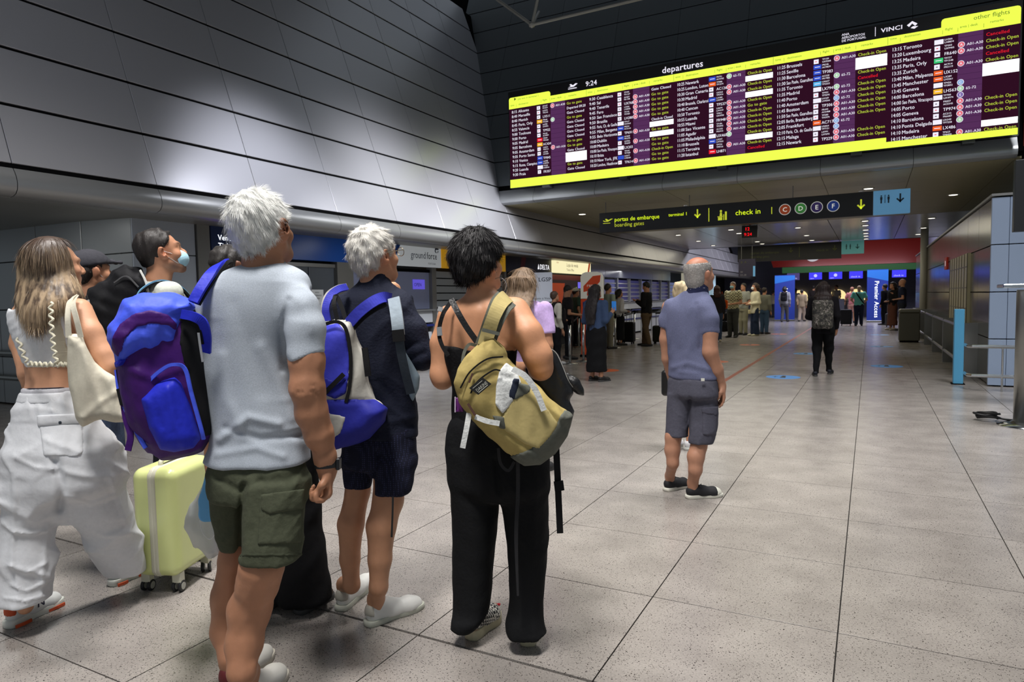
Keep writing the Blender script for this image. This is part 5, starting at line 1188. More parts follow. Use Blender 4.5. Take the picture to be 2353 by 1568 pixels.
    m2.ribbon([wv+(u*math.cos(a)*.0405+v*math.sin(a)*.0385) for a in np.linspace(0,2*math.pi,26)],.024,.004,ax); wo=m2.build('watch_strap',mat('watch_black',(20,20,22),.5),t)
    m3=MB(); 
    wc=wv+AR*.043; m3.bevel_box(-.006,.007,-.018,.018,-.021,.021,.003,np.stack([AR,AF,AU],1),wc); m3.build('watch_case',mat('watch_dark',(26,26,28),.25),wo)
    # shoes
    fr=floor_at(545,1640); tr_=floor_at(655,1548); shoe(t,tr_,fr,'shoe',.075,.046,'s',mat('sneaker_white',(205,203,196),.55,bump=.05),mat('sole_white',(196,190,176),.6,var=.08,vscale=30),mat('lace_white',(210,208,200),.7),origin=org,heeltab=mat('heel_red',(90,24,28),.6),label=None)
    fl=floor_at(512,1606); tl=fl+(tr_-fr)*.98+np.array([-.05,.05,0]); shoe(t,tl,fl,'shoe',.075,.046,'s',mat('sneaker_white',(205,203,196),.55,bump=.05),mat('sole_white',(196,190,176),.6,var=.08,vscale=30),mat('lace_white',(210,208,200),.7),origin=org,heeltab=mat('heel_red',(90,24,28),.6))
    return t
def fix_children_origin():
    pass
def short_hair(t,T,R,org,sc,h,col,colS,seed,N=12000,L=.032,thick=.010,plane=((0,.080,.072),(0,-.07,-.11)),vol=(1,1,1),back=.02,cr=(.01,-.065,.11),lift=.2,jit=.2,w=.0022,name='hair',down=-.06):
    Hs=Sculpt(h); hair_cap(Hs,T,R,sc,thick,plane,back,vol=vol); Hs.ripple(.0025,(.02,.05),6,seed)
    ho=Hs.build(name,mat('hm_%s'%seed,col,.6,bump=.5,bscale=70,stretch=(1,1,.35),var=.06,vscale=90,spec=.3),t,org); c0=T(cr)-org
    if N: strands('hair_strands',Hs.V-org,Hs.Q,N,L,lambda p,n:(p-c0)+np.array([0,0,down]),mat('hms_%s'%seed,colS,.55,var=.16,vscale=40,spec=.35),ho,(0,0,0),seed=seed,w=w,lift=lift,jit=jit,nseg=2)
    return ho
# ================================================================== WHITE-HAIRED MAN in navy jacket
def navy_man():
    z=3.02; ty=.30; hy=-.22; base=P(870,1420,z); org=np.array([base[0],base[1],0])
    t=build_person(org,'white haired man in glasses and dark navy jacket, hand at his chin, with white trainers')
    S=Sculpt(.007,.011,[(P(0,720,z)[2],P(0,510,z)[2],.0065)])
    hc=P(862,588,z); R,T=head_ops(S,hc,hy,.14,0,1.02,neck=P(862,668,z),nr=.056)
    S.loft(stations([(665,840,885),(700,790,920),(800,800,930),(950,805,930),(1040,805,935)],z,ty,.5),ty,.03)
    S.chain([pc(925,705,z-.02,24),pc(968,815,z-.04,20)],.02); S.chain([pc(968,815,z-.02,20),pc(940,745,z+.15,19),pc(915,695,z+.22,14)],.02)
    wr=P(913,700,z+.22); hand_ops(S,wr,AU*1.0-AR*.15+AF*.02,-AR*.6+AF*.3,side=-1,L=.18,curl=.75,thumb=1.0)
    S.chain([pc(790,710,z+.1,24),pc(775,820,z+.2,20),pc(800,900,z+.35,15)],.02)
    ar_=floor_at(838,1442); br_=floor_at(972,1392); al_=floor_at(779,1408); bl_=floor_at(858,1335)
    S.chain([pc(830,1060,z+.06,30),pc(822,1130,z+.05,27),pc(806,1205,z+.02,29),pc(804,1285,z+.03,22),pc(808,1345,z+.03,18),tuple(ankle(al_,bl_,.11,.06))+(.034,),tuple(ankle(al_,bl_,.05,.06))+(.032,)],.02)
    S.chain([pc(898,1060,z-.02,40),pc(892,1150,z-.03,34),pc(876,1210,z-.06,33),pc(873,1285,z-.06,26),pc(870,1350,z-.06,20),tuple(ankle(ar_,br_,.11,.06))+(.036,),tuple(ankle(ar_,br_,.05,.06))+(.034,)],.02)
    o=S.build('body',SK,t,org); paint_head(o,S.V,T,R,(190,140,108),1.02,stubble=.0)
    short_hair(t,T,R,org,1.02,.0065,(200,197,190),(212,209,202),21,20000,.028,.010,((0,.095,.060),(0,-.080,-.075)),vol=(1.0,.98,1.05),back=.0,w=.0014,lift=.14,jit=.12)
    J=Sculpt(.0055,.0065)
    J.loft(stations([(640,832,892),(652,818,902),(668,798,920),(690,768,938),(740,757,945),(800,765,942),(870,772,950),(940,780,955),(985,786,957),(1005,788,958)],z,ty,.6),ty,.03,n=2.15,cap=.012)
    J.limb([pc(918,700,z-.02,30),pc(950,760,z-.04,30),pc(972,822,z-.04,28)],.03,(),.03); J.limb([pc(970,824,z-.03,27),pc(945,760,z+.12,26),pc(918,700,z+.21,23)],.03,[(P(922,712,z+.20),AU*.8-AR*.5)],.02)
    J.limb([pc(792,706,z+.08,30),pc(772,820,z+.18,27),pc(800,900,z+.3,22)],.03,(),.03)
    J.limb([pc(862,672,z+.0,35),pc(862,600,z+.01,34)],.02,[(P(862,640,z),AU+AF*.5)],.015)
    for f,a,w in (([(800,960,-.1),(870,975,-.13),(950,960,-.12)],.006,.02),([(870,880,-.13),(910,920,-.13),(940,980,-.12)],-.006,.02),([(900,720,-.12),(925,800,-.1),(935,870,-.1)],-.008,.014),([(930,800,-.1),(960,790,-.12)],-.006,.012),([(935,830,-.1),(975,812,-.12)],-.006,.012)): J.pfold([(x,y) for x,y,d in f],z,a,w)
    J.ripple(.002,(.06,.18),5,31); J.crease(.006,(.08,.17),3,32,(1,1,1.2))
    jo=J.build('jacket',cloth('jacket_navy',(26,30,46),.05,120,.3,90,.8),t,org)
    H=Sculpt(.0075,.009)
    H.loft(stations([(975,792,952),(1030,788,954),(1075,788,953)],z,ty,.62),ty,.02,n=2.3)
    H.loft(stations([(1050,788,870,.05),(1090,789,862,.05),(1120,793,856,.05)],z,ty,.95),ty,.03,n=2.2,cap=.008); H.loft(stations([(1050,850,953,-.02),(1100,852,951,-.04),(1134,856,944,-.04)],z,ty,.9),ty,.03,n=2.2,cap=.008)
    H.pfold([(868,1040),(862,1090),(857,1130)],z,-.015,.012); H.ripple(.002,(.06,.16),4,33); H.crease(.005,(.07,.14),3,34)
    H.build('shorts',navy_dots(),t,org)
    px_ribbon([(903,1142,-.17),(902,1180,-.17),(900,1235,-.16)],4,.003,z).build('drawstring',mat('string_black',(18,18,20),.7),t,loc=tuple(-org))
    # glasses
    G=mat('glasses_metal',(150,140,120),.25,.9); g=MB(); q=lambda *p:T(p)-org
    for sd in (-1,1): g.tube([q(sd*.036+.022*math.cos(a),.118,.004+.019*math.sin(a)) for a in np.linspace(0,2*math.pi,20)],.0016,5,False); g.tube([q(sd*.058,.117,.010),q(sd*.078,.09,.012),q(sd*.083,.0,.010),q(sd*.080,-.015,-.004)],.0016,5)
    g.tube([q(-.014,.119,.008),q(0,.122,.012),q(.014,.119,.008)],.0016,5); g.build('glasses',G,t)
    WS=mat('sneaker_clean_white',(224,224,220),.5); WL_=mat('sole_offwhite',(190,192,178),.6,var=.06,vscale=40); LC=mat('lace_white2',(224,224,218),.7); TB=mat('heel_tab_grey',(180,176,164),.7)
    a=ar_; b=br_; shoe(t,b,a,'shoe',.07,.046,'s',WS,WL_,LC,origin=org,heeltab=TB)
    a=al_; b=bl_; shoe(t,b,a,'shoe',.07,.046,'s',WS,WL_,LC,origin=org,heeltab=TB)
    return t,z
def navy_dots():
    m=cloth('shorts_navy_weave',(30,34,56),.0,60,.0); nt=m.node_tree; b=nt.nodes['Principled BSDF']; tc=nt.nodes.new('ShaderNodeTexCoord'); v=nt.nodes.new('ShaderNodeTexVoronoi'); v.inputs['Scale'].default_value=110; v.inputs['Randomness'].default_value=0.15
    nt.links.new(tc.outputs['Object'],v.inputs['Vector']); r=nt.nodes.new('ShaderNodeValToRGB'); r.color_ramp.elements[0].position=.25; r.color_ramp.elements[0].color=lin((46,50,78)); r.color_ramp.elements[1].position=.42; r.color_ramp.elements[1].color=lin((26,28,44)); nt.links.new(v.outputs['Distance'],r.inputs[0]); nt.links.new(r.outputs[0],b.inputs['Base Color']); return m
# ================================================================== DARK-HAIRED WOMAN in black
def black_woman():
    z=2.82; ty=.12; hy=-.12; base=P(1150,1470,z); org=np.array([base[0],base[1],0])
    t=build_person(org,'woman with short black hair, hoop earring, bare back, black halter top and wide black trousers')
    S=Sculpt(.0065,.009,[(P(0,700,z)[2],P(0,515,z)[2],.006)])
    hc=P(1102,606,z); R,T=head_ops(S,hc,hy,.10,.0,1.0,neck=P(1112,694,z),nr=.050,fem=True)
    S.loft(stations([(668,1082,1142),(684,1060,1165),(698,1038,1190),(716,1022,1202),(750,1020,1196),(800,1022,1186),(850,1034,1178),(900,1046,1180),(960,1050,1215),(1010,1055,1220)],z,ty,.56),ty,.03)
    za=z-.10
    S.chain([pc(1184,716,z-.04,33),pc(1212,770,za,35),pc(1236,820,za-.01,32),pc(1243,846,za-.01,27)],.025); S.chain([pc(1243,848,za,26),pc(1225,855,za+.14,24),pc(1180,850,za+.28,18),pc(1150,845,za+.32,15)],.02); hand_ops(S,P(1150,845,za+.32),-AR+AU*.1,AU,1,.17,.5)
    S.chain([pc(1030,726,z+.06,24),pc(1014,790,z+.07,24),pc(1012,860,z+.06,22),pc(1017,872,z+.06,22)],.025); S.chain([pc(1017,872,z+.06,22),pc(1050,860,z+.2,19),pc(1095,845,z+.36,14)],.02); hand_ops(S,P(1095,845,z+.36),AR,AU,-1,.17,.5)
    S.pfold([(1108,700),(1103,780)],z,-.004,.012); S.pfold([(1150,745),(1170,790),(1150,805)],z,.005,.02); S.pfold([(1050,745),(1040,790)],z,.004,.02)
    S.chain([pc(1085,1050,z,40),pc(1085,1420,z,22)],.02); S.chain([pc(1200,1050,z,40),pc(1210,1420,z,22)],.02)
    # feet
    fl0=floor_at(1078,1474); fl1=floor_at(1142,1420); S.chain([tuple(fl0+np.array([0,0,.07]))+(.03,),tuple(fl0*.4+fl1*.6+np.array([0,0,.062]))+(.033,),tuple(fl1+(fl0-fl1)*.12+np.array([0,0,.056]))+(.024,)],.02)
    o=S.build('body',SK,t,org)
    def ex(L): return []
    paint_head(o,S.V,T,R,(196,142,108),1.0,browa=.8,lips=(.6,.25,.22))
    short_hair(t,T,R,org,1.0,.006,(20,18,20),(26,23,25),41,12000,.040,.024,((0,.085,.075),(0,-.088,-.070)),vol=(1.04,1.05,1.10),back=.0,cr=(0,.02,.15),lift=.07,jit=.10,w=.0024,down=-.12)
    # trousers
    H=Sculpt(.006,.009)
    H.loft(stations([(935,1042,1205),(965,1032,1228),(1010,1024,1248),(1050,1026,1254),(1100,1028,1257),(1150,1034,1258)],z,ty,.60),ty,.05,n=2.2,cap=.085)
    H.loft(stations([(1030,1030,1150,.03),(1200,1039,1142,.03),(1300,1039,1133,.03),(1390,1040,1126,.02),(1425,1036,1112,-.01),(1448,1033,1088,-.02)],z,ty,.95),ty,.02,n=2.2,cap=.006)
    H.loft(stations([(1030,1132,1255,-.02),(1200,1158,1259,-.03),(1300,1168,1256,-.03),(1390,1172,1248,-.04),(1430,1162,1250,-.05),(1456,1164,1258,-.06)],z,ty,.9),ty,.02,n=2.2,cap=.006)
    H.pfold([(1140,1060),(1147,1130)],z,-.014,.012)
    for x0,y0,x1,y1 in ((1060,1150,1058,1460),(1100,1150,1095,1440),(1190,1150,1200,1460),(1225,1100,1228,1470),(1185,1400,1178,1470)): H.fold([P(x0,y0,z-.12),P(x1,y1,z-.12)],.006,.02)
    H.ripple(.002,(.06,.2),4,43,(1,1,.35)); H.crease(.005,(.10,.2),3,45,(1,1,.3)); H.build('trousers',cloth('trousers_black',(16,17,19),.10,90,.25,60,.85),t,org)
    # top
    Q=Sculpt(.0065,.008)
    Q.loft(stations([(780,1018,1190),(812,1018,1187),(850,1028,1182),(900,1038,1182),(955,1038,1216),(985,1034,1230)],z,ty,.60),ty,.02,cap=.004)
    Q.cut(P(1095,812,z-.14),AU*.97+AF*-.22,.003)
    Q.ripple(.003,(.05,.12),5,44); BK=cloth('top_black',(20,20,22),.08,100,.3,80,.8); qo=Q.build('halter_top',BK,t,org)
    px_ribbon([(1036,694,-.06),(1018,722,-.09),(1009,760,-.09),(1014,790,-.10),(1030,818,-.11)],9,.004,z).build('strap',BK,qo,loc=tuple(-org)); px_ribbon([(1013,706,-.085),(1010,716,-.09)],11,.006,z).build('strap_ring',mat('ring_silver',(190,190,190),.3,.9),qo,loc=tuple(-org)); px_ribbon([(1009,752,-.095),(1011,772,-.10)],11,.006,z).build('strap_ring',mat('ring_silver',(190,190,190),.3,.9),qo,loc=tuple(-org))
    # earring, necklace
    e=MB(); c0=P(1147,656,z-.03)-org; vv=AR*.93-AF*.3; vv/=np.linalg.norm(vv)
    e.tube([c0+(vv*math.cos(a)+np.array([0,0,1])*math.sin(a))*.0315 for a in np.linspace(0,2*math.pi,32)],.0017,5,False); e.build('hoop_earring',mat('ring_silver',(190,190,190),.3,.9),t)
    nk=MB(); cN=P(1113,676,z)-org; nk.tube([cN+np.array([math.cos(a)*.062,math.sin(a)*.058,-.006+.014*math.sin(a)]) for a in np.linspace(0,2*math.pi,36)],.0035,6,False); nk.build('necklace',mat('necklace_grey',(120,118,112),.4,.7),t)
    # checkered platform shoes
    m=bpy.data.materials.new('checker_canvas'); m.use_nodes=True; nt=m.node_tree; ch=nt.nodes.new('ShaderNodeTexChecker'); ch.inputs['Scale'].default_value=85; ch.inputs[1].default_value=lin((215,212,202)); ch.inputs[2].default_value=lin((22,22,24)); g=nt.nodes.new('ShaderNodeTexCoord'); mp=nt.nodes.new('ShaderNodeMapping'); mp.inputs['Rotation'].default_value=(.3,.5,.8); nt.links.new(g.outputs['Object'],mp.inputs[0]); nt.links.new(mp.outputs[0],ch.inputs[0]); nt.links.new(ch.outputs[0],nt.nodes['Principled BSDF'].inputs['Base Color'])
    SO=mat('platform_cream',(186,180,150),.6,var=.08,vscale=30)
    for (a,b) in ((fl0,fl1),(floor_at(1212,1489),floor_at(1212,1489)+np.array([-.09,.235,0]))):
        u_=shoe(t,b,a,'shoe',.045,.046,'s',m,SO,None,origin=org,sole_h=.045)
    tn=MB(); 
    for k in range(3): c=fl1+(fl0-fl1)*(.06+.0*k)+np.array([0,0,.066])+AR*(k-1)*.016-org; tn.lathe([(0,-.004),(.008,-.002),(.009,.004),(0,.008)],c=c,n=8)
    tag(tn.build('toe_nails',mat('nail_red',(190,20,40),.3),t,True),kind='stuff')
    return t,z
# ================================================================== YOUNG WOMAN in white
def girl():
    z=3.02; ty=.55; hy=-.08; base=P(120,1400,z); org=np.array([base[0],base[1],0])
    t=build_person(org,'young woman with long blonde hair, white ruffled crop top and baggy white trousers, walking')
    S=Sculpt(.0075,.010,[(P(0,680,z)[2],P(0,530,z)[2],.007)])
    hc=P(129,612,z); R,T=head_ops(S,hc,hy,.05,0,.97,neck=P(112,690,z),nr=.047,fem=True)
    S.loft(stations([(672,85,150),(690,60,185),(715,42,200),(760,42,190),(800,55,178),(845,66,166),(880,68,168),(905,62,176),(950,58,190),(1000,60,190)],z,ty,.60),ty,.03)
    za=z-.10
    S.chain([pc(183,712,za+.03,26),pc(208,765,za,25),pc(238,818,za,23),pc(250,842,za,21)],.02); S.chain([pc(250,842,za,21),pc(275,868,za+.08,19),pc(315,905,za+.2,13)],.02); hand_ops(S,P(315,905,za+.2),AR*.6-AU*.6+AF*.4,AR*-.3-AU*.5,1,.165,.7)
    S.chain([pc(52,722,z+.10,22),pc(45,790,z+.14,19),pc(62,860,z+.12,17),pc(78,930,z+.2,14)],.02)
    S.pfold([(112,850),(112,905)],z,-.005,.010)
    S.chain([pc(100,1050,z,40),pc(60,1250,z,26),pc(58,1395,z,17)],.02); S.chain([pc(180,1050,z,40),pc(240,1200,z+.15,26),pc(290,1310,z+.25,16)],.02)
    o=S.build('body',SK,t,org); paint_head(o,S.V,T,R,(204,152,120),.97,browa=.6,lips=(.6,.28,.26))
    # trousers
    H=Sculpt(.0065,.0075)
    H.loft(stations([(898,60,176),(915,54,186),(950,46,205),(1000,32,235),(1045,26,256),(1100,26,266),(1145,26,268)],z,ty,.62),ty,.06,n=2.1,cap=.09)
    H.loft(stations([(902,60,176),(920,54,186),(960,44,210)],z,ty,.66),ty,.01,n=2.1,cap=.006); H.seg(P(138,1130,z),P(139,1185,z),.045,.03,.03)
    H.loft(stations([(1030,24,160,-.02),(1090,20,152,-.02),(1140,18,144,-.03),(1207,12,118,-.03),(1308,0,110,-.04),(1382,2,108,-.05)],z,ty,.9),ty,.045,n=2.1,cap=.01)
    H.loft(stations([(1030,90,262,.02),(1090,120,274,.05),(1130,138,282,.08),(1180,165,296,.12),(1216,192,306,.16),(1250,208,318,.20),(1285,229,328,.25),(1318,248,330,.28)],z,ty,.85),ty,.045,n=2.1,cap=.01)
    for f,a,w in (([(128,1060,-.2),(142,1110,-.2),(138,1170,-.16)],-.022,.018),([(30,1050,-.15),(80,1075,-.18),(130,1080,-.18)],.006,.010),([(45,1185,-.15),(80,1200,-.18),(125,1185,-.15)],.006,.010),([(20,1300,-.15),(60,1318,-.18),(105,1296,-.15)],.006,.009),([(25,1345,-.16),(60,1360,-.18),(105,1340,-.15)],.006,.008),([(10,1375,-.16),(60,1382,-.18),(105,1370,-.15)],.006,.007),([(150,1140,-.1),(210,1160,-.1),(262,1140,-.05)],.006,.010),([(200,1215,0),(240,1235,0),(285,1222,.05)],.006,.010),([(60,910,-.15),(72,960,-.16)],.005,.008),([(85,908,-.16),(92,950,-.16)],.005,.008),([(115,908,-.16),(118,945,-.16)],.005,.008),([(145,908,-.16),(150,945,-.16)],.005,.008),([(35,1100,-.12),(26,1300,-.15)],.006,.012),([(110,1210,-.15),(95,1370,-.15)],.005,.012),([(250,1080,-.1),(290,1200,0)],.005,.012)): H.pfold([(x,y) for x,y,d in f],z,a,w)
    H.ripple(.003,(.10,.25),4,51); H.crease(.012,(.09,.20),5,52,(.8,.8,1.3),3); WH=cloth('trousers_white_nylon',(216,218,222),.03,60,.35,22,.7); ho=H.build('trousers',WH,t,org)
    patch(H,[(84,955),(192,950),(196,972),(86,980)],z,-.012,'pocket_flap',WH,ho,org,front=z+.02); patch(H,[(90,974),(190,970),(192,1040),(176,1050),(100,1048)],z,-.006,'back_pocket',WH,ho,org,front=z+.02)
    MB().lathe([(.0,-.004),(.007,-.003),(.007,.003),(0,.004)],c=P(138,972,z-.19)-org,n=10,R=Rx(1.57)).build('snap_button',mat('snap_dark',(60,70,80),.4,.5),ho)
    B=Sculpt(.008,.008); B.loft(stations([(889,61,173),(897,60,175),(904,59,177)],z,ty,.66),ty,.0,cap=.003); bo_=B.build('underwear_band',cloth('band_white',(190,190,196)),t,org); patch(B,[(40,893),(200,888),(200,891),(40,896)],z,-.003,'navy_stripe',mat('stripe_navy',(50,54,80),.8),bo_,org)
    Wb=Sculpt(.006,.006); Wb.loft(stations([(899,57,178),(910,54,183),(921,51,189)],z,ty,.68),ty,.0,cap=.005); Wb.build('waistband',WH,ho)if False else Wb.build('waistband',WH,ho,org)
    # crop top
    C_=Sculpt(.007,.008); C_.loft(stations([(680,62,178),(700,40,196),(730,34,196),(770,42,188),(810,56,176),(834,64,170),(842,66,168)],z,ty,.62),ty,.0,n=2.05,cap=.004)
    C_.polyclip([(0,870),(0,690),(30,715),(60,690),(140,690),(172,672),(182,690),(150,735),(178,800),(200,870)],z,.004); C_.ripple(.0015,(.03,.05),4,3)
    rib=mat('rib_knit_cream',(214,208,186),.9,bump=.3,bscale=30,stretch=(.3,.3,9)); co_=C_.build('crop_top',cloth('crop_white',(226,228,232),.03,80,.1),t,org); patch(C_,[(117,690),(178,680),(140,735),(165,840),(128,840),(120,770)],z,-.003,'ribbed_side_panel',rib,co_,org,front=z)
    for nm,pl in (('ruffle_hem',[(64,836,-.12),(90,838,-.15),(120,838,-.16),(150,838,-.16),(168,836,-.14)]),('ruffle_seam',[(117,695,-.13),(118,740,-.15),(122,790,-.16),(130,836,-.165)]),('ruffle_edge',[(34,716,-.02),(32,740,-.04),(45,790,-.08),(62,834,-.10)])):
        sp=spline([np.array(p,float) for p in pl],14); mb=MB(); pts=[]
        for i,p in enumerate(sp): w_=5*math.sin(i*1.15); pts.append(P(p[0]+(w_ if nm!='ruffle_hem' else 0),p[1]+(w_ if nm=='ruffle_hem' else 0),z+p[2]-.012)-org)
        mb.tube(pts,.0055,6); mb.build(nm,rib,co_,True)
    # hair
    Hs=Sculpt(.007); Hs.ell(T((0,-.02,.045)),(.094,.112,.09),R,.01); Hs.loft(stations([(560,84,158,.02),(590,58,172,.02),(640,53,178,.0),(685,50,182,-.03),(706,52,150,-.07),(730,56,118,-.10),(750,66,100,-.12)],z,.45,.72),.45,.03,n=2.1)
    Hs.cut(T((0,.040,0)),R@np.array([0,.86,.12]),.02,(T((0,.12,-.06))-.12,T((0,.12,-.06))+.14))
    pole=T((0,-.02,0))
    def groove(X,Y,Z):
        a=np.arctan2(Y-pole[1],X-pole[0]); return .0015*np.sin(a*26+3*np.sin(Z*14))+.001*np.sin(a*47+5*np.sin(Z*9))
    Hs.disp(groove)
    m=bpy.data.materials.new('hair_blonde_streaked'); m.use_nodes=True; nt=m.node_tree; b=nt.nodes['Principled BSDF']; b.inputs['Roughness'].default_value=.45; g=nt.nodes.new('ShaderNodeTexCoord'); mp=nt.nodes.new('ShaderNodeMapping'); mp.inputs['Scale'].default_value=(1,1,.03); nt.links.new(g.outputs['Object'],mp.inputs[0]); n=nt.nodes.new('ShaderNodeTexNoise'); n.inputs['Scale'].default_value=40; n.inputs['Detail'].default_value=4; nt.links.new(mp.outputs[0],n.inputs['Vector'])
    r1=nt.nodes.new('ShaderNodeValToRGB'); r1.color_ramp.elements[0].position=.40; r1.color_ramp.elements[0].color=lin((84,68,54)); r1.color_ramp.elements[1].position=.60; r1.color_ramp.elements[1].color=lin((176,152,122)); nt.links.new(n.outputs[0],r1.inputs[0])
    sx=nt.nodes.new('ShaderNodeSeparateXYZ'); nt.links.new(g.outputs['Object'],sx.inputs[0]); mr=nt.nodes.new('ShaderNodeMapRange'); mr.inputs[1].default_value=T((0,0,.10))[2]; mr.inputs[2].default_value=T((0,0,-.02))[2]; nt.links.new(sx.outputs[2],mr.inputs[0])
    mx=nt.nodes.new('ShaderNodeMix'); mx.data_type='RGBA'; mx.inputs[6].default_value=lin((70,54,44)); nt.links.new(r1.outputs[0],mx.inputs[7]); nt.links.new(mr.outputs[0],mx.inputs[0]); nt.links.new(mx.outputs[2],b.inputs['Base Color'])
    hh=Hs.build('hair',m,t,org)
    strands('hair_strands',Hs.V-org,Hs.Q,9000,.085,lambda p,n:np.tile(np.array([0,0,-1.]),(len(p),1))+(p-(T((0,-.02,.14))-org))*1.5*(p[:,2:3]>(T((0,0,.05))-org)[2]),m,hh,(0,0,0),seed=5,w=.0018,nseg=4,lift=.0,jit=.012,grav=.3,taper=.3)
    # trainers
    UW=mat('trainer_white',(214,216,214),.5); SO=mat('trainer_sole',(206,208,200),.6); OR2=mat('trainer_orange',(196,78,36),.6)
    for (a,b) in ((floor_at(12,1448),floor_at(142,1384)),(floor_at(252,1350),floor_at(334,1312))):
        u_=shoe(t,b,a,'shoe',.08,.05,'s',UW,SO,UW,origin=org,heeltab=OR2,sole_h=.034)
        d=(b-a)/np.linalg.norm(b-a); sd=np.cross(d,(0,0,1)); L_=np.linalg.norm(b-a)
        for (y0,y1) in ((.05,.3),(.62,.9)): MB().ribbon([a+sd*.0435+d*L_*y0+np.array([0,0,.010])-org,a+sd*.052+d*L_*(y0+y1)/2+np.array([0,0,.011])-org,a+sd*.050+d*L_*y1+np.array([0,0,.010])-org],.014,.006,(0,0,1)).build('orange_sole_insert',OR2,u_)
        F=Flat(a+sd*.0415+d*(L_*.42)+np.array([0,0,.05])-org,d,(0,0,1)); F.text('n',0,0,'N',.05,.004,bold=.06); F.build({'n':('letter_patch',mat('patch_navy',(60,62,84),.6))},u_)
    return t,z
# ================================================================== BALD MAN
def bald_man():
    z=4.78; ty=-.36; hy=-.55; base=P(1595,1130,z); org=np.array([base[0],base[1],0])
    t=build_person(org,'bald man with grey fringe in heathered blue polo shirt and grey cargo shorts')
    S=Sculpt(.008,.012,[(P(0,700,z)[2],P(0,585,z)[2],.008)])
    hc=P(1608,630,z); R,T=head_ops(S,hc,hy,.10,0,1.03,neck=P(1603,682,z),nr=.058,ek=.9)
    S.loft(stations([(676,1585,1618),(700,1545,1632),(760,1545,1622),(860,1550,1625),(900,1550,1630)],z,ty,.5),ty,.03)
    za=z-.12
    S.chain([pc(1626,700,za+.04,14),pc(1631,765,za,18),pc(1632,810,za-.01,17)],.02); S.chain([pc(1632,810,za-.01,17),pc(1646,850,za+.02,15),pc(1658,885,za+.05,10)],.02)
    hand_ops(S,P(1658,885,za+.05),-AU*1.0+AR*.1,-AR*.9,side=-1,L=.185,curl=.30,r=.010,thumb=.7)
    S.chain([pc(1535,705,z+.1,14),pc(1529,780,z+.12,13),pc(1532,825,z+.14,11),pc(1545,880,z+.22,9)],.02)
    aR=floor_at(1575,1146); bR=floor_at(1660,1140); aL=floor_at(1527,1130); bL=aL+(bR-aR)*.9+np.array([-.07,.08,0])
    S.chain([pc(1553,960,z+.08,15),pc(1547,1005,z+.06,18),pc(1545,1035,z+.06,17),pc(1546,1065,z+.05,13),tuple(ankle(aL,bL,.11))+(.034,),tuple(ankle(aL,bL,.05))+(.032,)],.02)
    S.chain([pc(1613,960,z-.02,18),pc(1606,1025,z-.04,18),pc(1599,1050,z-.05,19),pc(1598,1080,z-.06,15),tuple(ankle(aR,bR,.11))+(.036,),tuple(ankle(aR,bR,.05))+(.034,)],.02)
    o=S.build('body',SK,t,org); paint_head(o,S.V,T,R,(170,124,100),1.03,extra=lambda L:[(.65*np.exp(-(((L[:,2]-.13)/.05)**2+(L[:,0]/.09)**2+((L[:,1]-.0)/.10)**2)),np.array(lin((196,92,62))[:3]))])
    # grey fringe
    Hs=Sculpt(.007); hair_cap(Hs,T,R,1.03,.006,((0,.062,.03),(0,-.06,-.11)),.02); Hs.ell(T((0,-.012,.150)),(.12,.16,.094),R,.01,'-')
    ho=Hs.build('hair',mat('hair_grey',(150,146,142),.6,bump=.4,bscale=80,var=.1,vscale=60),t,org); c0=T((0,0,.12))-org
    strands('hair_strands',Hs.V-org,Hs.Q,4500,.02,lambda p,n:(p-c0)+np.array([0,0,-.1]),mat('hair_grey_strand',(168,164,160),.6,var=.15,vscale=40),ho,(0,0,0),seed=61,w=.0028,lift=.12,jit=.15,nseg=2)
    PO=cloth('polo_heather',(98,102,130),.14,170,.2,200,.9)
    C_=Sculpt(.008,.010); C_.loft(stations([(668,1572,1622),(680,1556,1630),(694,1540,1636),(715,1530,1640),(760,1531,1628),(810,1537,1626),(850,1537,1638),(870,1536,1646)],z,ty,.62),ty,.03,n=2.15,cap=.012)
    C_.limb([pc(1620,700,za+.05,15),pc(1629,735,za,21),pc(1633,800,za,22)],.03,[(P(1631,766,za),-AU+AR*.02)],.03); C_.limb([pc(1540,702,z+.08,15),pc(1531,735,z+.11,16),pc(1529,800,z+.12,16)],.03,[(P(1530,752,z+.1),-AU)],.03)
    for f,a,w in (([(1545,845,-.12),(1580,835,-.15),(1630,850,-.15)],.007,.018),([(1600,700,-.15),(1610,760,-.16),(1608,800,-.16)],-.007,.016),([(1560,720,-.14),(1565,790,-.16)],.004,.03),([(1560,855,-.14),(1600,860,-.16)],.005,.014)): C_.pfold([(x,y) for x,y,d in f],z,a,w)
    C_.ripple(.0015,(.09,.2),4,62); C_.crease(.006,(.09,.2),3,64,(1,1,1.3)); po=C_.build('polo_shirt',PO,t,org)
    K=Sculpt(.007); K.limb([pc(1600,704,z,31),pc(1605,640,z,20)],.01,[(P(1604,663,z),AU+AF*.6),(P(1600,688,z),-AU-AF*.25)],.01); ko=K.build('collar',cloth('collar_navy',(34,38,66)),po,org); 
    K2=K.derive(-.002); K2.apply([('c',lambda X,Y,Z:np.abs((X-P(1600,672,z)[0])*AU[0]+(Y-P(1600,672,z)[1])*AU[1]+(Z-P(1600,672,z)[2])*AU[2]+.4*((X-P(1600,672,z)[0])*AF[0]+(Y-P(1600,672,z)[1])*AF[1]))-.0035,np.full(3,-99.),np.full(3,99.),0)]); K2.build('white_collar_stripe',mat('stripe_white',(210,212,220),.8),ko,org)
    H=Sculpt(.008,.010); H.loft(stations([(862,1539,1643),(890,1537,1647),(915,1535,1649)],z,ty,.64),ty,.02,n=2.3,cap=.04)
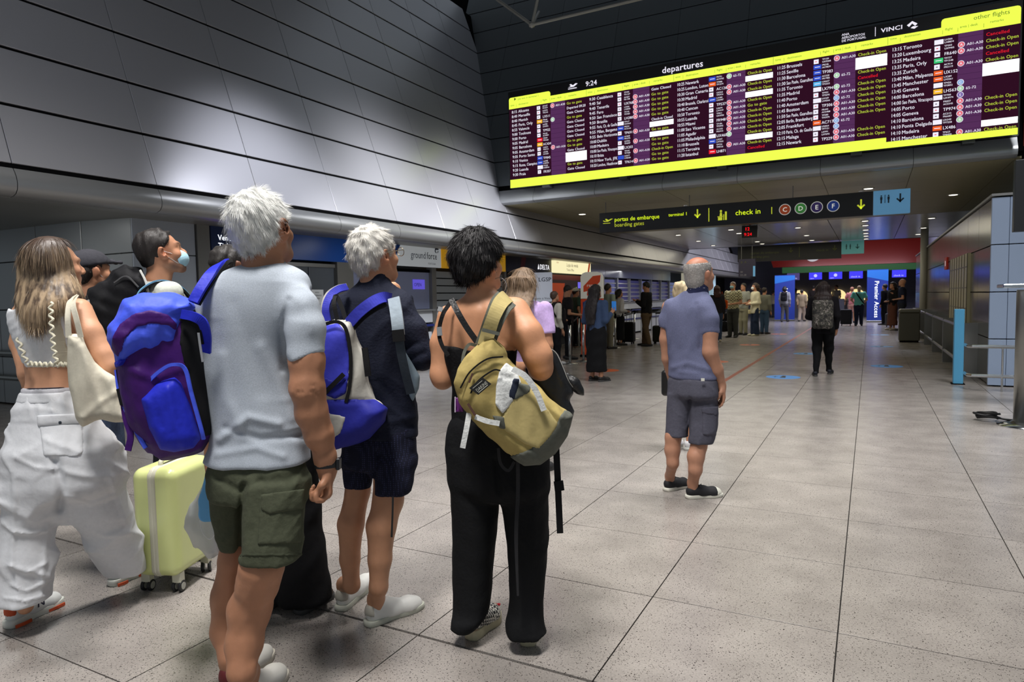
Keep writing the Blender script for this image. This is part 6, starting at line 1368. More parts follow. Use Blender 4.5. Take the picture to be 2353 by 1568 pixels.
    H.loft(stations([(905,1535,1590,.05),(970,1532,1585,.06),(1003,1530,1582,.06)],z,ty,.95),ty,.02,n=2.2,cap=.008); H.loft(stations([(905,1582,1649,-.02),(975,1582,1648,-.04),(1019,1583,1637,-.05)],z,ty,.9),ty,.02,n=2.2,cap=.008)
    H.pfold([(1586,915),(1583,960),(1582,1000)],z,-.010,.012); H.ripple(.0015,(.08,.16),4,63); H.crease(.005,(.08,.16),3,65); SG=cloth('shorts_slate',(78,78,90),.08,50,.25,60); so=H.build('shorts',SG,t,org)
    patch(H,[(1614,938),(1648,936),(1646,1002),(1614,1000)],z,-.007,'cargo_pocket',SG,so,org,front=z+.05); patch(H,[(1612,937),(1650,934),(1649,956),(1612,950)],z,-.012,'pocket_flap',SG,so,org,front=z+.05)
    MB().bevel_box(-.012,.012,-.002,.002,-.01,.01,.001,np.stack([AR,AF,AU],1),P(1615,873,z-.19)-org).build('white_tag',mat('tag_white',(210,210,200),.6),so)
    CK=mat('canvas_black',(22,22,26),.8); SO=mat('vulc_sole_white',(206,204,192),.55); 
    a=aR; b=bR; shoe(t,b,a,'shoe',.045,.046,'s',CK,SO,mat('lace_black',(30,30,34),.7),origin=org,toecap=SO)
    a=aL; b=bL; shoe(t,b,a,'shoe',.045,.046,'s',CK,SO,mat('lace_black',(30,30,34),.7),origin=org,toecap=SO)
    return t,z
tall_man(); navy_man(); black_woman(); girl(); bald_man()
# ================================================================== BAGS AND LUGGAGE
def bag(S,name,label,cat,mm,part='body',relax=0,z=None):
    A=S.ops[0]; c=(A[2]+A[3])/2; org=np.array([c[0],c[1],A[2][2]+.03]); t=thing(name,org,label,cat); o=S.build(part,mm,t,org); return t,o,org
def strap(parent,org,name,pts,w,z,m,t=.004,label=None,side=None):
    o=px_ribbon(pts,w,t,z,side).build(name,m,parent,loc=tuple(-org)); 
    if label: o['label']=label
    return o
NYB=cloth('nylon_bright_blue',(74,96,232),.08,30,.5,16,.5); NYD=cloth('nylon_deep_blue',(38,48,190),.08,30,.5,16,.5); NYP=cloth('nylon_purple',(66,24,104),.08,30,.4,18,.55); WBK=cloth('webbing_black',(20,20,22),.05,150,.06,160,.8)
z=2.40
S=Sculpt(.006,.007); pillow(S,[(270,800),(262,750),(290,700),(335,684),(400,684),(436,700),(455,725),(470,790),(480,880),(491,985),(486,1008),(465,1035),(415,1050),(370,1058),(340,1040),(300,975),(277,905),(270,850)],z,.155,.10,tx=.35); S.ripple(.0035,(.06,.16),6,71)
for f,a,w in (([(300,850,-.15),(350,870,-.16),(410,850,-.15)],.006,.016),([(290,900,-.15),(310,980,-.16),(350,1040,-.15)],-.006,.012),([(430,860,-.12),(450,940,-.12),(470,1010,-.1)],-.006,.012)): S.pfold([(x,y) for x,y,d in f],z,a,w)
tb,bo,og=bag(S,'hiking_backpack','big bright blue and purple hiking backpack on the tall man\'s left shoulder','backpack',NYP)
patch(S,[(418,700),(450,712),(470,790),(482,880),(494,985),(486,1000),(462,1005),(448,960),(428,860),(413,790)],z,-.004,'black_back_panel',WBK,bo,og)
FP=Sculpt(.006,.007); pillow(FP,[(322,918),(360,880),(402,864),(420,880),(437,925),(462,1008),(445,1030),(400,1040),(368,1034),(342,985)],z-.12,.06,.05,tx=.35); FP.pfold([(385,890),(400,960),(420,1020)],z,.008,.014); FP.pfold([(350,920),(370,980)],z,-.006,.012); FP.build('front_pocket',NYD,bo,og)
strap(bo,og,'pocket_piping',[(328,912,-.165),(345,875,-.17),(375,848,-.175),(400,838,-.175),(425,848,-.165),(440,905,-.16),(462,985,-.15),(468,1010,-.14)],7,z,NYB,.008)
strap(bo,og,'side_piping',[(268,850,-.05),(276,905,-.07),(300,965,-.10),(335,1030,-.12)],9,z,NYB,.006)
LD=Sculpt(.006,.007); pillow(LD,[(262,735),(285,690),(330,675),(400,677),(440,690),(448,706),(432,730),(419,760),(417,797),(340,814),(269,842),(262,810),(248,780),(248,755)],z-.02,.175,.085,tx=.35)
for f,a,w in (([(330,770,-.2),(345,800,-.2)],.007,.012),([(370,765,-.2),(375,800,-.2)],-.007,.012),([(285,700,-.17),(350,705,-.2),(425,705,-.18)],.006,.016),([(300,730,-.2),(350,735,-.2),(410,725,-.2)],-.004,.012)): LD.pfold([(x,y) for x,y,d in f],z,a,w)
LD.ripple(.0035,(.05,.12),6,72); lo_=LD.build('lid',NYB,tb,og)
patch(LD,[(256,800),(258,775),(275,745),(305,722),(345,712),(385,722),(407,745),(405,762),(385,748),(345,745),(310,755),(288,778),(280,806),(272,822),(262,812)],z,-.004,'purple_lid_band',NYP,lo_,og)
patch(LD,[(262,832),(340,806),(420,790),(420,800),(340,818),(264,846)],z,-.005,'lid_hem',NYD,lo_,og)
strap(tb,og,'shoulder_strap',[(444,694,-.12),(462,662,-.10),(484,630,-.06),(503,610,.02),(520,604,.12)],22,z,NYD,.014); strap(tb,og,'strap_padding',[(447,697,-.105),(466,664,-.085),(488,632,-.045),(507,613,.03),(524,606,.13)],26,z,WBK,.012)
strap(tb,og,'lower_strap',[(418,722,-.15),(445,728,-.16),(466,742,-.15),(474,772,-.13),(474,810,-.10)],20,z,NYD,.010); strap(tb,og,'lower_strap_edge',[(416,732,-.145),(440,742,-.15),(458,757,-.14),(464,790,-.12)],10,z,WBK,.012)
strap(tb,og,'white_tag',[(456,765,-.16),(460,795,-.155),(466,832,-.15)],5,z,mat('tag_grey',(150,152,158),.6),.002)
strap(tb,og,'hanging_strap',[(281,900,-.08),(289,960,-.09),(300,1000,-.10),(294,1036,-.10)],14,z,NYP,.004); strap(tb,og,'buckle',[(276,893,-.085),(285,930,-.09)],14,z,WBK,.012)
strap(tb,og,'compression_strap',[(270,850,-.10),(275,880,-.10),(282,905,-.09)],6,z,WBK,.004)
# navy man's pack
z=2.86; GRB=cloth('pack_pale_grey',(178,176,168),.06,30,.4,18,.7); PBL=cloth('pack_blue',(58,62,176),.07,30,.4,18,.6); PDB=cloth('pack_dark_blue',(38,42,140),.07,30,.4,18,.6)
S=Sculpt(.007,.008); pillow(S,[(715,790),(735,755),(770,735),(806,738),(820,765),(830,800),(845,860),(860,918),(889,940),(884,966),(850,1005),(800,1026),(760,1030),(735,1015),(705,960),(703,850)],z-.02,.13,.085); S.ripple(.0035,(.06,.15),6,81); S.pfold([(740,925),(800,922),(862,922)],z,-.006,.010)
t2,b2,og2=bag(S,'daypack','blue and pale grey daypack on the back of the navy jacket','backpack',GRB)
patch(S,[(722,800),(735,752),(778,742),(795,765),(804,830),(800,885),(770,895),(735,870)],z,-.006,'blue_front_panel',PBL,b2,og2); patch(S,[(733,860),(775,880),(800,870),(795,905),(770,918),(740,905)],z,-.008,'dark_blue_flap',PDB,b2,og2); patch(S,[(700,922),(750,918),(862,918),(895,940),(886,968),(850,1008),(800,1032),(760,1036),(735,1020),(700,980)],z,-.006,'dark_blue_base',PDB,b2,og2)
patch(S,[(752,948),(795,958),(784,995),(762,1012),(748,1000)],z,-.010,'grey_pocket',GRB,b2,og2)
strap(b2,og2,'zip_piping',[(738,748,-.14),(775,740,-.155),(796,760,-.16),(806,825,-.16),(803,890,-.155),(795,925,-.15)],7,z,WBK,.010); strap(b2,og2,'side_strap',[(790,860,-.165),(770,880,-.165),(745,905,-.16)],10,z,WBK,.006); strap(b2,og2,'buckle_strap',[(838,800,-.10),(843,840,-.11),(846,865,-.11)],13,z,WBK,.010)
strap(t2,og2,'haul_strap',[(803,742,-.10),(825,718,-.11),(855,695,-.10),(880,684,-.05),(897,686,.0)],24,z,PBL,.014); strap(t2,og2,'haul_strap_edge',[(806,750,-.09),(830,725,-.095),(858,705,-.09),(882,694,-.04)],24,z,WBK,.012)
strap(t2,og2,'left_strap',[(752,738,-.05),(749,708,-.05),(758,682,-.03),(776,666,.0),(796,660,.05)],16,z,PBL,.014); strap(t2,og2,'left_strap_edge',[(746,734,-.04),(743,702,-.04),(753,676,-.02),(774,661,.01),(795,656,.06)],8,z,GRB,.012); strap(t2,og2,'top_loop',[(775,735,-.09),(768,700,-.08),(772,680,-.05),(785,705,-.07),(795,738,-.09)],9,z,WBK,.005)
strap(t2,og2,'right_strap',[(905,686,-.03),(910,715,-.06),(914,745,-.08),(916,770,-.08)],27,z,cloth('pack_grey_blue',(150,162,172),.06,40,.3),.014); strap(t2,og2,'right_webbing',[(916,760,-.085),(920,800,-.08),(930,850,-.05),(944,905,.0)],20,z,cloth('webbing_grey',(62,70,80),.08,80),.005); strap(t2,og2,'ladder_buckle',[(914,758,-.095),(917,785,-.095)],26,z,WBK,.012)
S=Sculpt(.008,.009); pillow(S,[(926,800),(946,832),(965,865),(963,892),(948,925),(938,905),(930,860)],z+.10,.04,.03); S.build('side_padding',cloth('pack_grey_blue2',(132,152,166),.06,40,.3),t2,og2)
# khaki sling pack
z=2.57; KH=cloth('canvas_khaki',(166,148,92),.07,40,.35,22,.85); KL=cloth('canvas_khaki_light',(176,160,108),.06,40,.3,22,.85); KG=cloth('canvas_grey_green',(92,94,86),.08,50,.3,30,.85); WCL=cloth('lace_cloth_white',(214,216,214),.05,60,.4,60,.8)
S=Sculpt(.006,.007); pillow(S,[(1110,783),(1135,775),(1158,800),(1175,835),(1215,868),(1262,915),(1300,945),(1315,958),(1302,1000),(1275,1040),(1240,1065),(1205,1068),(1165,1040),(1120,1000),(1085,965),(1055,925),(1045,880),(1052,850),(1075,815)],z,.11,.075,tx=.1)
for f,a,w in (([(1060,905,-.1),(1085,860,-.13),(1130,828,-.13),(1165,822,-.1)],-.006,.008),([(1078,935,-.1),(1098,890,-.13),(1135,862,-.13),(1180,870,-.12)],-.006,.008),([(1150,985,-.12),(1200,1020,-.12),(1245,1050,-.1)],-.007,.010),([(1215,880,-.12),(1265,950,-.12),(1300,985,-.1)],-.005,.010),([(1240,905,-.12),(1262,940,-.13),(1290,960,-.1)],.007,.012)): S.pfold([(x,y) for x,y,d in f],z,a,w)
S.ripple(.003,(.05,.13),6,91)
t3,b3,og3=bag(S,'canvas_backpack','khaki canvas backpack slung on one shoulder of the dark haired woman','backpack',KH)
patch(S,[(1318,950),(1305,1002),(1277,1043),(1242,1069),(1204,1072),(1170,1050),(1215,1034),(1248,1012),(1274,984),(1288,955),(1298,942)],z,-.006,'grey_base',KG,b3,og3)
patch(S,[(1152,962),(1176,915),(1205,882),(1222,892),(1262,945),(1284,975),(1262,1008),(1238,1034),(1205,1020),(1160,990)],z,-.007,'lower_pocket',KL,b3,og3); patch(S,[(1176,915),(1192,880),(1220,886),(1218,902),(1180,922)],z,-.011,'pocket_tab',KG,b3,og3); patch(S,[(1130,955),(1158,958),(1165,988),(1148,985)],z,-.009,'side_tab',KG,b3,og3)
patch(S,[(1148,852),(1163,833),(1186,850),(1198,880),(1185,900),(1178,925),(1155,952),(1138,930),(1140,885)],z,-.010,'white_lace_cloth',WCL,b3,og3); patch(S,[(1178,868),(1196,872),(1183,920),(1168,912)],z,-.0125,'navy_strip',cloth('strip_navy',(34,40,56)),b3,og3)
strap(b3,og3,'white_strap',[(1178,848,-.13),(1208,866,-.135),(1232,900,-.13),(1250,944,-.125)],13,z,WCL,.006); strap(b3,og3,'buckle_strap',[(1092,958,-.12),(1118,968,-.13),(1148,974,-.13)],11,z,WCL,.006); strap(t3,og3,'hanging_white_strap',[(1078,950,-.08),(1072,985,-.09),(1063,1030,-.09)],12,z,WCL,.004)
strap(b3,og3,'zip',[(1058,892,-.11),(1080,855,-.125),(1118,826,-.13),(1156,820,-.11)],3.5,z,WBK,.004); strap(b3,og3,'zip',[(1074,922,-.11),(1095,880,-.13),(1132,852,-.135),(1150,852,-.135)],3.5,z,WBK,.004); strap(b3,og3,'zip_pull',[(1086,858,-.135),(1078,880,-.138)],4,z,mat('pull_brown',(74,44,34),.6),.005); strap(b3,og3,'zip_pull',[(1075,928,-.125),(1092,955,-.13)],5,z,mat('pull_brown',(74,44,34),.6),.005)
lu=(AR*.72+AU*.60); lu/=np.linalg.norm(lu); lv=np.cross(-AF,lu); lv=lv/np.linalg.norm(lv); 
if lv@AU<0: lv=-lv
lo0=P(1099,908,z-.155)-og3
F=Flat(lo0,lu,lv); F.n=-AF; F.poly('k',[(0,0),(.062,0),(.052,.040),(-.010,.040)],.0); F.text('w',.004,.010,'DAKINE',.017,.002,bold=.02,maxw=.05); F.rect('w',.006,.005,.05,.007,.002); F.rect('w',.0,.030,.044,.0315,.002)
F.build({'k':('label_patch',mat('label_black',(18,18,18),.6)),'w':('lettering',mat('label_white',(205,205,195),.6))},b3)
strap(t3,og3,'shoulder_strap',[(1112,795,-.06),(1122,765,-.06),(1134,730,-.07),(1148,700,-.04),(1160,686,.04),(1166,684,.14)],[30,32,30,34,36,36],z,KL,.012); strap(t3,og3,'strap_edging',[(1113,797,-.045),(1124,766,-.045),(1137,731,-.055),(1151,701,-.025),(1163,688,.05)],[44,44,46,52,54],z,KG,.012); strap(t3,og3,'strap_band',[(1108,758,-.085),(1148,768,-.085)],8,z,KG,.012)
strap(t3,og3,'grab_loop',[(1096,795,-.03),(1078,792,-.04),(1066,812,-.05),(1062,840,-.06)],7,z,KG,.006)
strap(t3,og3,'hanging_strap',[(1278,1030,.03),(1281,1090,.03),(1284,1160,.03),(1287,1226,.03)],15,z,WBK,.003); strap(t3,og3,'strap_buckle',[(1283,1106,.02),(1286,1128,.02)],22,z,WBK,.012)
strap(t3,og3,'long_strap',[(1190,1062,.04),(1190,1140,.06),(1186,1235,.06),(1190,1370,.06)],[9,9,9,5],z,cloth('webbing_charcoal',(44,44,46)),.003); strap(t3,og3,'strap_loop',[(1145,1030,.02),(1150,1065,.03),(1168,1082,.03),(1182,1062,.03)],7,z,cloth('webbing_charcoal',(44,44,46)),.003)
# black leather bag
z=2.80; LE=mat('leather_black',(18,18,20),.38,bump=.2,bscale=90)
S=Sculpt(.007,.008); pillow(S,[(1235,802),(1262,796),(1284,816),(1298,850),(1312,880),(1318,905),(1308,920),(1320,945),(1310,985),(1290,970),(1255,925),(1220,880),(1205,850)],z,.06,.035); S.pfold([(1262,800),(1295,880)],z,.005,.01); t4,b4,og4=bag(S,'leather_bag','black leather shoulder bag pressed under the dark haired woman\'s right arm','handbag',LE)
S=Sculpt(.006,.007); S.limb([pc(1302,865,z,9),pc(1318,882,z,14),pc(1332,898,z,8),pc(1341,908,z,2)],.02); S.build('flap_corner',LE,t4,og4); strap(t4,og4,'stitching',[(1250,797,-.066),(1275,808,-.066),(1290,835,-.066),(1305,872,-.06),(1316,890,-.04)],1.6,z,mat('stitch_grey',(170,170,168),.7),.002)
strap(t4,og4,'shoulder_strap',[(1037,688,-.10),(1052,718,-.135),(1072,752,-.145),(1096,786,-.15)],13,z,LE,.005)
S=Sculpt(.006); S.rbox(P(1056,930,2.62),(.017,.004,.03),np.stack([AR,AF,AU],1),.002); t_,o_,g_2=bag(S,'purple_booklet','small purple booklet poking out at the dark haired woman\'s waist','booklet',mat('booklet_purple',(92,24,104),.5),'cover'); 
mb=MB(); mb.box(-.019,-.015,-.0045,.0045,-.03,.03,np.stack([AR,AF,AU],1),P(1056,930,2.62)-g_2); mb.build('spine',mat('booklet_white',(214,200,220),.5),t_)
# tote bag
z=2.84; TO=cloth('canvas_tote',(206,200,182),.04,120,.35,14,.9)
S=Sculpt(.007,.008); pillow(S,[(155,770),(190,771),(201,800),(218,832),(262,868),(281,920),(294,972),(262,970),(235,965),(205,975),(190,979),(176,960),(160,890)],z,.05,.04,tx=.2)
for f,a,w in (([(190,800,-.05),(205,870,-.05),(240,950,-.05)],.007,.016),([(165,800,-.05),(175,880,-.05),(190,950,-.05)],-.005,.014),([(190,960,-.05),(230,925,-.05),(270,900,-.05)],.006,.014),([(220,850,-.05),(255,920,-.05)],-.005,.014)): S.pfold([(x,y) for x,y,d in f],z,a,w)
S.ripple(.003,(.06,.14),5,95); t5,b5,og5=bag(S,'tote_bag','plain cream cotton tote bag hanging from the blonde woman\'s shoulder','tote bag',TO); strap(t5,og5,'handle',[(158,776,-.045),(156,730,-.04),(160,694,.0),(172,680,.06)],13,z,TO,.004); strap(t5,og5,'handle',[(186,776,-.045),(176,735,-.05),(168,700,-.03),(176,682,.04)],12,z,TO,.004)
# black pack on the masked man
z=3.72; BP=cloth('pack_black',(22,22,25),.08,50,.45,16,.75)
S=Sculpt(.009); pillow(S,[(186,700),(205,664),(243,645),(262,620),(290,613),(325,620),(340,650),(346,690),(336,760),(312,850),(270,850),(240,790),(205,735)],z,.13,.09); S.ripple(.006,(.06,.15),6,97); t6,b6,og6=bag(S,'black_backpack','bulky black backpack with pale piping between the capped man and masked man','backpack',BP); strap(t6,og6,'white_piping',[(322,621,-.10),(334,645,-.12),(340,668,-.125),(345,692,-.12)],4,z,mat('piping_white',(205,205,200),.7),.005); strap(t6,og6,'zip',[(262,650,-.135),(290,635,-.14),(318,660,-.14)],3,z,mat('zip_grey',(90,90,92),.5),.004)
strap(t6,og6,'reflective_patch',[(200,690,-.13),(206,715,-.135)],9,z,mat('patch_white',(190,190,186),.6),.003)
# suitcase
LM=mat('suitcase_lime',(214,222,150),.28,coat=.4,var=.02); SG2=mat('suitcase_zip_grey',(206,204,184),.5)
A=floor_at(340,1358); Bq=floor_at(410,1360); Cq=floor_at(468,1308)
u=Bq-A; u[2]=0; wv=np.linalg.norm(u); u/=wv; v=np.array([-u[1],u[0],0]); 
if v@AF<0: v=-v
L_=float((Cq-Bq)@v); L_=max(.34,min(L_,.42)); Wd=.235
cen=(A+Bq)/2+v*(L_/2-.04); cen[2]=0
Rm=np.stack([u,v,np.array([0,0,1.])],1)
t7=thing('suitcase',cen,'small lime yellow cabin suitcase on four double wheels beside the tall man','suitcase')
S=Sculpt(.008,.008); S.rbox(np.array([0,0,.36]),(Wd/2,L_/2+.01,.275),Rm,.05); 
so=S.build('shell',LM,t7)
def slab(w_,off,nm,m_,par):
    q_=S.derive(off); q_.apply([('c',lambda X,Y,Z:np.abs(X*u[0]+Y*u[1])-w_,np.full(3,-99.),np.full(3,99.),0)]); return q_.build(nm,m_,par)
zo=slab(.022,-.0035,'zip_band',SG2,t7); slab(.0045,-.007,'zip',mat('zip_white',(226,224,206),.5),zo)
for sx_ in (-1,1):
    for k_ in (-.085,.085):
        pass
mb=MB(); mb.tube([Rm@np.array([x,y,zz]) for x,y,zz in spline([(0,-.10,.635),(0,-.085,.66),(0,0,.668),(0,.085,.66),(0,.10,.635)],5)],.012,8); mb.build('top_handle',SG2,t7,True)
for sx in (-1,1):
    for sy in (-1,1):
        w=MB(); c=Rm@np.array([sx*(Wd/2-.035),sy*(L_/2-.045),0]); w.box(-.022,.022,-.018,.018,.05,.10,Rm,c); wo_=w.build('wheel_housing',SG2,t7)
        for q in (-1,1):
            ww=MB(); ax=Rm@np.array([1,0,0]) if sy<0 else Rm@np.array([.9,.4,0]); ax/=np.linalg.norm(ax); RR=np.stack([np.cross(ax,(0,0,1)),np.array([0,0,1.]),ax],1)
            ww.lathe([(.015,-.008),(.026,-.008),(.029,-.004),(.029,.004),(.026,.008),(.015,.008)],c=c+ax*q*.017+np.array([0,0,.0292]),n=20,R=RR); wh=ww.build('wheel',mat('wheel_black',(26,26,28),.5),wo_,False)
            hb=MB(); hb.lathe([(.006,-.0095),(.018,-.0095),(.018,.0095),(.006,.0095)],c=c+ax*q*.017+np.array([0,0,.0292]),n=16,R=RR); hb.build('wheel_hub',mat('hub_grey',(170,170,160),.4),wo_)
mb=MB()
for sx in (-.045,.045): mb=MB(); mb.tube([Rm@np.array([sx,L_/2-.03,.62]),Rm@np.array([sx,L_/2-.03,1.0])],.009,8); mb.build('pull_rod',mat('rod_alu',(190,190,188),.3,.8),t7)
mb=MB(); mb.tube([Rm@np.array([-.06,L_/2-.03,1.0]),Rm@np.array([.06,L_/2-.03,1.0])],.014,8); mb.build('pull_grip',SG2,t7)
F=Flat(Rm@np.array([Wd/2+.001,-.02,.42]),v,(0,0,1)); F.n=u if True else F.n; F.text('g',0,0,'SUITSUIT',.022,.0015); F.build({'g':('lettering',mat('ink_suit',(110,112,90),.6))},so)
# plastic bag and mask hanging from the hand
z=2.80; PL=mat('plastic_milky',(206,208,208),.3,alpha=.72,bump=.5,bscale=18)
S=Sculpt(.007,.008); pillow(S,[(482,1080),(496,1080),(508,1110),(517,1220),(508,1272),(482,1285),(455,1262),(422,1215),(425,1188),(450,1140)],z,.05,.045); S.crease(.012,(.05,.12),5,99,(1,1,.6),3); t8,b8,og8=bag(S,'plastic_bag','crumpled milky plastic bag hanging in front of the lime suitcase','bag',PL)
strap(t8,og8,'bag_handle',[(488,1092,0),(487,1078,.03),(488,1068,.06)],8,z,mat('plastic_milky2',(206,208,208),.35),.004)
FM=mat('mask_blue',(108,176,226),.8,bump=.2,bscale=70)
S=Sculpt(.005); S.limb([pc(482,1092,2.70,10),pc(480,1150,2.70,20),pc(477,1182,2.70,20)],.02,[(P(480,1199,2.70),-AU),(P(480,1140,2.685),-AF)]); t9,b9,og9=bag(S,'face_mask','folded pale blue face mask dangling over the plastic bag','face mask',FM,'pleated_cloth')
MB().tube([P(x,y,2.68)-og9 for x,y in [tuple(q) for q in spline([(459,1196),(466,1225),(482,1240),(495,1225),(499,1196)],5)]],.0015,5).build('ear_loop',mat('loop_white',(225,225,225),.7),t9)
# ================================================================== OTHER PEOPLE: one builder, one body each
def gp(px,fy,ty,face,label,top=(60,60,66),bot=(40,42,50),hair=(30,24,22),style='short',sleeve='long',legs='trousers',skin_=(186,134,104),shoes=(30,30,32),arms=('down','down'),stride=0.0,fem=False,mask=None,topm=None,botm=None,h=None,cap=None,hl=.30,build_=1.0,z=None,hpitch=.08,toplen=.0,flare=1.0,beard=0,head_yaw=0.0,coat=False,spread=.5,hoff=2.2,hw=1.0,hplane=None):
    if z is None: f=floor_at(px,fy); z=depth(f)
    else: q=P(px,fy,z); f=np.array([q[0],q[1],0])
    hz=1.44+ (P(px,ty,z)[2]-1.44); H=hz; va=math.atan2(-(f[0]),f[1]); yaw=face if face is not None else va
    if h is None: h=max(.010,min(.024,z*.00115))
    R0=Rz(yaw); W=lambda x,y,zz:np.array([f[0],f[1],0])+R0@np.array([x,y,zz]); org=np.array([f[0],f[1],0.])
    t=build_person(org,label); b=build_*H/1.75
    g4=lambda x,y,zz,r:tuple(W(x,y,zz))+(r,)
    S=Sculpt(h); sh=(.165 if fem else .185)*b; sz=.815*H; hx_=.085*b; hd=.925*H; sc=H/1.75*1.0
    if cap or style=='long': pass
    R,T=head_ops(S,W(0,.015,hd-.005),yaw+head_yaw,hpitch,0,sc*.98,fem=fem,neck=W(0,-.01,.835*H),nr=.05 if fem else .056,ears=z<14)
    tors=[(.50*H,.145,.10),(.56*H,.145,.10),(.62*H,.125,.09),(.70*H,.14,.10),(.78*H,.155,.095),(.82*H,.11,.065)]
    S.loft([(zz,W(0,0,0)[0],W(0,0,0)[1],a*b,c*b) for zz,a,c in tors],yaw,.03)
    st=stride/2; ft=[]
    for sd in (-1,1):
        s_=sd*st if stride else 0; hip=g4(sd*hx_,0,.50*H,.075*b); kn=g4(sd*hx_*1.0,s_*.5+.02+(.03 if stride and s_<0 else 0),.28*H,.050*b); ky=s_*.5+.02+(.03 if stride and s_<0 else 0); cf=g4(sd*hx_*1.02,ky+(s_-ky)*.35,.2*H,.046*b); an=g4(sd*hx_*1.05,s_,.05*H,.034*b); S.chain([hip,kn,cf,an],.02); ft.append((sd,s_))
    hands=[]
    for sd,a in ((-1,arms[0]),(1,arms[1])):
        s0=(sd*sh,0,sz-.03); 
        if a=='down': e=(sd*(sh+.045),-.03,.63*H); w_=(sd*(sh+.035),.06,.48*H)
        elif a=='back': e=(sd*(sh+.05),-.10,.63*H); w_=(sd*(sh+.03),-.12,.48*H)
        elif a=='phone': e=(sd*(sh+.03),.0,.63*H); w_=(sd*(sh-.06),.26,.70*H)
        elif a=='front': e=(sd*(sh+.05),-.03,.62*H); w_=(sd*.06,.22,.60*H)
        elif a=='up': e=(sd*(sh+.10),.08,.70*H); w_=(sd*.10,.16,.88*H)
        elif a=='out': e=(sd*(sh+.10),.0,.64*H); w_=(sd*(sh+.14),.16,.55*H)
        else: e=(sd*(sh+.09),-.04,.64*H); w_=(sd*(sh-.01),.03,.57*H)
        r0,r1,r2,r3=[q*b*(.88 if fem else 1) for q in (.048,.040,.036,.024)]
        S.chain([g4(*s0,r0),g4(*e,r1)],.02); S.chain([g4(*e,r2),g4(*w_,r3)],.02)
        wv=W(*w_); dv=wv-W(*e); dv/=np.linalg.norm(dv)
        if h<.014: hand_ops(S,wv,dv,R0@np.array([-sd*1.0,.2,0.]) if a=='down' else R0@np.array([0,.1,1.]),side=sd,L=.175,curl=.5,r=max(.0088,h*.75))
        else: S.chain([tuple(wv)+(.024,),tuple(wv+dv*.08)+(.03,),tuple(wv+dv*.15)+(.018,)],.02)
        hands.append((s0,e,w_,(r0,r1,r2,r3)))
    if legs in('dressshoes','heels'): pass
    o=S.build('body',SK,t,org); paint_head(o,S.V,T,R,skin_,sc,stubble=beard,brow=tuple(c*.4 for c in lin(hair)[:3]))
    cn=label[:24]; tm=topm or cloth('top_%d_%d_%d'%tuple(top),top,.08,60,.3,30); bm=botm or cloth('bot_%d_%d_%d'%tuple(bot),bot,.08,60,.3,30)
    g_=.016+h*.35
    # top
    C=Sculpt(h); zb=(.50-toplen)*H
    rows=[(zb,.150,.108),(.56*H,.148,.106),(.63*H,.135,.098),(.70*H,.148,.108),(.78*H,.162,.100),(.815*H,.13,.076),(.835*H,.08,.06)]
    if zb<.45*H: rows.insert(1,(.48*H,.155,.112))
    C.loft([(zz,f[0],f[1],a*b+g_,c*b+g_) for zz,a,c in rows],yaw,.03,cap=.01,n=2.2)
    for (s0,e,w_,(r0,r1,r2,r3)) in hands:
        if sleeve=='none': continue
        s1=W(*s0);e1=W(*e);w1=W(*w_); 
        if sleeve=='short': m=s1*.30+e1*.70; C.limb([tuple(s1)+(r0+g_,),tuple(e1)+(r1+g_*1.4,)],.02,[(m,e1-s1)],.03)
        else:
            C.limb([tuple(s1)+(r0+g_,),tuple(e1)+(r1+g_,)],.02,(),.03); C.limb([tuple(e1)+(r1+g_,),tuple(w1)+(r3+g_,)],.02,[(e1*.08+w1*.92,w1-e1)],.02)
    C.cut(W(0,0,.852*H),(0,0,1.)); C.ripple(.004,(.08,.2),4,int(px)); C.build('coat' if coat else ('long_sleeved_top' if sleeve=='long' else 'shirt' if sleeve=='short' else 'vest_top'),tm,t,org)
    # legs
    B=Sculpt(h)
    if legs in ('skirt','long_skirt'):
        zl=(.10 if legs=='long_skirt' else .27)*H; B.loft([(zl,f[0],f[1],.17*b*flare,.15*b*flare),(.3*H,f[0],f[1],.165*b*(flare*.5+.5),.14*b),(.46*H,f[0],f[1],.165*b+g_,.125*b+g_),(.60*H,f[0],f[1],.135*b+g_,.1*b+g_)],yaw,.0,cap=.01)
    else:
        B.loft([(.45*H,f[0],f[1],.155*b+g_*.7,.112*b+g_*.7),(.52*H,f[0],f[1],.155*b+g_*.6,.112*b+g_*.6),(.58*H,f[0],f[1],.14*b+g_*.4,.10*b+g_*.4)],yaw,.03,n=2.2)
        for sd,s_ in ft:
            hip=g4(sd*hx_,0,.48*H,.078*b+g_); kn=g4(sd*hx_,s_*.5+.02+(.03 if stride and s_<0 else 0),.28*H,(.056*b+g_)*(1 if flare<=1 else 1.1)); an=g4(sd*hx_*1.05,s_,.04*H,(.040*b+g_)*flare)
            if legs=='shorts': k1=np.array(kn[:3]); B.limb([hip,kn],.02,[(k1+np.array([0,0,.03]),(0,0,-1.))],.02)
            else: B.limb([hip,kn,an],.03,[(np.array(an[:3])-np.array([0,0,.02]),(0,0,-1.))],.02)
    B.ripple(.004,(.08,.2),4,int(px)+1); B.build({'shorts':'shorts','skirt':'skirt','long_skirt':'skirt'}.get(legs,'trousers'),bm,t,org)
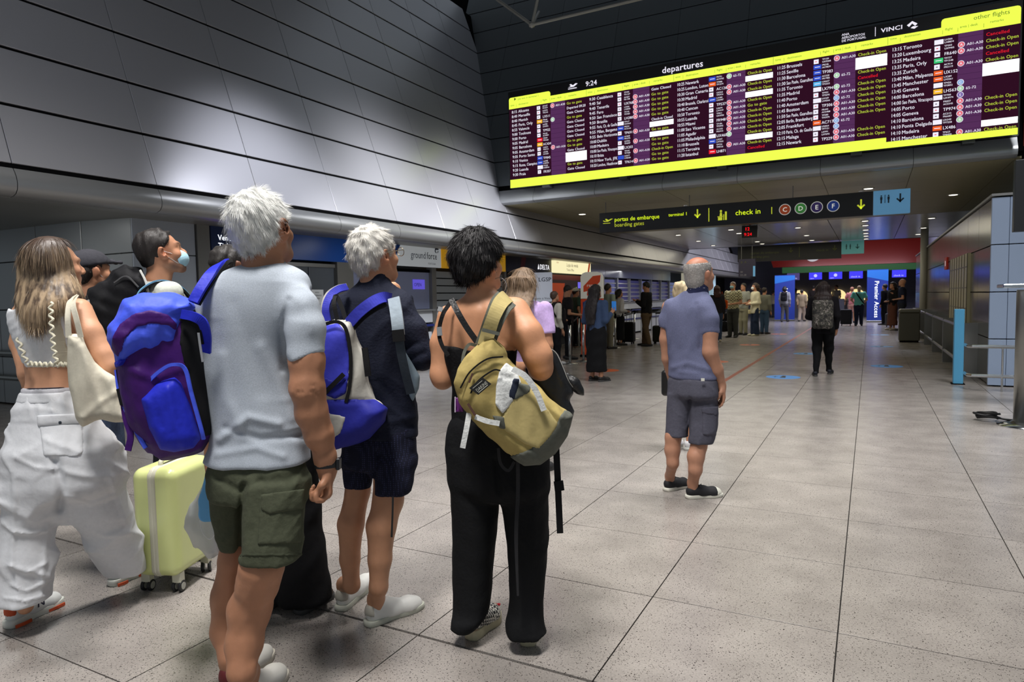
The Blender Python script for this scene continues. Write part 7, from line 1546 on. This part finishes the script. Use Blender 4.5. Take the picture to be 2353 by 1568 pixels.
    # shoes
    for sd,s_ in ft:
        a=W(sd*hx_*1.1,s_-.07,0); bb=W(sd*hx_*1.45,s_+.18*b,0)
        if z<13: shoe(t,bb,a,'shoe',.06,.044,'s',mat('sh_%d_%d_%d'%tuple(shoes),shoes,.6),mat('sole_grey_%d'%(shoes[0]>120),(190,190,185) if shoes[0]>120 else (60,60,60),.6),None,origin=org,hs=.009)
        else:
            q=Sculpt(max(.012,h*.7)); q.chain([tuple(a+np.array([0,0,.045]))+(.042,),tuple((a+bb)/2+np.array([0,0,.042]))+(.042,),tuple(bb+np.array([0,0,.03]))+(.032,)],.02); q.cut((0,0,.002),(0,0,-1.)); q.build('shoe',mat('sh_%d_%d_%d'%tuple(shoes),shoes,.6),t,org)
    # hair
    hm=mat('hair_%d_%d_%d'%tuple(hair),hair,.6,bump=.5,bscale=50,stretch=(1,1,.2),var=.15,vscale=50)
    if style!='bald' or cap:
        Hs=Sculpt(min(h,.014)); hair_cap(Hs,T,R,sc*.98,.007 if style=='short' else .016,(hplane or ((0,.080,.070),(0,-.065,-.11))) if style!='long' else ((0,.085,.075),(0,-.03,-.10)),.02 if style=='long' else .0)
        if style=='long':
            c0=T((0,-.03,.06)); up=c0[2]; L=hl
            rr=[(up-L,.08,.045),(up-L*.6,.115,.06),(up-.12,.105,.085),(up,.092,.10)]
            off=R@np.array([0,-.05,0]); H2=Sculpt(min(h,.014)); H2.loft([(zz,c0[0]+off[0]*(hoff*b if i<2 else .7),c0[1]+off[1]*(hoff*b if i<2 else .7),a*sc,c*sc) for i,(zz,a,c) in enumerate([(q_[0],q_[1]*hw,q_[2]) for q_ in rr])],yaw+head_yaw,.03,n=2.1)
            Hs.ops=Hs.ops[:2]+H2.ops+[Hs.ops[2]]; 
            a_=T((0,.035,.0)); Hs.ops[-1]=('c',Hs.ops[-1][1],T((0,.07,0))-.16,T((0,.07,0))+.16,.01)
            Hs.cut(a_,R@np.array([0,1.,0.0]),.01,(T((0,.1,-.10))-np.array([.11,.11,.12]),T((0,.1,-.10))+np.array([.11,.11,.12])))
        if style=='bun': Hs.ell(T((0,-.10,.09)),(.045,.045,.045),None,.02)
        if style=='fringe_long': pass
        Hs.ripple(.004,(.03,.07),5,int(px)); hh=Hs.build('hair',hm,t,org)
        if z<13 and style=='long': strands('hair_strands',Hs.V-org,Hs.Q,2200 if z<7 else 1000,.12,lambda p,n:np.tile(np.array([0,0,-1.]),(len(p),1)),hm,hh,(0,0,0),seed=int(px),w=.004,nseg=4,lift=.02,jit=.05,grav=.25)
        elif z<7: strands('hair_strands',Hs.V-org,Hs.Q,3500,.016,lambda p,n:(p-(T((0,-.06,.12))-org))+np.array([0,0,-.05]),hm,hh,(0,0,0),seed=int(px),w=.002,nseg=2,lift=.15,jit=.15)
    if cap:
        K=Sculpt(min(h,.010)); K.ell(T((0,-.012,.045)),np.array((.092,.112,.088))*sc,R,.01); K.cut(T((0,0,.035)),R@np.array([0,.10,-1.0]),.004); K.limb([tuple(T((-.035,.085,.052)))+(.008,),tuple(T((-.03,.16,.045)))+(.006,),tuple(T((.03,.16,.045)))+(.006,),tuple(T((.035,.085,.052)))+(.008,),tuple(T((0,.12,.055)))+(.008,),tuple(T((-.035,.085,.052)))+(.008,)],.03,(),.01); K.build('cap',cloth('cap_%d_%d_%d'%tuple(cap),cap,.06,60,.3,40),t,org)
    if mask:
        K=Sculpt(min(h,.008)); K.ell(T((0,.062,-.052)),np.array((.060,.062,.052))*sc,R,.0); K.cut(T((0,.055,0)),R@np.array([0,-1.,0]),.002); ko=K.build('face_mask',cloth('mask_%d'%mask[0],mask,.03,60,.2,80),t,org)
        if z<6:
            for sd in (-1,1): MB().tube([T((sd*.058,.058,-.03))-org,T((sd*.078,.0,.0))-org,T((sd*.083,-.012,-.01))-org,T((sd*.055,.055,-.075))-org],.0014,5).build('ear_loop',mat('loop_white',(225,225,225),.7),ko)
    return dict(t=t,W=W,R=R,T=T,H=H,z=z,f=f,org=org,yaw=yaw,b=b)
def worn_pack(g,label,col,w=.30,hh=.44,d=.15,top=.80,name='backpack',side=-1,m=None,strapc=None,hq=None,x0=0.0):
    W=g['W'];H=g['H']; m=m or cloth('pk_%d_%d_%d'%tuple(col),col,.1,50,.4,20,.75); y=-.115*g['b']-d/2-.01 if side<0 else .115*g['b']+d/2+.01
    c=W(x0,y,top*H-hh/2); org=np.array([c[0],c[1],c[2]-hh/2]); t=thing(name,org,label,'backpack'); S=Sculpt(hq or max(.010,min(.02,g['z']*.0013)))
    S.rbox(c,(w/2,d/2,hh/2),Rz(g['yaw']),.055); S.rbox(c+Rz(g['yaw'])@np.array([0,np.sign(y)*d*.38,-hh*.18]),(w*.38,d*.28,hh*.24),Rz(g['yaw']),.035,.015); S.ripple(.003,(.06,.14),4,int(H*1000)); S.build('body',m,t,org)
    sm=cloth('stc_%d_%d_%d'%tuple(strapc or (24,24,26)),strapc or (24,24,26))
    for q in (-1,1):
        pts=[W(q*.09+x0,y*.8,top*H-.03),W(q*.10,y*.45,(.835*H)+.012),W(q*.11,-y*.35,.825*H+.008),W(q*.12,-y*.75,.74*H),W(q*.14,-y*.35,.64*H)]
        MB().ribbon([p-org for p in spline(pts,5)],.045,.008,Rz(g['yaw'])@np.array([1.,0,0])).build('strap',sm,t)
    return t
# men and women close to the group on the left
g=gp(232,1000,568,.15,'man in dark grey cap with lowered white mask behind the blonde woman',top=(30,30,32),bot=(70,82,104),hair=(34,26,22),sleeve='long',cap=(62,62,68),mask=None,z=4.05,fy_=None) if False else gp(226,1000,572,-.10,'man in dark grey cap with lowered white mask behind the blonde woman',top=(34,34,36),bot=(72,84,108),hair=(34,26,22),sleeve='short',cap=(64,64,70),z=4.05,h=.009,beard=.6,arms=('down','front'))
K=Sculpt(.006); K.ell(g['T']((0,.06,-.085)),(.056,.058,.030),g['R'],0); K.cut(g['T']((0,.045,0)),g['R']@np.array([0,-1.,0]),.002); K.build('face_mask',cloth('mask_w',(214,216,218),.03,60,.2,80),g['t'],g['org'])
for sd in (-1,1): MB().tube([g['T']((sd*.05,.06,-.07))-g['org'],g['T']((sd*.082,-.01,-.0))-g['org']],.0016,5).build('ear_loop',mat('loop_white',(225,225,225),.7),g['t'])
g=gp(385,1000,522,-.42,'man with receding dark hair wearing pale blue surgical mask and white T-shirt',top=(196,200,192),bot=(40,42,48),hair=(30,24,22),sleeve='short',mask=(168,208,224),hplane=((0,.062,.09),(0,-.07,-.085)),z=3.8,h=.0075,beard=.7,hpitch=.22,arms=('down','down'))
og=np.array([g['f'][0],g['f'][1],1.2]); t=thing('pack_harness',og,'black and sky blue backpack straps over the masked man\'s white shirt','strap')
for q,(c1,c2) in ((1,((22,22,24),(120,176,214))),(-1,((22,22,24),(120,176,214)))):
    W=g['W'];H=g['H']; pts=[W(q*.12,-.15,.76*H),W(q*.125,-.115,.805*H),W(q*.13,-.02,.832*H),W(q*.13,.09,.808*H),W(q*.13,.15,.74*H),W(q*.15,.10,.64*H)]
    MB().ribbon([p-og for p in spline(pts,6)],.058,.010,Rz(g['yaw'])@np.array([1.,0,0])).build('black_strap',cloth('stc_22',(22,22,24)),t); MB().ribbon([p-og+np.array([0,0,.007])+R_*0 for p,R_ in zip(spline([p+np.array([0,0,.003]) for p in pts],6),[np.zeros(3)]*99)],.024,.008,Rz(g['yaw'])@np.array([1.,0,0])).build('blue_stripe',cloth('stripe_sky',(120,176,214)),t)
g=gp(541,1000,560,.0,'man with close cropped dark hair mostly hidden behind the tall man',top=(36,38,44),bot=(24,24,28),hair=(40,36,34),z=4.3,h=.009,skin_=(110,76,58))
g=gp(664,1318,600,.15,'woman in wide black trousers and sandals hidden behind the tall man',top=(30,30,34),bot=(18,18,20),hair=(60,44,34),fem=True,flare=2.2,z=3.18,h=.009,shoes=(60,40,28),style='long')
q=floor_at(716,1322); sd_=thing('sandal',(q[0],q[1],0),'brown sandal with black strap and red toenails beside the tall man\'s leg','sandal'); S=Sculpt(.006); a=floor_at(655,1342)-np.array([q[0],q[1],0]); a[2]=0; S.chain([tuple(a*.9+np.array([0,0,.045]))+(.03,),tuple(a*.4+np.array([0,0,.045]))+(.033,),(0,0,.038,.026)],.02); S.build('foot',mat('foot_skin',(176,112,84),.5),sd_); S=Sculpt(.006); S.chain([tuple(a*.9+np.array([0,0,.012]))+(.034,),(0,0,.012,.036)],.01); S.cut((0,0,.024),(0,0,1.)); S.cut((0,0,.001),(0,0,-1.)); S.build('sole',mat('sandal_brown',(120,84,56),.6),sd_)
S=Sculpt(.006); S.chain([tuple(a*.30+np.array([0,0,.045]))+(.040,),tuple(a*.42+np.array([0,0,.048]))+(.040,)],.01); S.build('strap',mat('patent_black',(20,20,22),.2),sd_)
# blonde woman behind the bald man
g=gp(1569,1030,646,-.2,'person with tied pale blonde hair and white shoes hidden behind the bald man',top=(150,130,110),bot=(120,100,90),hair=(206,186,150),style='bun',fem=True,legs='shorts',shoes=(215,215,218),z=6.35,h=.010,build_=.72)
q=P(1531,880,6.2); S=Sculpt(.010); S.rbox(q,(.04,.05,.12),None,.03); tt,oo,oo2=bag(S,'black_handbag','narrow black handbag showing at the bald man\'s left side','handbag',LE); strap(tt,oo2,'bag_strap',[(1526,800,0),(1528,840,0),(1530,870,0)],5,6.2,LE,.006)
# lilac
g=gp(1212,1080,615,-.05,'woman with long light brown hair and oversized lilac T-shirt',top=(190,164,214),bot=(60,66,90),hair=(120,98,76),style='long',hl=.46,hoff=3.2,hw=1.25,sleeve='short',fem=True,z=5.6,h=.009,build_=1.15,toplen=.06,hpitch=.15)
# mid-distance people by the shops
BG=[
dict(px=1276,fy=838,ty=668,face=-.5,label='woman in cream jumper with black backpacks front and back, standing left of the queue posts',top=(196,190,176),bot=(24,24,28),hair=(70,50,38),style='short',fem=True,arms=('front','down'),shoes=(200,200,200)),
dict(px=1306,fy=826,ty=655,face=-.9,label='dark haired young man in black looking down beside the cream jumper woman',top=(34,30,32),bot=(26,26,30),hair=(28,22,20),sleeve='short',arms=('front','front'),hpitch=-.4),
dict(px=1324,fy=796,ty=661,face=-.7,label='man in white cap and dark green shirt near the orange totem',top=(62,84,72),bot=(40,42,46),cap=(214,214,206),sleeve='short',arms=('front','down')),
dict(px=1371,fy=876,ty=653,face=-.35,label='woman with very long dark hair, loose denim jacket, long black skirt and heels',top=(58,74,104),bot=(18,18,20),hair=(30,22,22),style='long',hl=.62,hw=1.05,fem=True,legs='long_skirt',flare=1.02,arms=('front','phone'),shoes=(22,20,20),build_=1.16,toplen=.0),
dict(px=1398,fy=802,ty=651,face=-.5,label='man in sage grey jumper standing behind the long haired woman',top=(142,154,140),bot=(120,116,100),hair=(28,22,20),arms=('hip','hip')),
dict(px=1424,fy=794,ty=664,face=-.8,label='woman with black curly hair, white top and black skirt by the dark suitcase',top=(206,204,206),bot=(24,24,28),hair=(18,16,18),style='long',hl=.22,fem=True,arms=('front','front'),legs='long_skirt'),
dict(px=1486,fy=796,ty=647,face=1.45,label='man in black shirt and brown trousers reading his phone at the barrier',top=(18,18,22),bot=(88,72,54),hair=(24,20,20),arms=('phone','phone'),hpitch=-.35,build_=1.08,stride=.25,sleeve='long'),
dict(px=1647,fy=786,ty=656,face=.3,label='woman with reddish hair and bright orange shoulder bag beside the bald man',top=(42,40,44),bot=(54,70,96),hair=(70,36,26),style='long',hl=.3,fem=True,arms=('front','down'),shoes=(190,180,160)),
dict(px=1684,fy=776,ty=647,face=2.9,label='masked man in a yellow and black checked shirt behind a loaded trolley',top=(190,184,140),bot=(60,62,60),hair=(90,70,56),sleeve='short',arms=('front','front'),mask=(150,190,196),check=1,build_=1.08),
dict(px=1708,fy=770,ty=650,face=2.7,label='person in pale grey top and khaki trousers between checked shirt and cream jacket',top=(150,152,140),bot=(140,136,112),hair=(30,24,22),sleeve='short',arms=('front','down')),
dict(px=1735,fy=772,ty=650,face=2.2,label='masked woman in cream jacket over a rose top with dark flared trousers',top=(208,200,168),bot=(34,44,64),hair=(50,34,26),style='long',hl=.2,fem=True,arms=('front','front'),mask=(216,216,210),flare=1.7,shoes=(206,200,170),toplen=.08,coat=True),
dict(px=1756,fy=768,ty=660,face=-.4,label='person in grey top and blue jeans right of the cream jacket woman',top=(112,112,100),bot=(62,84,110),hair=(40,30,26)),
dict(px=1771,fy=724,ty=664,face=-.3,label='far person with bright green shirt at the left of the crowd',top=(50,130,84),bot=(40,42,44),hair=(60,44,30),legs='shorts',sleeve='short'),
dict(px=1785,fy=723,ty=666,face=-.3,label='far person all in dark clothes beside the green shirt',top=(28,30,36),bot=(26,26,30),hair=(24,20,18)),
dict(px=1803,fy=740,ty=658,face=-.1,label='person with black backpack and grey trousers walking away near the blue banner',top=(150,150,160),bot=(84,84,90),hair=(24,20,20),stride=.35,style='long',hl=.18),
dict(px=1828,fy=729,ty=663,face=-.2,label='far person in white shirt and black shorts before the glowing niche',top=(190,190,196),bot=(30,30,34),hair=(40,30,24),legs='shorts',sleeve='short'),
dict(px=1842,fy=739,ty=665,face=-.15,label='person in tan coat and beige trousers walking away',top=(150,134,112),bot=(158,142,128),hair=(28,22,22),stride=.3,flare=1.3,coat=True,toplen=.05),
dict(px=1856,fy=726,ty=661,face=-.3,label='far person with white shirt left of the walking woman',top=(206,210,220),bot=(50,54,66),hair=(180,170,160),sleeve='short'),
dict(px=1869,fy=732,ty=655,face=-.2,label='tall person in dark coat just left of the walking woman',top=(44,38,38),bot=(40,40,46),hair=(30,24,22),coat=True,toplen=.1),
dict(px=1921,fy=728,ty=655,face=2.6,label='man in white shirt with dark straps right of the walking woman',top=(190,184,170),bot=(60,60,66),hair=(36,26,22),sleeve='short'),
dict(px=1937,fy=724,ty=662,face=-.2,label='far person in pale blue shirt',top=(180,200,232),bot=(50,54,70),hair=(40,30,28),sleeve='short'),
dict(px=1957,fy=742,ty=659,face=-.1,label='person in dusty pink top and pink shorts pushing a dark suitcase',top=(176,108,112),bot=(190,140,130),hair=(150,100,80),sleeve='short',legs='shorts',arms=('out','down')),
dict(px=1973,fy=749,ty=656,face=.05,label='man in teal shirt with a dark strap across his back and navy trousers',top=(104,182,166),bot=(28,34,50),hair=(170,140,110),sleeve='short',stride=.2,build_=1.12,arms=('hip','hip')),
dict(px=2027,fy=734,ty=659,face=.4,label='person in pale blue shirt half hidden by the Premier Access banner',top=(120,180,220),bot=(90,94,110),hair=(210,210,205),sleeve='short'),
dict(px=2032,fy=747,ty=652,face=1.1,label='person in black coat left of the couple by the wing wall',top=(22,22,26),bot=(24,24,28),hair=(24,20,20),coat=True,toplen=.06),
dict(px=2050,fy=759,ty=648,face=2.2,label='woman in black top and long brown skirt by the wing wall',top=(26,24,26),bot=(92,58,46),hair=(30,22,20),style='long',hl=.3,fem=True,legs='long_skirt',flare=1.15,arms=('front','front'),shoes=(180,170,160)),
dict(px=2072,fy=760,ty=640,face=1.5,label='tall man in dark blue T-shirt at the right of the brown skirt woman',top=(34,38,56),bot=(34,36,44),hair=(110,80,66),sleeve='short',arms=('front','phone'),style='bald'),
dict(px=1900,fy=722,ty=658,face=-.2,label='far person in dark jacket behind the walking woman',top=(40,40,52),bot=(36,36,44),hair=(30,24,22)),
dict(px=1990,fy=720,ty=662,face=-.3,label='far person in grey between the teal shirt and the banner',top=(90,90,104),bot=(44,44,52),hair=(40,30,26)),
dict(px=1776,fy=730,ty=668,face=-.4,label='far person in beige beside the green shirt',top=(150,140,120),bot=(60,62,70),hair=(50,40,34)),
dict(px=1793,fy=722,ty=662,face=-.2,label='far person in dark purple just left of the blue banner',top=(64,50,74),bot=(40,40,50),hair=(30,24,22)),
dict(px=1849,fy=723,ty=664,face=-.3,label='far person in white shirt with grey trousers behind the tan coat',top=(200,202,206),bot=(90,92,100),hair=(60,50,40),sleeve='short'),
dict(px=1881,fy=720,ty=660,face=.3,label='far man in dark blue by the second glowing niche',top=(40,48,76),bot=(40,40,48),hair=(40,30,26)),
dict(px=1930,fy=719,ty=664,face=-.2,label='far person in black behind the pale blue shirt',top=(30,30,34),bot=(34,34,40),hair=(24,20,20)),
dict(px=1946,fy=722,ty=664,face=.1,label='far person in maroon right of the pale blue shirt',top=(96,44,52),bot=(50,50,56),hair=(40,30,26)),
dict(px=2004,fy=724,ty=666,face=-.2,label='far person in olive left of the Premier Access banner',top=(84,86,62),bot=(50,52,50),hair=(60,44,36)),
dict(px=1813,fy=722,ty=664,face=.2,label='far person in brown behind the grey trousers walker',top=(110,90,74),bot=(48,46,50),hair=(30,24,22)),
]
ck=bpy.data.materials.new('check_shirt'); ck.use_nodes=True; nt=ck.node_tree; c_=nt.nodes.new('ShaderNodeTexChecker'); c_.inputs['Scale'].default_value=22; c_.inputs[1].default_value=lin((206,200,160)); c_.inputs[2].default_value=lin((104,100,74)); g0=nt.nodes.new('ShaderNodeTexCoord'); nt.links.new(g0.outputs['Object'],c_.inputs[0]); nt.links.new(c_.outputs[0],nt.nodes['Principled BSDF'].inputs['Base Color'])
BGR={}
for d in BG:
    d=dict(d); 
    if d.pop('check',0): d['topm']=ck
    px,fy,ty,face,label=[d.pop(k) for k in ('px','fy','ty','face','label')]
    BGR[px]=gp(px,fy,ty,face,label,**d)
worn_pack(BGR[1276],'small black backpack on the back of the cream jumper woman',(24,24,26)); worn_pack(BGR[1276],'black backpack with orange patch carried on the cream jumper woman\'s front',(28,24,26),.26,.34,.12,.76,side=1)
worn_pack(BGR[1803],'black backpack of the walker with grey trousers',(26,26,32),top=.82); worn_pack(BGR[1771],'green daypack on the far person in green',(40,110,80),hh=.36)
# walking woman with camouflage pack
g=gp(1890,862,646,.02,'woman all in black with a camouflage backpack walking away down the corridor',top=(24,22,26),bot=(18,18,20),hair=(42,28,26),style='long',hl=.38,hoff=2.8,hw=1.25,flare=.7,fem=True,stride=.40,shoes=(30,32,44),h=.011,build_=1.12,arms=('front','down'),toplen=.05,coat=True)
cm_=bpy.data.materials.new('camouflage_cloth'); cm_.use_nodes=True; nt=cm_.node_tree; n=nt.nodes.new('ShaderNodeTexNoise'); n.inputs['Scale'].default_value=16; n.inputs['Detail'].default_value=2; tcn=nt.nodes.new('ShaderNodeTexCoord'); nt.links.new(tcn.outputs['Object'],n.inputs['Vector']); r=nt.nodes.new('ShaderNodeValToRGB'); r.color_ramp.interpolation='CONSTANT'
for i,(p,c) in enumerate(((0,(44,42,40)),(.42,(84,80,74)),(.5,(62,62,52)),(.57,(140,132,124)),(.64,(50,46,42)))):
    e=r.color_ramp.elements[0] if i==0 else r.color_ramp.elements.new(p) if i>1 else r.color_ramp.elements[1]
    e.position=p; e.color=lin(c)
nt.links.new(n.outputs[0],r.inputs[0]); nt.links.new(r.outputs[0],nt.nodes['Principled BSDF'].inputs['Base Color']); nt.nodes['Principled BSDF'].inputs['Roughness'].default_value=.85
worn_pack(g,'grey camouflage backpack on the walking woman in black',(80,80,76),.33,.50,.18,.80,m=cm_)
# shoulder bags
def sbag(px,py,z,w,h_,d,label,col,name='shoulder_bag'):
    q=P(px,py,z); S=Sculpt(.014); S.rbox(q,(w/2,d/2,h_/2),Rz(.3),.03); tt,oo,o2=bag(S,name,label,'handbag',cloth('bg_%d_%d_%d'%tuple(col),col)); MB().ribbon([q-o2+np.array([-w*.3,0,h_*.45]),q-o2+np.array([0,0,h_*.45+.28]),q-o2+np.array([w*.3,0,h_*.45])],.02,.006,(0,1,0)).build('bag_strap',cloth('bg_%d_%d_%d'%tuple(col),col),tt); return tt
sbag(1659,700,20.8,.34,.26,.12,'bright orange shoulder bag on the reddish haired woman',(224,92,26)); sbag(1728,717,23.6,.26,.15,.1,'small cream handbag hanging in front of the cream jacket woman',(206,196,150)); sbag(1838,695,35.0,.3,.3,.12,'tan shoulder bag on the person in tan coat',(176,146,116))
# denim woman's phone, brown trousers man's small pack
def simple_case(px,py,z,w,d,h_,label,col,rz=0.0,handle=True,name='suitcase',cat='suitcase'):
    q=P(px,py,z); t=thing(name,(q[0],q[1],0),label,cat,rz=rz); S=Sculpt(.018); S.rbox((0,0,h_/2+.06),(w/2,d/2,h_/2),None,.05); S.build('shell',cloth('case_%d_%d_%d'%tuple(col),col,.05,40,.15,40,.6),t)
    for sx in (-1,1):
        for sy in (-1,1): MB().lathe([(.02,-.015),(.035,-.015),(.035,.015),(.02,.015)],c=(sx*(w/2-.06),sy*(d/2-.05),.036),n=10,R=Ry(1.57)).build('wheel',WBK,t)
    if handle:
        for sx in (-1,1): MB().tube([(sx*.08,d/2-.03,h_),(sx*.08,d/2-.03,h_+.42)],.01,6).build('pull_rod',ST,t)
        MB().tube([(-.1,d/2-.03,h_+.42),(.1,d/2-.03,h_+.42)],.016,6).build('pull_grip',WBK,t)
    return t
simple_case(1443,790,20.6,.42,.28,.62,'black soft suitcase on the floor left of the brown trousers man',(20,20,24)); simple_case(1944,745,29.6,.46,.3,.66,'dark suitcase pushed by the person in pink',(36,36,42)); simple_case(1512,792,20.4,.3,.24,.5,'dark bag standing behind the brown trousers man\'s legs',(32,34,28)); simple_case(2043,760,27.8,.3,.22,.5,'grey suitcase beside the person in black coat',(80,80,84))
q=P(1672,778,23.2); t=thing('luggage_trolley',(q[0],q[1],0),'luggage trolley loaded with black bags in front of the checked shirt','trolley')
for sx in (-.28,.28): MB().tube([(sx,-.4,.16),(sx,.35,.16),(sx,.42,.95)],.018,6).build('frame_bar',ST,t); MB().lathe([(.02,-.02),(.06,-.02),(.06,.02),(.02,.02)],c=(sx,-.35,.062),n=12,R=Ry(1.57)).build('wheel',WBK,t); MB().lathe([(.02,-.02),(.06,-.02),(.06,.02),(.02,.02)],c=(sx,.3,.062),n=12,R=Ry(1.57)).build('wheel',WBK,t)
MB().tube([(-.28,.42,.95),(.28,.42,.95)],.02,6).build('push_bar',WBK,t)
for k,(a,b_,c_2) in enumerate(((.5,.3,.35),(.46,.28,.3))):
    u2=thing('travel_bag',(q[0],q[1],.18+.37*k),['lower black travel bag on the luggage trolley','upper black travel bag on the luggage trolley'][k],'bag'); S=Sculpt(.018); S.rbox((0,-.05,c_2/2),(a/2,b_/2,c_2/2),None,.06); S.ripple(.006,(.1,.2),4,k); S.build('body',BP,u2); MB().tube([(-.1,-.05,c_2-.01),(-.08,-.05,c_2+.03),(.08,-.05,c_2+.03),(.1,-.05,c_2-.01)],.012,6).build('handle',WBK,u2)
W=BGR[1371]['W'];H=BGR[1371]['H']; c=W(.10,.36,.735*H); t=thing('phone',c,'bright blue phone held up by the long haired woman','phone'); MB().bevel_box(-.04,.04,-.005,.005,-.02,.14,.003).build('case',mat('phone_blue',(60,140,230),.4,emit=.2),t); MB().box(-.036,.036,.0052,.0062,-.015,.135).build('screen',mat('phone_screen',(150,190,230),.3,emit=.4),t)
W=BGR[1486]['W'];H=BGR[1486]['H']; c=W(.0,.36,.70*H); t=thing('phone',c,'dark phone in the hands of the man in the black shirt','phone'); MB().bevel_box(-.08,.08,-.05,.05,-.006,.006,.003).build('case',mat('phone_dark',(30,30,34),.4),t); MB().box(-.07,.07,-.045,.045,.0062,.0072).build('screen',mat('phone_screen2',(90,96,110),.3,emit=.2),t)
g=BGR[1973]; W=g['W'];H=g['H']; oo=np.array([g['f'][0],g['f'][1],1.1]); t=thing('cross_body_strap',oo,'dark strap running across the back of the teal shirt','strap'); MB().ribbon([p-oo for p in spline([W(-.13,-.06,.83*H),W(-.06,-.165,.76*H),W(.08,-.165,.64*H),W(.19,-.06,.55*H)],5)],.05,.01,Rz(g['yaw'])@np.array([.5,0,.8])).build('webbing',WBK,t)
for o in bpy.data.objects:
    if o.type=='MESH' and o.parent and o.name.split('.')[0] in ('lettering','small_lettering','white_lettering','symbol'): o['kind']='stuff'
